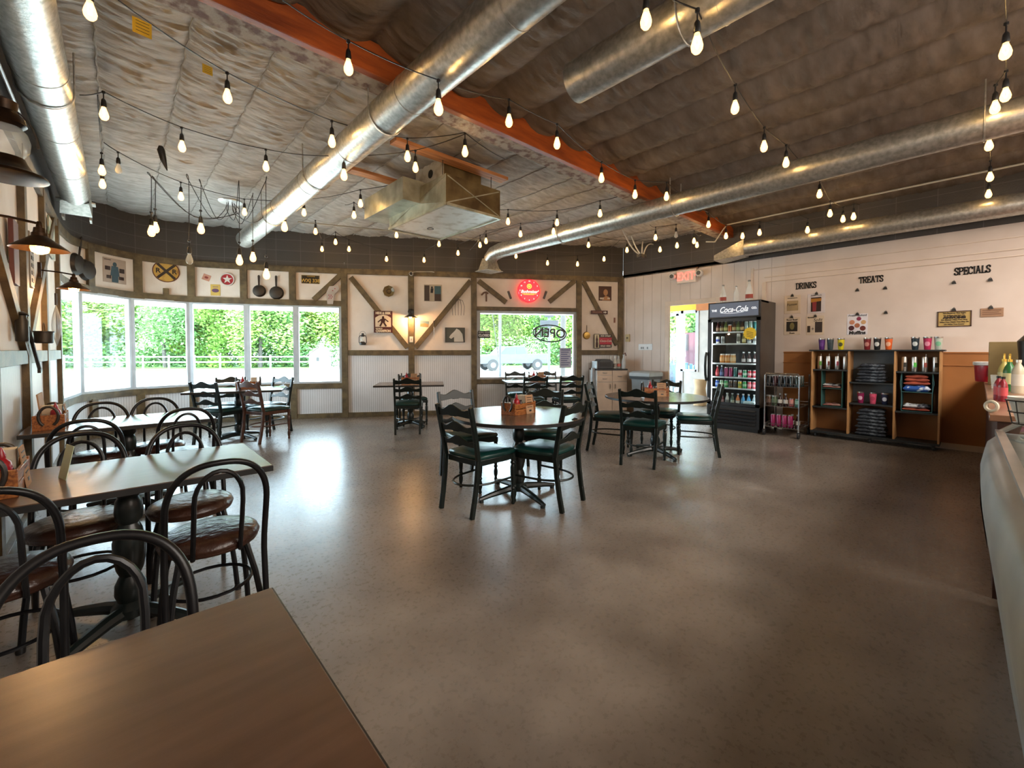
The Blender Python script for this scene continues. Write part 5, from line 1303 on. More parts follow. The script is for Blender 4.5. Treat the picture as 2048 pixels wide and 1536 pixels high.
for k,(x,y) in enumerate(((.1,.1),(.12,-.08),(.2,-.09),(.26,.08),(.2,.12))):
    bottle('glass_bottle',['clear empty bottle at the back left of the corner cabinet row','clear bottle with grey label next to the printer','clear bottle with pink label in the corner cabinet row','clear bottle at the back right of the corner cabinet','clear bottle behind the pink labelled one'][k],cabp(x,y),M_clear,1.15,cm(['#b9b7b4','#a9a29c','#c9695c','#b4b8b4','#a9b0a9'][k],.6),'empty bottles on the corner cabinet')
o=bottle('fire_extinguisher','pale cylinder bottle with black and red top at the cabinet corner',cabp(.29,-.12),cm('#c3ccd2',.35),1.25,cat='bottle')
mb=MB(); mb.tube([(0,0,.28),(0,-.01,.31),(.03,-.02,.33),(.06,-.02,.27)],.009,n=7); mb.build('nozzle',cm('#5a1c1c',.4),parent=o)
p=cabp(-.38,-.12,0); mb=MB(); mb.tube([(0,0,0),(0,0,.95)],.04,n=14); o=tag(mb.build('paper_tube',cm('#8e9092',.4),loc=p),'upright grey tube standing beside the corner cabinet','tube')
# trash bin
p=atx(1291,832,7.80); t=thing('trash_bin','grey plastic trash bin with black liner beside the doorway','bin',(7.80,p.y,0),-PI/2)
mb=MB(); mb.lathe([(.24,0),(.30,.78),(.31,.8)],n=4,rot=Matrix.Rotation(PI/4,3,'Z'),sy=.8); mb.build('bin_body',cm('#8d9aa3',.45),parent=t,bev=.02)
mb=MB(); mb.lathe([(.325,.74),(.325,.8),(.315,.8)],n=4,rot=Matrix.Rotation(PI/4,3,'Z'),sy=.8); mb.build('liner',M_black,parent=t)
mb=MB(); mb.lathe([(.335,.79),(.345,.80),(.34,.87),(.27,.90),(.1,.905),(0,.895)],n=4,rot=Matrix.Rotation(PI/4,3,'Z'),sy=.8); mb.build('lid',cm('#a3adb3',.4),parent=t,bev=.015)
# small things on the right wall
p,r=on_right(1256,676); t=board('thermostat','small beige thermostat on the right wall near the corner','thermostat',p,r,.1,.16,.03,cm('#c2b183',.5)); ink(t,'dial',cm('#6e6346',.5),lambda b:b.b2(-.02,.02,-.033,-.03,-.02,.02))
p,r=on_right(1291,694); t=board('switch_plate','wide white switch plate on the right wall above the trash bin','switch',p,r,.32,.13,.008,cm('#dfe6ea',.4)); ink(t,'toggle',cm('#7d858c',.4),lambda b:[b.b2(x-.012,x+.012,-.014,-.008,-.04,.0) for x in (-.09,-.05,.05)])
# ---------------------------------------------------------------- exit sign
p,r=on_right(1375,553,.0); t=thing('exit_sign','white exit sign with red letters and two emergency lamp heads','sign',p,r)
mb=MB(); mb.b2(-.19,.19,-.06,0,-.13,.13); mb.build('housing',cm('#e3d9cf',.4),parent=t,bev=.008)
ink(t,'lettering',mat('exit_red',(.8,.05,.04),.4,emis=(1,.10,.07),es=1.6),lambda b:(letters(b,'EXIT',.22,-.01,-.005,-.063,ext=.003,bold=.003,sx=.78),b.prism([(.165,.0),(.18,.015),(.18,-.015)],-.065,-.06)))
mb=MB(); mb.b2(-.15,.22,-.05,0,.13,.15); mb.build('bracket',cm('#6b4a34',.6),parent=t)
for x in (-.26,.27):
    mb=MB(); mb.lathe([(0,.10),(.055,.10),(.065,.085),(.06,.03),(.02,.0),(0,0)][::-1],n=16,rot=Matrix.Rotation(PI/2,3,'X'),o=(x,-.03,.02)); hd=mb.build('lamp_head',cm('#ece8e2',.3),parent=t)
    mb=MB(); mb.lathe([(0,.106),(.04,.106),(.04,.1)],n=14,rot=Matrix.Rotation(PI/2,3,'X'),o=(x,-.03,.02),close=False); mb.build('lens',cm('#5d5a57',.2),parent=hd)
# ---------------------------------------------------------------- menu words on the right wall
def wall_word(word,x0,x1,y0,y1,lab):
    a=atx(x0,(y0+y1)/2,XR-.006); b=atx(x1,(y0+y1)/2,XR-.006); wdt=a.y-b.y
    zt=atx((x0+x1)/2,y0,XR).z; zb_=atx((x0+x1)/2,y1,XR).z; h=(zt-zb_)
    mb=MB(); slab_word(mb,word,h,-wdt/2,wdt); o=mb.build('wall_lettering',M_black,loc=(XR-.004,(a.y+b.y)/2,zb_),rz=-PI/2,smooth=False); tag(o,lab,'lettering')
wall_word('DRINKS',1592,1633,565,577,'black wall letters reading DRINKS'); wall_word('TREATS',1718,1767,552.5,565,'black wall letters reading TREATS'); wall_word('SPECIALS',1909,1982,533,547.5,'black wall letters reading SPECIALS')
def clip(px,py,lab):
    p,r=on_right(px,py); t=thing('bulldog_clip',lab,'clip',p,r,'black clips on the menu wall')
    mb=MB(); mb.prism([(-.022,-.02),(.022,-.02),(.012,.015),(-.012,.015)],-.022,0); mb.build('jaw',M_black,parent=t); mb=MB(); mb.tube([(-.01,-.012,.01),(0,-.012,.03),(.01,-.012,.01)],.003,n=5); mb.build('wire',M_iron,parent=t)
for px,py,l in ((1715,580,'empty black clip just under the TREATS letters, left'),(1771,576,'empty black clip under the TREATS letters, right'),(1772,625,'empty black clip right of the muffin poster'),(1908,565,'empty black clip under the SPECIALS letters, left'),(1981,559.5,'empty black clip under the SPECIALS letters, right'),
    (1585,591,'black clip holding the upper left drink sheet'),(1633.5,587,'black clip holding the upper right drink sheet'),(1584,634,'black clip holding the lower left drink sheet'),(1631,632,'black clip holding the lower right drink sheet'),(1715,628,'black clip holding the muffin poster'),(1908,619,'black clip holding the yellow refusal sign'),(1982,615,'black clip holding the small brown sign')): clip(px,py,l)
def sheet(name,lab,cat,x0,y0,x1,y1,m_,th=.004):
    a=atx(x0,y0,XR); b=atx(x1,y1,XR); c=(a+b)/2; c.x=XR
    return board(name,lab,cat,c,-PI/2,abs(a.y-b.y),abs(a.z-b.z)*.97,th,m_),abs(a.y-b.y),abs(a.z-b.z)*.97
pap=cm('#d9c6ae',.7); pap2=cm('#d8cfce',.6)
t,w_,h_=sheet('menu_sheet','upper left drink sheet with faded brown lettering','poster',1569,591.5,1601,627,pap)
ink(t,'picture',cm('#b09a74',.6),lambda b:b.b2(-w_*.33,w_*.36,-.006,-.004,-h_*.34,h_*.2)); ink(t,'lettering',cm('#4a4030',.6),lambda b:(letters(b,'Yumm',0.0558,-w_*.05,0,-.007,ext=.001,shear=.3),b.b2(-w_*.3,w_*.3,-.006,-.004,h_*.33,h_*.36)))
t,w_,h_=sheet('menu_sheet','upper right drink sheet with a red drink picture','poster',1615.5,587.5,1650,626,pap2)
ink(t,'picture',cm('#2c1614',.5),lambda b:b.b2(-w_*.3,w_*.28,-.006,-.004,-h_*.42,h_*.3)); ink(t,'glass_picture',cm('#8c2c34',.5),lambda b:b.prism([(-w_*.2,-h_*.4),(0,-h_*.4),(w_*.02,h_*.1),(-w_*.22,h_*.1)],-.008,-.006)); ink(t,'garnish_picture',cm('#b07828',.5),lambda b:b.prism([(-w_*.3,h_*.05),(w_*.28,h_*.1),(w_*.3,h_*.24),(-w_*.3,h_*.24)],-.0085,-.006)); ink(t,'lettering',cm('#40382c',.6),lambda b:letters(b,'Italian Soda',0.0310,0,h_*.4,-.006,ext=.001))
t,w_,h_=sheet('menu_sheet','lower left drink sheet with a dark root beer picture','poster',1568.5,635,1600.5,670,pap)
ink(t,'picture',cm('#26221c',.5),lambda b:b.b2(-w_*.35,w_*.33,-.006,-.004,-h_*.3,h_*.26)); ink(t,'glass_picture',cm('#7d7448',.5),lambda b:ell(b,0,0,w_*.14,h_*.2,-.008,-.006)); ink(t,'lettering',cm('#221c16',.6),lambda b:(letters(b,'Root Beer',0.0372,0,h_*.36,-.006,ext=.001,bold=.001),letters(b,'Floats',0.0310,0,-h_*.4,-.006,ext=.001,bold=.001)))
t,w_,h_=sheet('menu_sheet','lower right drink sheet reading Split with two pictures','poster',1613,632,1648,670,pap)
ink(t,'picture',cm('#33261f',.5),lambda b:(b.b2(-w_*.44,-w_*.27,-.006,-.004,-h_*.36,-h_*.02),b.b2(0,w_*.4,-.006,-.004,-h_*.37,h_*.18),b.b2(-w_*.2,-w_*.06,-.006,-.004,-h_*.19,-h_*.165),b.b2(-w_*.14,-w_*.12,-.006,-.004,-h_*.25,-h_*.1))); ink(t,'lettering',cm('#221c16',.6),lambda b:(letters(b,'Split',0.0682,w_*.15,h_*.28,-.006,ext=.001,shear=.2),letters(b,'Banana',0.0279,-w_*.25,h_*.42,-.006,ext=.001,bold=.001)))
t,w_,h_=sheet('muffin_poster','white poster with muffin pictures reading fresh baked muffins','poster',1694.5,628,1735,669.5,cm('#e2dde2',.5))
M_mu=[cm(h,.6) for h in ('#c08060','#c9a070','#b06a48','#4a1c22','#6a2a20','#8a2a48')]
for (x,z,rx,k) in ((-.25,.1,.13,0),(.3,.09,.12,1),(.0,-.06,.13,2),(-.28,-.18,.14,3),(.27,-.2,.14,4),(.08,.26,.11,5)):
    ink(t,'muffin_picture',M_mu[k],lambda b:ell(b,x*w_,z*h_,rx*w_,rx*h_*.85,-.007,-.004))
ink(t,'lettering',cm('#15110f',.6),lambda b:(letters(b,'Fresh Baked',0.0434,0,h_*.42,-.006,ext=.001,shear=.15),letters(b,'Muffins',0.0682,0,-h_*.41,-.006,ext=.001,bold=.003,shear=.1)))
a=atx(1875,622,XR); b_=atx(1943,654,XR); w_=a.y-b_.y; h_=a.z-b_.z
c=(a+b_)/2; c.x=XR; t=board('refusal_sign','yellow tin sign with ANYONE in bold black letters','sign',c,-PI/2,w_,h_*.9,.006,cm('#b99c5c',.5),frame=cm('#4a2c18',.5)); t.rotation_euler=(0,0,-PI/2)
lines=['We Reserve The Right','To Refuse Service To','','No Matter Who You Are,','Who You Think You May Be','Or Who You Know']
ink(t,'lettering',cm('#2a1c10',.5),lambda b:[letters(b,l,h_*.10,0,h_*(.33-k*.128),-.009,ext=.001,bold=.0008) for k,l in enumerate(lines) if l]+[letters(b,'ANYONE',h_*.16,0,h_*.075,-.009,ext=.001,bold=.004,sx=1.35)])
t,w_,h_=sheet('wood_sign','small brown wooden sign with faded carved lines, rightmost on the wall','sign',1961,617,2007,633,cm('#a07c60',.7),.01)
ink(t,'lettering',cm('#6a4632',.7),lambda b:[b.b2(-w_*.42,w_*(.4-.1*(k%2)),-.012,-.01,h_*(.22-k*.22),h_*(.28-k*.22)) for k in range(3)])
# ---------------------------------------------------------------- drinks fridge
FX=7.40; fy0=atx(1520,700,FX).y; fy1=atx(1415.5,700,FX).y; FWd=fy1-fy0; FDp=XR-.02-FX; FH=atx(1518,599,FX).z
fc=Vector((FX,(fy0+fy1)/2,0))
t=thing('drinks_fridge','tall black glass-door drinks fridge against the right wall','fridge',fc,-PI/2); fr=t
hw=FWd/2
M_fr=mat('black_fridge_enamel',(.013,.014,.016),.35,var=(.018,.019,.021)); M_frside=mat('dark_grey_fridge_side',col('#4c453d'),.4,var=col('#433c35'))
M_frint=cm('#3c4043',.5)
mb=MB(); mb.b2(-hw,-hw+.03,.03,FDp,.06,FH); mb.b2(hw-.03,hw,.03,FDp,.06,FH); mb.b2(-hw,hw,FDp-.03,FDp,.06,FH); mb.b2(-hw,hw,.03,FDp,FH-.03,FH); mb.b2(-hw,hw,.03,FDp,.06,.40); mb.build('cabinet',M_frside,parent=t)
mb=MB(); mb.b2(-hw+.031,hw-.031,FDp-.035,FDp-.031,.41,1.84); mb.build('liner',M_frint,parent=t)
mb=MB(); mb.b2(-hw,hw,0,.03,1.845,FH); hd=mb.build('header_panel',M_fr,parent=t,bev=.004)
mb=MB(); mb.b2(-hw+.03,hw-.03,-.006,0,1.87,FH-.02); mb.build('sign_face',mat('lit_header_sign',col('#3a3f49'),.3,var=col('#555c69'),vscale=1,emis=(.25,.3,.4),es=.12),parent=hd)
def cc_(b):
    letters(b,'Coca-Cola',.13,.0,(1.87+FH-.02)/2+.0,-.01,ext=.003,bold=.0015,shear=.42,sx=.78)
    letters(b,'THE',.045,-.30,(1.87+FH)/2-.015,-.01,ext=.003,bold=.002); letters(b,'CO.',.045,.315,(1.87+FH)/2-.005,-.01,ext=.003,bold=.002)
    zc=(1.87+FH)/2; b.tube([(-.2+.36*u,-.01,zc-.055-.015*math.sin(PI*u)) for u in [k/12 for k in range(13)]],.0035,n=5)
ink(hd,'lettering',mat('white_sign_print',(.8,.82,.85),.4,emis=(.9,.95,1),es=.25),cc_)
mb=MB()
for (x0,x1,z0,z1) in ((-hw,-hw+.055,.41,1.84),(hw-.055,hw,.41,1.84),(-hw,hw,.41,.455),(-hw,hw,1.79,1.84)): mb.b2(x0,x1,-.005,.03,z0,z1)
dr=mb.build('door',M_fr,parent=t)
mb=MB(); mb.b2(-hw+.05,hw-.05,.008,.014,.45,1.795); mb.build('glass',M_glass,parent=dr,smooth=False)
mb=MB(); mb.tube([(-hw-.005,-.03,.80+.0),(-hw-.015,-.045,.9),(-hw-.02,-.05,1.05),(-hw-.015,-.045,1.2),(-hw-.005,-.03,1.28)],.02,n=10); mb.build('handle',M_green_dark,parent=dr)
mb=MB(); mb.b2(-hw,hw,0,.03,.06,.40); gp=mb.build('grille_panel',M_fr,parent=t)
mb=MB()
for k in range(5): mb.bar((-hw+.05,-.012,.12+k*.055),(hw-.05,-.012,.12+k*.055),.022,.03,up=Vector((0,1,1)))
mb.build('louvres',M_fr,parent=gp)
mb=MB(); mb.b2(-hw+.03,hw-.03,.05,FDp-.03,0,.06); mb.build('kick_base',M_black,parent=t)
M_led=emit_mat('fridge_led_strip',(.92,.97,1),9)
for sx in (-1,1):
    mb=MB(); mb.b2(sx*(hw-.05)-.006,sx*(hw-.05)+.006,.035,.05,.47,1.78); mb.build('light_strip',M_led,parent=t)
SHZ=[.46,.685,.865,1.095,1.42,1.615]
for k,z in enumerate(SHZ):
    if k==0: continue
    mb=MB()
    mb.b2(-hw+.035,hw-.035,.06,.075,z-.012,z+.012); mb.b2(-hw+.035,hw-.035,.075,.5,z-.004,z+.002); mb.build('shelf',cm('#cfd4d6',.35),parent=t)
ink(fr,'price_burst',cm('#e8c21a',.4),lambda b:b.prism(star(hw-.15,1.585,.105,.088,16),.001,.006))
ink(fr,'burst_lettering',M_black,lambda b:[b.bar((hw-.2,-.001,1.62-k*.025),(hw-.1,-.001,1.59-k*.025),.002,.006,up=Z0) for k in range(4)])
def frp(x,y,z): 
    return Vector((FX+y,fc.y-x,z))
can=[(0,0),(.024,0),(.031,.008),(.031,.105),(.025,.118),(.025,.122),(0,.122)]
tall=[(0,0),(.024,0),(.031,.008),(.031,.145),(.025,.158),(.025,.162),(0,.162)]
sbot=[(0,0),(.028,0),(.031,.01),(.031,.09),(.024,.12),(.012,.15),(.012,.175),(.014,.178),(.014,.19),(0,.19)]
jar=[(0,0),(.04,0),(.044,.008),(.044,.12),(.036,.14),(.036,.155),(0,.155)]
shn=['bottom','fifth','fourth','third','second','top']
names={'#':'', }
def drink(kind,color,shelf,x,y=.13,lab=None,group=None):
    z=SHZ[shelf]+.003
    prof={'can':can,'tall':tall,'bottle':sbot,'jar':jar}[kind[0]]
    nm={'can':'soda_can','tall':'tall_drink_can','bottle':'drink_bottle','jar':'juice_jar'}[kind[0]]
    cn=kind[1]
    band={'can':(.04,.08),'tall':(.04,.12),'bottle':(.03,.08),'jar':(.04,.1)}[kind[0]]
    o=bottle(nm,'%s %s on the %s fridge shelf'%(cn,nm.replace('_',' '),shn[shelf]),frp(x,y,z),cm(color,.25,.3 if kind[0] in('can','tall') else 0),1,cm(lab,.5) if lab else None,'%s %ss on the %s fridge shelf'%(cn,nm.replace('_',' '),shn[shelf]),cm('#b9b9b6',.3,.8) if kind[0]!='jar' else cm('#d9d4c8',.4),prof,band,cat='can' if kind[0] in('can','tall') else 'bottle')
    return o
def row(shelf,specs,x0=-.29,x1=.29,y=.13):
    n=len(specs)
    for k,s in enumerate(specs):
        if s is None: continue
        drink((s[0],s[1]),s[2],shelf,x0+(x1-x0)*k/(n-1),y,s[3] if len(s)>3 else None)
row(5,[('bottle','dark red','#4a1a18','#8a6a50'),('bottle','brown','#3a2416','#a08a58'),('bottle','green','#56642a','#b8b060'),('can','orange','#b0602c'),('bottle','brown','#4a2c18','#b89a60'),('bottle','green','#4a5a2c','#8a9a50'),('bottle','brown','#3a2012','#c0a060'),('tall','silver','#9fb0ae'),('tall','silver','#8fa6a0'),('tall','teal','#2e6a68')])
row(4,[('can','white','#c4c8cc','#3a4aa0'),('can','silver','#8e9294','#5a5e60'),None,None,('tall','white','#c2c4bc','#5a5c54'),('bottle','amber','#8a7a30','#d0c48a'),('can','silver','#a0a4a4','#6a6c6a'),('can','silver','#a0a4a4','#6a6c6a')])
row(3,[None,('jar','orange','#c47a30','#d8a060'),('jar','orange','#c47a30','#d8a060'),('jar','pale orange','#c99a60','#d8b888'),None,('bottle','dark','#2c1414','#c4c0c0'),('bottle','dark','#2c1414','#c4c0c0'),('bottle','dark','#2c1414','#c4c0c0')])
row(2,[('bottle','red','#a01c2c','#c85a60'),('bottle','blue','#24305c','#5a6a9a'),('tall','magenta','#8a2458'),('tall','magenta','#8a2458'),('tall','teal','#245a58'),('can','white','#b8a0a4','#b82c40'),('can','green','#3a9060','#c0d8c8'),('can','red','#b02838','#c8a0a0'),('can','red','#b02838','#c8a0a0')])
row(1,[('can','blue','#2850a8','#8aa0d0'),('can','pale green','#8ab090','#d0d8c8'),('can','green','#2c8a4a','#a0c8a0'),('can','brown','#5a4430','#2c2018'),('can','brown','#4a3828','#2c2018'),('can','yellow','#c4a83c','#7a8a3c'),('can','green','#2c8a4a','#a0c8a0'),('can','coral','#c8505a','#d89098'),('can','coral','#c8505a','#d89098')])
SHZ[0]=.405
row(0,[('bottle','white','#8c9294','#5a6062'),('bottle','dark red','#6a2a30','#a08080'),('bottle','white','#b0b2ae','#6a6c6a'),('bottle','dark green','#24402c','#b0b4a0'),('bottle','orange','#c06a2c','#c8c0b0'),('bottle','blue','#3a8ab8','#8ab8d0'),('bottle','blue','#3a8ab8','#8ab8d0'),('bottle','clear','#9aaab0','#c8d4d8')])
mb=MB(); mb.b2(-.09,.09,-.06,.06,0,.09); tag(mb.build('water_pack',cm('#b9ccd0',.2),loc=frp(.24,.09,.405),rz=-PI/2,bev=.02),'plastic-wrapped pale multipack at the bottom right of the fridge','pack')
# big bottles on the fridge
big=[(0,0),(.048,0),(.052,.012),(.048,.07),(.052,.12),(.05,.16),(.03,.24),(.017,.29),(.016,.32),(.019,.325),(.019,.335),(0,.335)]
for px,s_,lb,l in ((1446,.98,'#a8483c','clear glass bottle with red label standing left on the fridge'),(1472.5,.86,None,'smaller clear glass bottle standing in the middle on the fridge'),(1498,1.08,'#a8483c','tallest clear glass bottle with red label standing right on the fridge')):
    y=atx(px,600,FX+.3).y; bottle('decor_bottle',l,(FX+.3,y,FH),M_clear,s_,cm(lb,.6) if lb else None,'big clear bottles on top of the fridge',cm('#8a8a86',.4),big,(.06,.12))
# printed grey bottle silhouette poster leaning beside fridge
# ---------------------------------------------------------------- wire cart
cx0=7.40; cy0=atx(1600,700,cx0).y; cy1=atx(1531,700,cx0).y; cw2=(cy1-cy0)/2; ccy=(cy0+cy1)/2; cdp2=.55
t=thing('wire_cart','three-tier chrome cart on casters loaded with drink cans','cart',(cx0,ccy,0),-PI/2); ct=t
for x in (-cw2,cw2):
    for y in (0,cdp2):
        mb=MB(); mb.tube([(x,y,.09),(x,y,.94)],.011,n=8); mb.build('post',M_chrome,parent=t)
        mb=MB(); mb.lathe([(0,-.014),(.042,-.014),(.047,-.008),(.047,.008),(.042,.014),(0,.014)],n=16,o=(x,y,.047),rot=Matrix.Rotation(PI/2,3,'Y')); mb.b2(x-.02,x+.02,y-.015,y+.015,.075,.095); mb.build('caster',M_black,parent=t)
mb=MB(); mb.tube([(-cw2,0,.93),(-cw2+.02,0,.96),(cw2-.02,0,.96),(cw2,0,.93)],.012,n=8); mb.build('top_rail',M_chrome,parent=t)
CTZ=[.14,.46,.76]
for z in CTZ:
    mb=MB()
    for a_,b_ in (((-cw2,0),(cw2,0)),((cw2,0),(cw2,cdp2)),((cw2,cdp2),(-cw2,cdp2)),((-cw2,cdp2),(-cw2,0))):
        mb.tube([(a_[0],a_[1],z),(b_[0],b_[1],z)],.006,n=5); mb.tube([(a_[0],a_[1],z+.05),(b_[0],b_[1],z+.05)],.004,n=5)
    for k in range(12): x=-cw2+2*cw2*(k+.5)/12; mb.tube([(x,0,z),(x,cdp2,z)],.0035,n=4); mb.tube([(x,0,z),(x,0,z+.05)],.003,n=4)
    mb.b2(-cw2,cw2,0,cdp2,z-.004,z); mb.build('wire_shelf',M_chrome,parent=t)
tn_={0:'bottom',1:'middle',2:'top'}
def cart_item(tier,x,y,prof,nm,cn,color,lb=None,s=1,cat='can'):
    bottle(nm,'%s %s on the %s shelf of the chrome cart'%(cn,nm.replace('_',' '),tn_[tier]),(cx0+y,ccy-x,CTZ[tier]+.004),cm(color,.25,.2),s,cm(lb,.5) if lb else None,'%s %ss on the %s cart shelf'%(cn,nm.replace('_',' '),tn_[tier]),cm('#b4b4b0',.3,.8),prof,(.04,.1),cat=cat)
for k in range(6):
    for j in range(3): cart_item(2,-.19+.076*k,.07+.11*j,tall,'tall_drink_can','dark',['#1c2024','#3a1c22','#202428','#1a1e24','#2a3030','#24302c'][k],None)
for k,(cn,c_,pr,nm,lb) in enumerate((('brown','#4a3020',jar,'preserve_jar','#6a5040'),('green','#3a4a34',jar,'preserve_jar','#586850'),('dark','#2a1210',sbot,'sauce_bottle','#c0bab0'),('dark','#2a1210',sbot,'sauce_bottle','#c0bab0'),('pink','#a85a58',can,'soda_can','#c88880'),('teal','#3a7a68',can,'soda_can','#90b8a8'))):
    cart_item(1,-.19+.076*k,.07,pr,nm,cn,c_,lb,1,'can' if nm=='soda_can' else 'jar' if 'jar' in nm else 'bottle')
for k in range(4): cart_item(0,-.13+.078*k,.07,tall,'tall_drink_can','magenta','#8c2050',None,1.15)
for k in range(2): cart_item(0,.10+.075*k,.18 if k==0 else .16,sbot,'sauce_bottle','dark','#2a1614','#c0bab0',1,'bottle')
# ---------------------------------------------------------------- merchandise shelf
SX=7.80; sy0=atx(1884,700,SX).y; sy1=atx(1623,700,SX).y; SW=(sy1-sy0); SHh=1.325; SD=.30; scy=(sy0+sy1)/2
t=thing('display_shelf','low wooden display shelf with three bays beside the drinks cart','shelf',(SX,scy,0),-PI/2); ds=t
M_edge=mat('pale_ply_edge',col('#b98a58'),.5,var=col('#a5774a')); M_dshelf=cm('#262a2c',.45); M_shback=mat('orange_ply_back',col('#8a5a2c'),.5,var=col('#774a20'),vscale=2)
def lx(px,py=700): return -(atx(px,py,SX).y-scy)
xs=[lx(1624),lx(1698),lx(1790.5),lx(1882.5)]
xs[0]=-SW/2+.011; xs[3]=SW/2-.011
for x in xs: mb=MB(); mb.b2(x-.011,x+.011,0,SD,.07,SHh-.02); mb.build('upright',M_edge,parent=t,bev=.002)
mb=MB(); mb.b2(-SW/2-.03,SW/2+.03,-.015,SD,SHh-.02,SHh); mb.build('top',M_dshelf,parent=t,bev=.003)
mb=MB(); mb.b2(-SW/2,SW/2,-.005,SD,.07,.10); mb.build('bottom_board',M_dshelf,parent=t)
mb=MB(); mb.b2(xs[0],xs[3],SD-.012,SD-.002,.1,SHh-.02); mb.build('back_panel',M_shback,parent=t)
for (a_,b_,z) in ((0,1,1.03),(0,1,.47),(1,2,.86),(1,2,.555),(2,3,1.03),(2,3,.49)):
    mb=MB(); mb.b2(xs[a_]+.011,xs[b_]-.011,.0,SD-.01,z-.02,z); mb.build('shelf_board',M_dshelf,parent=t)
mb=MB(); mb.b2(xs[1]+.011,xs[2]-.011,SD-.02,SD-.012,.87,SHh-.02); mb.b2(xs[1]+.011,xs[2]-.011,SD-.02,SD-.012,.56,.84); mb.build('grey_back',cm('#5d666c',.5),parent=t)
for x in (-SW/2+.06,0,SW/2-.06):
    mb=MB(); mb.lathe([(0,-.012),(.03,-.012),(.033,0),(.03,.012),(0,.012)],n=14,o=(x,.06,.033),rot=Matrix.Rotation(PI/2,3,'Y')); mb.b2(x-.02,x+.02,.04,.08,.055,.07); mb.build('caster',cm('#3b3b3b',.5),parent=t)
def dsp(x,y,z): return Vector((SX+y,scy-x,z))
tum=[(0,0),(.03,0),(.033,.006),(.043,.145),(.0435,.15)]
def tumbler(x,z,y,color,cn,where,logo,s=1.0):
    mb=MB(); mb.lathe([(a_*s,b_*s) for a_,b_ in tum],n=20,close=False); mb.lathe([(0,0),(.03*s,0)],n=20,close=False)
    o=mb.build('tumbler',cm(color,.4),loc=dsp(x,y,z),rz=-PI/2); tag(o,'%s tumbler with round logo %s'%(cn,where),'tumbler','logo tumblers on the display shelf')
    mb=MB(); mb.lathe([(.0435*s,.15*s),(.045*s,.153*s),(.045*s,.17*s),(.042*s,.173*s),(.0,.168*s)],n=20,close=False); mb.build('steel_lid',M_steel,parent=o)
    mb=MB()
    n=10; V=[];F=[]
    for i in range(n+1):
        for j,(zz,) in enumerate(((.045,),(.105,))):
            hh=.03*math.sqrt(max(0,1-(2*i/n-1)**2)); a_=-PI/2+(i/n-.5)*1.5; z_=.078+(-hh if j==0 else hh); r_=(.033+.0101*(z_/.145))*s+.001
            V.append((r_*math.cos(a_),r_*math.sin(a_),z_*s))
    for i in range(n): F.append((2*i,2*i+2,2*i+3,2*i+1))
    mb.add(V,F); lg=mb.build('logo',cm(logo,.5),parent=o)
    return o
TT=[(1639,'#5a2a78','purple','first on the shelf top','#6a3a88'),(1656,'#3c4a4e','slate grey','second on the shelf top','#2c3a3e'),(1677.5,'#d8c820','bright yellow','third on the shelf top','#4a4a20'),(1730.7,'#7a1c22','dark red','fourth on the shelf top','#b87a70'),(1751,'#14181a','black','fifth on the shelf top','#c8ccc8'),(1774,'#e0642a','orange','sixth on the shelf top','#e8b090'),(1828,'#1c2e38','dark teal','seventh on the shelf top','#c8d0d0'),(1853,'#b82c58','magenta pink','eighth on the shelf top','#d88aa0'),(1875,'#b8c0b4','silver-white','last on the shelf top','#78b890')]
for px,c_,cn,wh_,lg in TT: tumbler(lx(px),SHh,.14,c_,cn,wh_,lg)
for px,c_,cn,wh_,lg in ((1718,'#8a2050','plum','on the middle bay shelf, left','#d8b0c0'),(1743,'#e05a78','coral pink','on the middle bay shelf, centre','#b83a58'),(1767,'#1a2440','navy','on the middle bay shelf, right','#c8ccd4')): tumbler(lx(px,800),.555,.12,c_,cn,wh_,lg,.95)
cyl=[(0,0),(.03,0),(.032,.006),(.032,.19),(.03,.197),(0,.198)]
for k,(px,lgc) in enumerate(((1636,'#5a9a3a'),(1652.5,'#6a3030'),(1670.5,'#a04050'),(1687,'#d8d8d4'),(1806.5,'#2c2c28'),(1827,'#5ac850'),(1848,'#a04a40'),(1870,'#2c2c28'))):
    side='left' if k<4 else 'right'; o_=['leftmost','second','third','rightmost'][k%4]
    x=lx(px,720); mb=MB(); mb.lathe(cyl,n=18); o=mb.build('steel_tumbler',M_steel,loc=dsp(x,.13,1.03),rz=-PI/2); tag(o,'slim steel tumbler, %s in the %s bay'%(o_,side),'tumbler','slim steel tumblers on the display shelf')
    if k not in (4,5,7): mb=MB(); mb.tube([(.01,0,.19),(.012,0,.235)],.004,n=6); mb.build('straw',cm('#d9d9d4',.4),parent=o)
    mb=MB(); V=[];F=[]
    for i in range(7):
        a_=-PI/2+.35+(i/6-.5)*1.0
        for zz in (.06,.12): V.append((.0328*math.cos(a_),.0328*math.sin(a_),zz))
    for i in range(6): F.append((2*i,2*i+2,2*i+3,2*i+1))
    mb.add(V,F); mb.build('logo',cm(lgc,.5),parent=o)
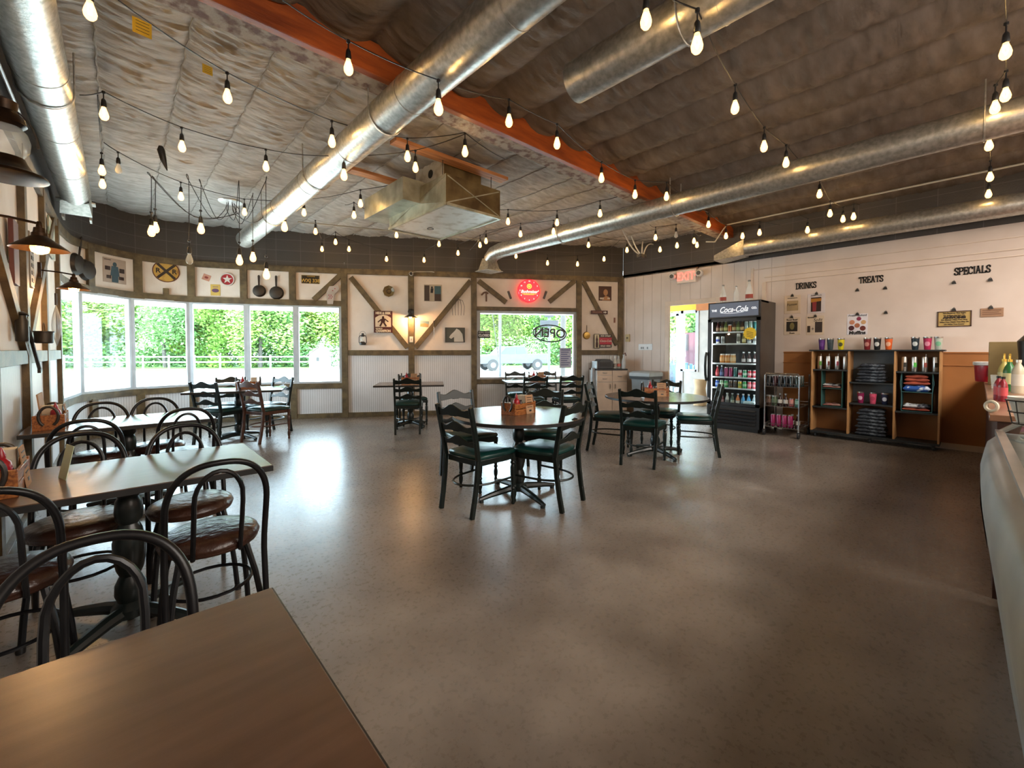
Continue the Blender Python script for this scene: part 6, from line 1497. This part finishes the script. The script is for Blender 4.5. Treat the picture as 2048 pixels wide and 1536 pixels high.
# folded clothing
def shirt(x,y,z,w_,d_,h_,m_,lab,group,seed):
    rnd=random.Random(seed); nx,ny=14,8; V=[];F=[]
    for lvl in (0,1):
        for j in range(ny+1):
            for i in range(nx+1):
                u=i/nx*2-1; v=j/ny*2-1; e=(1-abs(u)**6)*(1-abs(v)**6)
                k=.55+.45*e
                wob=noise.noise(Vector((u*2+seed,v*2,lvl*3)))*.02
                zz=(h_*.5*(1+(1 if lvl else -1)*max(.12,e**.5)))+ (wob if lvl else 0)
                V.append((u*w_/2*(1+.04*noise.noise(Vector((v*2+seed,1,1)))),v*d_/2*(1+.03*noise.noise(Vector((u*2,seed,1)))),zz))
    q=(nx+1)*(ny+1)
    for j in range(ny):
        for i in range(nx):
            a_=j*(nx+1)+i; F.append((a_,a_+nx+1,a_+nx+2,a_+1)); F.append((q+a_,q+a_+1,q+a_+nx+2,q+a_+nx+1))
    for i in range(nx): F.append((i,i+1,q+i+1,q+i)); b_=ny*(nx+1)+i; F.append((b_+1,b_,q+b_,q+b_+1))
    for j in range(ny): a_=j*(nx+1); F.append((a_+nx+1,a_,q+a_,q+a_+nx+1)); b_=a_+nx; F.append((b_,b_+nx+1,q+b_+nx+1,q+b_))
    mb=MB(); mb.add(V,F); o=mb.build('folded_shirt',m_,loc=dsp(x,y,z),rz=-PI/2,ang=60); o.rotation_euler=(0,rnd.uniform(-.02,.02),-PI/2+rnd.uniform(-.08,.08)); tag(o,lab,'shirt',group); return o
M_cloth=mat('charcoal_camo_cloth',col('#2c3038'),.9,var=col('#5c646c'),vscale=22,vdet=4,vlo=.5,vhi=.6,bump=.5,bscale=30)
xm=(xs[1]+xs[2])/2
ordw=['lowest','second','third','fourth','fifth','sixth','seventh','topmost']
for k in range(6): shirt(xm-.01+.01*(k%2),.14,.862+k*.043,.33-.012*k,.24,.046,M_cloth,'charcoal patterned folded sweatshirt in the upper middle pile, %s'%('topmost' if k==5 else ordw[k]),'folded sweatshirts in the upper middle bay',k+3)
for k in range(8): shirt(xm-.005+.012*(k%2),.14,.102+k*.047,.34-.008*k,.24,.05,M_cloth,'charcoal patterned folded sweatshirt in the bottom middle pile, %s'%(ordw[k]),'folded sweatshirts in the bottom middle bay',k+20)
# hanging fabric organisers
def organiser(xc,ztop,zbot,wd,colr,lab,bulge=0):
    t=thing('fabric_organiser',lab,'organiser',dsp(xc,.03,zbot),-PI/2,'hanging fabric organisers'); h=ztop-zbot; m_=cm(colr,.7)
    for sx in (-1,1):
        mb=MB(); mb.tube([(sx*(wd/2),.0,h),(sx*(wd/2+bulge*.5),.0,h*.75),(sx*(wd/2),0,h*.5),(sx*wd/2,0,0)],.004,n=5)
        mb.b2(sx*wd/2-.002,sx*wd/2+.002,0,.24,0,h); mb.build('side_panel',m_,parent=t)
    for zz in (0,h*.5): mb=MB(); mb.b2(-wd/2,wd/2,-.004,.24,zz,zz+.006); mb.build('shelf_panel',m_,parent=t)
    return t
xl=(xs[0]+xs[1])/2+.02; xr=(xs[2]+xs[3])/2
organiser(xl,1.01,.475,.25,'#33615c','narrow grey-green fabric organiser hanging in the left bay'); organiser(xr,1.01,.495,.3,'#3a6668','wider grey-green fabric organiser hanging in the right bay',.03)
mred=cm('#8a4a44',.9,var=col('#a8847a'),vscale=14); mor=cm('#a85038',.9,var=col('#8a3c2c'),vscale=10); mbl=cm('#24509a',.9,var=col('#cfd8e4'),vscale=9,vlo=.56,vhi=.62); mwh=cm('#c8ccd0',.9,var=col('#2a2c38'),vscale=12,vlo=.5,vhi=.6)
shirt(xl,.13,.752,.22,.2,.03,mred,'thin folded red shirt on the upper shelf of the left organiser','folded shirts in the left organiser',41); shirt(xl,.13,.783,.21,.19,.025,mwh,'thin folded pale shirt on top in the left organiser','folded shirts in the left organiser',42)
shirt(xl,.13,.482,.22,.2,.035,mred,'folded red shirt in the bottom of the left organiser','folded shirts in the left organiser',43)
shirt(xr,.13,.76,.27,.22,.085,mbl,'blue and white folded shirt in the right organiser','folded shirts in the right organiser',44)
for k in range(3): shirt(xr,.13,.848+k*.045,.26-.02*k,.22,.048,mor,'rust red folded shirt above the blue one, %s of three'%['lowest','middle','top'][k],'folded shirts in the right organiser',45+k)
shirt(xr,.13,.503,.27,.22,.04,mor,'rust red folded shirt in the bottom of the right organiser','folded shirts in the right organiser',50); shirt(xr,.13,.545,.26,.22,.045,mwh,'dark and white folded shirt on top in the right organiser bottom','folded shirts in the right organiser',51)
# ---------------------------------------------------------------- serving counter and display case
t=thing('serving_counter','dark wood serving counter running along the right edge','counter',(5.5,-.45,0)); 
mb=MB(); mb.b2(-2.1,2.60,-.35,.38,.0,.945); mb.build('base_panel',mat('dark_red_wood',col('#4a2a20'),.45,var=col('#351c15'),vscale=4,stretch=(1,1,6)),parent=t)
mb=MB(); mb.b2(-2.12,2.62,-.37,.41,.945,.98); mb.build('countertop',mat('brown_counter_laminate',col('#8a6248'),.3,var=col('#74503a'),vscale=4),parent=t,bev=.004)
t=thing('display_case','white curved-front glass display case at the right edge','display case',(2.0,-.45,0)); dc=t
M_case=mat('white_case_enamel',col('#a9abaa'),.4,var=col('#8f9293'),vscale=3)
prof=[(-.35,0),(.33,0),(.355,.10),(.40,.45),(.432,.68),(.438,.78),(.425,.86),(.39,.90),(-.35,.90)]
mb=MB(); V=[];n=len(prof)
xsn=[-1.3,-.9,-.4,.0,.3,.6,1.0,1.22,1.3]
ins=[max(0,.034*(.5-x)) for x in xsn[:-2]]+[.01,.03]
for x,i_ in zip(xsn,ins):
    for y,z in prof: V.append((x,(y-i_ if y>0 else y),z))
F=[]
for i in range(len(xsn)-1):
    for k in range(n):
        l=(k+1)%n; F.append((i*n+k,(i+1)*n+k,(i+1)*n+l,i*n+l))
F.append(tuple(range(n))); F.append(tuple(reversed([(len(xsn)-1)*n+k for k in range(n)])))
mb.add(V,F); mb.build('body',M_case,parent=t,ang=50)
mb=MB(); mb.add([(.55,.437,.70),(1.15,.437,.70),(1.15,.414,.52),(.55,.414,.52)],[(0,1,2,3)]); mb.build('graphic_strip',cm('#3a3c44',.4),parent=t)
mb=MB(); mb.bar((-1.3,.325,.905),(1.28,.375,.905),.03,.025); mb.build('glass_rail',M_steel,parent=t)
mb=MB(); mb.add([(-1.3,.315,.91),(1.26,.37,.91),(1.26,.27,.99),(-1.3,.22,.99)],[(0,1,2,3)]); mb.add([(1.26,.37,.91),(1.26,-.3,.91),(1.26,-.3,.99),(1.26,.27,.99)],[(0,1,2,3)]); mb.build('glass',M_glass_case,parent=t,smooth=False)
mb=MB(); mb.b2(-1.3,1.27,-.32,.24,.985,.995); mb.build('top_glass',M_glass_case,parent=t,smooth=False)
mb=MB(); mb.bar((1.26,.37,.91),(1.26,.27,.995),.02,.02); mb.bar((-1.3,.22,.995),(1.26,.27,.995),.02,.02); mb.build('corner_trim',M_steel,parent=t)
for k in range(5):
    mb=MB(); mb.lathe([(0,0),(.10,0),(.115,.03),(.11,.04),(0,.035)],n=20); tag(mb.build('bakery_tray',cm(['#8a9aa0','#7c868c','#a09488','#6c7880','#8c8478'][k],.4),loc=(1.5+k*.4,-.4,.901)),'round grey tray inside the display case, %s from far end'%['fifth','fourth','third','second','first'][k],'tray','trays in the display case')
# red tub and bottles on the counter
def on_counter(px,y,z=.925):
    # counter point whose image column is px at depth row y (world)
    d=ray(px,740); k=y/d.y if abs(d.y)>1e-6 else 1
    return k
def cpos(X,Y,z=.925): return Vector((X,Y,z))
def col_at(px,X): return ray(px,740).y/ray(px,740).x*X
def cobj(px,X): return Vector((X,col_at(px,X),.98))
p=cobj(1979,6.9); t=thing('sauce_tub','round dark red tub with a white lid on the far end of the counter','tub',p)
mb=MB(); mb.lathe([(0,0),(.10,0),(.105,.01),(.115,.17),(.115,.18),(0,.18)],n=28); mb.build('tub',M_red,parent=t); mb=MB(); mb.lathe([(.12,.175),(.125,.18),(.125,.21),(.1,.215),(0,.213)],n=28,close=False); mb.build('lid',cm('#dcd9d6',.4),parent=t)
mb=MB(); V=[];F=[]
for i in range(7):
    a_=PI*.95+i*.15
    for zz in (.06,.15): V.append(((.1165)*math.cos(a_),(.1165)*math.sin(a_),zz))
for i in range(6): F.append((2*i,2*i+2,2*i+3,2*i+1))
mb.add(V,F); mb.build('paper_label',cm('#5a0c14',.4),parent=t)
p=cobj(1996,5.7); o=bottle('glass_cup','small clear plastic cup beside the syrup bottles',p,M_clear,1.0,None,None,None,[(0,0),(.035,0),(.045,.12),(.04,.12)],cat='cup')
syr=[(0,0),(.034,0),(.036,.01),(.036,.17),(.028,.2),(.014,.23),(.014,.26),(0,.26)]
for k,(px,X,cc1,lb,cap_,l) in enumerate(((2008,5.6,'#b8a860','#d0c890','#c8a040','first gold-topped syrup bottle on the counter'),(2019,5.4,'#2c6a38','#d0c890','#c8a040','green syrup bottle with gold top on the counter'),(1998,4.4,'#8a2430','#c84a50','#1c1614','small red labelled bottle in front of the syrup bottles'),(2007,4.3,'#8a2430','#c84a50','#1c1614','second small red labelled bottle in front of the syrup bottles'),(2037,5.2,'#c4b8a0','#d8d0c0','#d8d0c0','pale bottle at the right end of the syrup bottles'))):
    p=cobj(px,X); o=bottle('syrup_bottle',l,p,cm(cc1,.25),1.0 if k not in(2,3) else .62,cm(lb,.5),'syrup bottles on the counter',cm(cap_,.35,.5),syr,(.06,.15))
    if k<2: mb=MB(); mb.tube([(0,0,.25),(0,0,.30),(-.04,0,.305)],.007,n=6); mb.build('pump',cm('#c8a040',.35,.6),parent=o)
p=cobj(2010,6.4); mb=MB(); mb.b2(-.08,.08,-.11,.11,0,.42); o=mb.build('cup_box',cm('#8a7448',.6),loc=p,bev=.004); tag(o,'tall tan cardboard box standing on the counter behind the syrups','box')
p=cobj(2088,6.0); t=thing('coffee_machine','dark rounded machine hood at the right edge of the counter','machine',p); mb=MB(); mb.lathe([(0,0),(.14,0),(.15,.3),(.16,.42),(.1,.5),(0,.52)],n=20); mb.build('hood',cm('#17130f',.35),parent=t); mb=MB(); mb.b2(-.2,-.13,-.04,.04,.1,.16); mb.build('spout',M_steel,parent=t)
p=Vector((2.9,-.15,.996)); t=thing('wire_basket','black wire basket of paper filters on the display case','basket',p)
for zz,rr in ((0,.05),(.05,.06),(.10,.07)): mb=MB(); mb.tube([(rr*math.cos(2*PI*k/20),rr*math.sin(2*PI*k/20),zz+.004) for k in range(20)],.0025,n=4,closed=True); mb.build('hoop',M_iron,parent=t)
for k in range(10): a_=2*PI*k/10; mb=MB(); mb.tube([(.05*math.cos(a_),.05*math.sin(a_),.004),(.07*math.cos(a_),.07*math.sin(a_),.104)],.002,n=4); mb.build('wire',M_iron,parent=t)
mb=MB(); mb.lathe([(0,.01),(.035,.01),(.065,.12),(.063,.12),(.035,.02),(0,.02)],n=24); tag(mb.build('paper_filters',cm('#cfc8bc',.8),loc=p),'pleated white paper filters in the wire basket','filters')
p=cobj(1985,3.5); mb=MB(); mb.tube([(.026*math.cos(2*PI*k/28),0,.034+.026*math.sin(2*PI*k/28)) for k in range(28)],.008,n=8,closed=True); tag(mb.build('tape_roll',cm('#c8bfa8',.5),loc=p,rz=1.0),'roll of pale tape standing on the counter edge','tape')
# ---------------------------------------------------------------- left wall: barn lamps and kitchen relics
M_lampglow=emit_mat('barn_bulb_glow',(1,.55,.2),22); M_lampglass=solid_glass('amber_lamp_glass',(1,.75,.4),.3)
def barn_lamp(label,X,Y,z):
    t=thing('barn_wall_lamp',label,'lamp',(X,Y,z),0,'bronze barn lamps on the left wall')
    t.scale=(.74,.74,.74); L=(XL+.04-X)/.74
    mb=MB(); mb.tube([(L,0,.17),(L*.5,0,.165),(-.03,0,.15),(0,0,.145)],.009,n=8); mb.build('arm',M_bronze,parent=t)
    mb=MB(); mb.b2(L-.02,L+.01,-.035,.035,.08,.26); mb.build('backplate',M_bronze,parent=t)
    mb=MB(); mb.lathe([(.012,.16),(.016,.15),(.018,.12),(.03,.115),(.035,.08),(.042,.078),(.044,.055),(.05,.05)],n=24,close=False); mb.build('socket_cup',M_bronze,parent=t)
    mb=MB(); mb.lathe([(.045,.055),(.15,-.03),(.153,-.038),(.148,-.034),(.043,.048)],n=40,close=False); mb.build('lamp_shade',M_bronze,parent=t)
    mb=MB(); mb.lathe([(.02,.03),(.045,-.0),(.052,-.03),(.045,-.055),(.02,-.07),(0,-.073)],n=20,close=False); mb.build('glass_globe',M_lampglass,parent=t)
    mb=MB(); mb.lathe([(0,.02),(.012,.01),(.022,-.02),(.018,-.04),(0,-.05)],n=14); mb.build('bulb',M_lampglow,parent=t)
    l=light('barn_lamp_light','POINT',(0,0,-.02),7,(1,.55,.22),size=.03); l.parent=t
    l.location=(0,0,-.085)
    return t
def xpos(px,py,X): return atx(px,py,X)
q=xpos(80,496,-.30); barn_lamp('nearer lit bronze barn lamp on the left wall',q.x,q.y,q.z+.02)
q=xpos(148,575,-.30); barn_lamp('farther lit bronze barn lamp before the curved window',q.x,q.y,q.z+.01)
q=xpos(12,352,-.36); t=thing('hanging_lantern','old bronze lantern with clear globe at the left photo edge','lantern',q)
mb=MB(); mb.lathe([(.0,.0),(.12,-.005),(.135,.0),(.13,.012),(.09,.03),(.07,.06),(.06,.085),(0,.085)],n=32); mb.build('base',M_bronze,parent=t)
mb=MB(); mb.lathe([(.05,.085),(.075,.12),(.08,.16),(.07,.2),(.05,.22)],n=24,close=False); mb.build('glass_globe',M_clear,parent=t)
mb=MB(); mb.lathe([(.055,.22),(.07,.235),(.06,.27),(.04,.29),(.045,.33),(.02,.345),(0,.345)],n=24); mb.build('cap',M_bronze,parent=t)
mb=MB(); mb.tube([(.1*math.cos(a_),.0,.15+.16*math.sin(a_)) for a_ in [PI*k/16 for k in range(17)]],.004,n=6); mb.tube([(-.01,0,.31),(XL-q.x+.02,0,.36)],.008,n=6); mb.build('bail',M_iron,parent=t)
def lw(px,py,off=.06): return atx(px,py,XL+off)
p=lw(44,650,.05); t=thing('milk_can','battered old metal milk can hanging on the left wall','can',p); 
t.scale=(.68,.68,.68); mb=MB(); mb.lathe([(0,-.17),(.045,-.17),(.05,-.16),(.05,.04),(.035,.08),(.038,.1),(0,.1)],n=20); mb.build('body',cm('#3d3a33',.45,.6),parent=t); mb=MB(); mb.lathe([(.04,.1),(.05,.105),(.05,.12),(.02,.14),(0,.14)],n=20,o=(0,-.02,.0),rot=Matrix.Rotation(-.3,3,'X')); mb.build('lid',M_iron,parent=t)
p=lw(88,674,.12); t=thing('cast_pot','small dark cast pot hanging by its bail on the left wall','pot',p)
t.scale=(.7,.7,.7); mb=MB(); mb.lathe([(0,-.07),(.065,-.07),(.075,-.06),(.08,.05),(.086,.055),(.086,.065),(.074,.06),(.068,-.05),(0,-.055)],n=24); mb.build('pot',M_iron,parent=t); mb=MB(); mb.tube([(.0,.08*math.cos(a_),.06+.10*math.sin(a_)) for a_ in [PI*k/14 for k in range(15)]],.003,n=5); mb.build('bail',M_iron,parent=t)
a=lw(56,655,.06); b=lw(80,742,.06); t=thing('fire_tongs','long dark iron tool leaning down across the left chair rail','tool',a); mb=MB(); mb.tube([(0,0,0),b-a],.012,n=8); mb.build('rod',M_iron,parent=t); mb=MB(); mb.box(b-a,(.02,.1,.03)); mb.build('hook',M_iron,parent=t)
p=lw(112,610,.08); t=thing('wire_whisk','large wire whisk hanging at the edge of the window','whisk',p)
mb=MB(); mb.tube([(0,0,.12),(0,0,0)],.01,n=8); mb.build('handle',M_iron,parent=t)
for k in range(6):
    a_=PI*k/6; u=Vector((math.cos(a_)*.5,math.sin(a_),0)); P=[u*0]+[u*(.07*math.sin(PI*j/10))+Z0*(-.42*j/10) for j in range(1,10)]+[Z0*-.42]; mb=MB(); mb.tube(P,.002,n=4); mb.tube([Vector((-v.x,-v.y,v.z)) for v in P],.002,n=4); mb.build('wire',M_steel,parent=t)
for px,py,l,c_ in ((28,505,'dark reddish leather strap panel on the left wall beside the near lamp','#5a2c26'),(60,520,'narrow tin plate with raised characters on the left wall','#8c8272')):
    p=lw(px,py,.03); mb=MB(); mb.b2(-.012,.012,-.10,.10,-.22,.22); o=mb.build('wall_relic',cm(c_,.6),loc=p,bev=.004); tag(o,l,'relic')
    if px==60: ink(o,'lettering',cm('#3a342c',.6),lambda b:[b.b2(.012,.016,-.05,.05,-.18+k*.06,-.15+k*.06) for k in range(6)])
p=lw(103,478,.02); mb=MB(); mb.b2(-.006,.006,-.28,.28,-.2,.2); o=mb.build('floral_print',cm('#c9bda8',.6,var=col('#7f9488'),vscale=12),loc=p); tag(o,'pale floral print on the left wall behind the near lamp','picture')
# ---------------------------------------------------------------- entrance vestibule beyond the doorway
VX=10.6
M_yel=mat('yellow_fascia',col('#e2b21c'),.5,var=col('#d8a614')); M_plank=mat('grey_plank_floor',col('#7d7a74'),.45,var=col('#656058'),vscale=2,stretch=(1,9,1))
vy0,vy1=2.9,7.0
mb=MB(); mb.b2(XR+.0,VX,vy0,vy1,-.05,-.004); struct(mb.build('floor_vestibule',M_plank))
mb=MB(); mb.add([(XR+.06,vy0,0),(VX,vy0,0),(VX,vy0,2.9),(XR+.06,vy0,2.9)],[(0,1,2,3)]); mb.build('wall_vestibule_right',M_cream); struct(bpy.data.objects['wall_vestibule_right'])
ye=aty(0,0,1) if False else None
yA=atx(1394,700,VX).y; yB=atx(1362,700,VX).y; yC=atx(1337,700,VX).y
mb=MB(); mb.b2(VX,VX+.1,vy0,yA,0,2.32); mb.b2(VX,VX+.1,yA,yB-.06,0,.78); struct(mb.build('wall_vestibule_front',cm('#b5b1ab',.5)))
mb=MB(); mb.b2(VX,VX+.1,vy0,vy1,2.32,2.9); struct(mb.build('wall_vestibule_top',M_yel))
mb=MB(); mb.b2(XR,VX+.2,vy0,vy1,2.9,2.95); struct(mb.build('ceiling_vestibule',M_cream))
wn[0]+=1; mb=MB(); mb.b2(VX-.02,VX+.08,yB-.06,yB+.06,0,2.32); mb.b2(VX-.02,VX+.08,yA-.04,yA+.04,.78,2.32); mb.b2(VX-.02,VX+.08,yA,yB,2.25,2.32); mb.b2(VX-.02,VX+.08,yA,yB,.78,.83); wv=struct(mb.build('window_%d'%wn[0],M_white)); mb=MB(); mb.b2(VX+.03,VX+.036,yA,yB,.8,2.3); mb.build('pane',M_glass,parent=wv,smooth=False)
mb=MB(); mb.b2(VX-.02,VX+.08,yB+.06,yB+.13,0,2.25); mb.b2(VX-.02,VX+.08,yC+.3,yC+.38,0,2.25); mb.b2(VX-.02,VX+.08,yB+.06,yC+.38,2.2,2.28); mb.b2(VX-.02,VX+.08,yB+.06,yC+.38,0,.12); dv=struct(mb.build('door_1',M_white)); mb=MB(); mb.b2(VX+.03,VX+.036,yB+.1,yC+.33,.1,2.22); mb.build('pane',M_glass,parent=dv,smooth=False)
mb=MB(); mb.tube([(VX-.02,yB+.16,.95),(VX-.06,yB+.16,.97),(VX-.06,yB+.16,1.13),(VX-.02,yB+.16,1.15)],.01,n=8); mb.build('door_handle',M_steel,parent=dv)
p=atx(1413,612,VX-.02); mb=MB(); mb.b2(-.25,.25,-.015,.015,-.1,.1); tag(mb.build('wood_plaque',cm('#b0682c',.5),loc=(VX-.02,p.y,p.z),rz=-PI/2),'orange-brown wooden plaque hanging in the entrance','sign')
mb=MB(); mb.lathe([(.14,0),(.17,.1),(.12,.4),(.15,.6),(.14,.62),(0,.6)],n=16); tag(mb.build('wicker_basket',cm('#b89c78',.8),loc=(10.2,atx(1401,700,10.2).y,0)),'tall tan wicker basket in the entrance corner','basket')
# blue slatted outdoor chair
p=atx(1374,700,12.4); t=thing('slatted_garden_chair','light blue slatted garden chair outside the entrance glass','chair',(12.4,p.y,GZ),PI/2+.3); mbl2=mat('blue_garden_paint',(.015,.085,.14),.5)
for k in range(6): mb=MB(); mb.bar((-.25+.1*k,.25,.35),(-.3+.12*k,.5,1.12-.03*abs(k-2.5)),.085,.02,up=Vector((0,1,0))); mb.build('slat',mbl2,parent=t)
for k in range(5): mb=MB(); mb.bar((-.28,-.3+.13*k,.40-.02*k),(.28,-.3+.13*k,.40-.02*k),.11,.02); mb.build('seat_slat',mbl2,parent=t)
for sx in (-1,1):
    mb=MB(); mb.b2(sx*.33-.06,sx*.33+.06,-.4,.35,.6,.62); mb.build('armrest',mbl2,parent=t); mb=MB(); mb.b2(sx*.33-.02,sx*.33+.02,-.35,-.28,0,.6); mb.build('leg',mbl2,parent=t); mb=MB(); mb.b2(sx*.33-.02,sx*.33+.02,.25,.32,0,.6); mb.build('leg',mbl2,parent=t)
p=atx(1378,650,12.8); t=thing('sandwich_board','pink and white notice board outside the entrance glass','sign',(12.8,p.y,GZ),-PI/2); mb=MB(); mb.b2(-.3,.3,-.02,.02,1.0,2.0); mb.build('panel',mat('pink_notice',(.12,.04,.06),.6),parent=t)
mb=MB(); mb.b2(-.25,0,-.03,-.02,1.45,1.95); mb.build('print',mat('notice_print',(.04,.03,.035),.6),parent=t)
for sx in (-.27,.27): mb=MB(); mb.b2(sx-.02,sx+.02,-.02,.02,0,1.0); mb.build('leg',cm('#8a8a88',.5),parent=t)
# seated person outside the entrance
PX=12.2; pp=atx(1345,712,PX); base=Vector((PX,pp.y,GZ))
t=thing('person','person in blue clothes seated outside the entrance, seen through the door glass','person',base,PI)
def skin(name,verts,edges,rad,m_,parent,root=0,sub=1):
    me=bpy.data.meshes.new(name); me.from_pydata(verts,edges,[]); me.materials.append(m_)
    o=bpy.data.objects.new(name,me); COL.objects.link(o); o.parent=parent
    md=o.modifiers.new('skin','SKIN'); md.use_smooth_shade=True
    for i,r_ in enumerate(rad): me.skin_vertices[0].data[i].radius=(r_,r_) if not isinstance(r_,tuple) else r_
    me.skin_vertices[0].data[root].use_root=True
    s_=o.modifiers.new('sub','SUBSURF'); s_.levels=sub; s_.render_levels=sub
    return o
v=[(0,0,.52),(0,-.02,.72),(0,-.02,.95),(0,-.01,1.08),(0,0,1.17),(.18,-.02,1.03),(.22,.05,.80),(.14,.25,.68),(-.18,-.02,1.03),(-.22,.05,.80),(-.14,.25,.68),(.1,.02,.5),(.12,.45,.52),(.12,.47,.1),(.12,.58,.03),(-.1,.02,.5),(-.12,.45,.52),(-.12,.47,.1),(-.12,.58,.03)]
e=[(0,1),(1,2),(2,3),(3,4),(2,5),(5,6),(6,7),(2,8),(8,9),(9,10),(0,11),(11,12),(12,13),(13,14),(0,15),(15,16),(16,17),(17,18)]
rd=[.15,.14,.16,.07,.055,.06,.045,.03,.06,.045,.03,.09,.07,.045,.035,.09,.07,.045,.035]
t.rotation_euler=(0,0,PI/2-.2)
skin('body',v,e,rd,mat('blue_clothing',(.02,.05,.11),.8),t)
mb=MB(); mb.lathe([(0,-.12),(.04,-.11),(.065,-.06),(.078,0),(.078,.05),(.06,.1),(0,.125)],n=16,o=(0,.01,1.28)); mb.lathe([(0,-.02),(.014,-.015),(.008,.02),(0,.03)],n=8,o=(0,.09,1.27)); mb.build('head',mat('skin',(.17,.08,.055),.6),parent=t)
mb=MB(); mb.lathe([(.082,.03),(.085,.07),(.07,.12),(0,.14)],n=16,o=(0,-.01,1.28),close=False); mb.build('hair',mat('hair',(.05,.02,.012),.8),parent=t)
for sx in (-1,1):
    mb=MB(); mb.lathe([(0,-.006),(.01,0),(0,.006)],n=8,o=(sx*.03,.083,1.30)); mb.build('eye',M_black,parent=t)
mb=MB(); mb.b2(-.3,.3,-.25,.3,.40,.44); 
for x,y in ((-.25,-.2),(.25,-.2),(-.25,.25),(.25,.25)): mb.b2(x-.02,x+.02,y-.02,y+.02,0,.4)
tag(mb.build('garden_bench',mat('bench_paint',(.13,.14,.14),.6),loc=base,rz=PI/2-.2),'small pale bench under the seated person outside','bench')
bpy.context.view_layer.update()
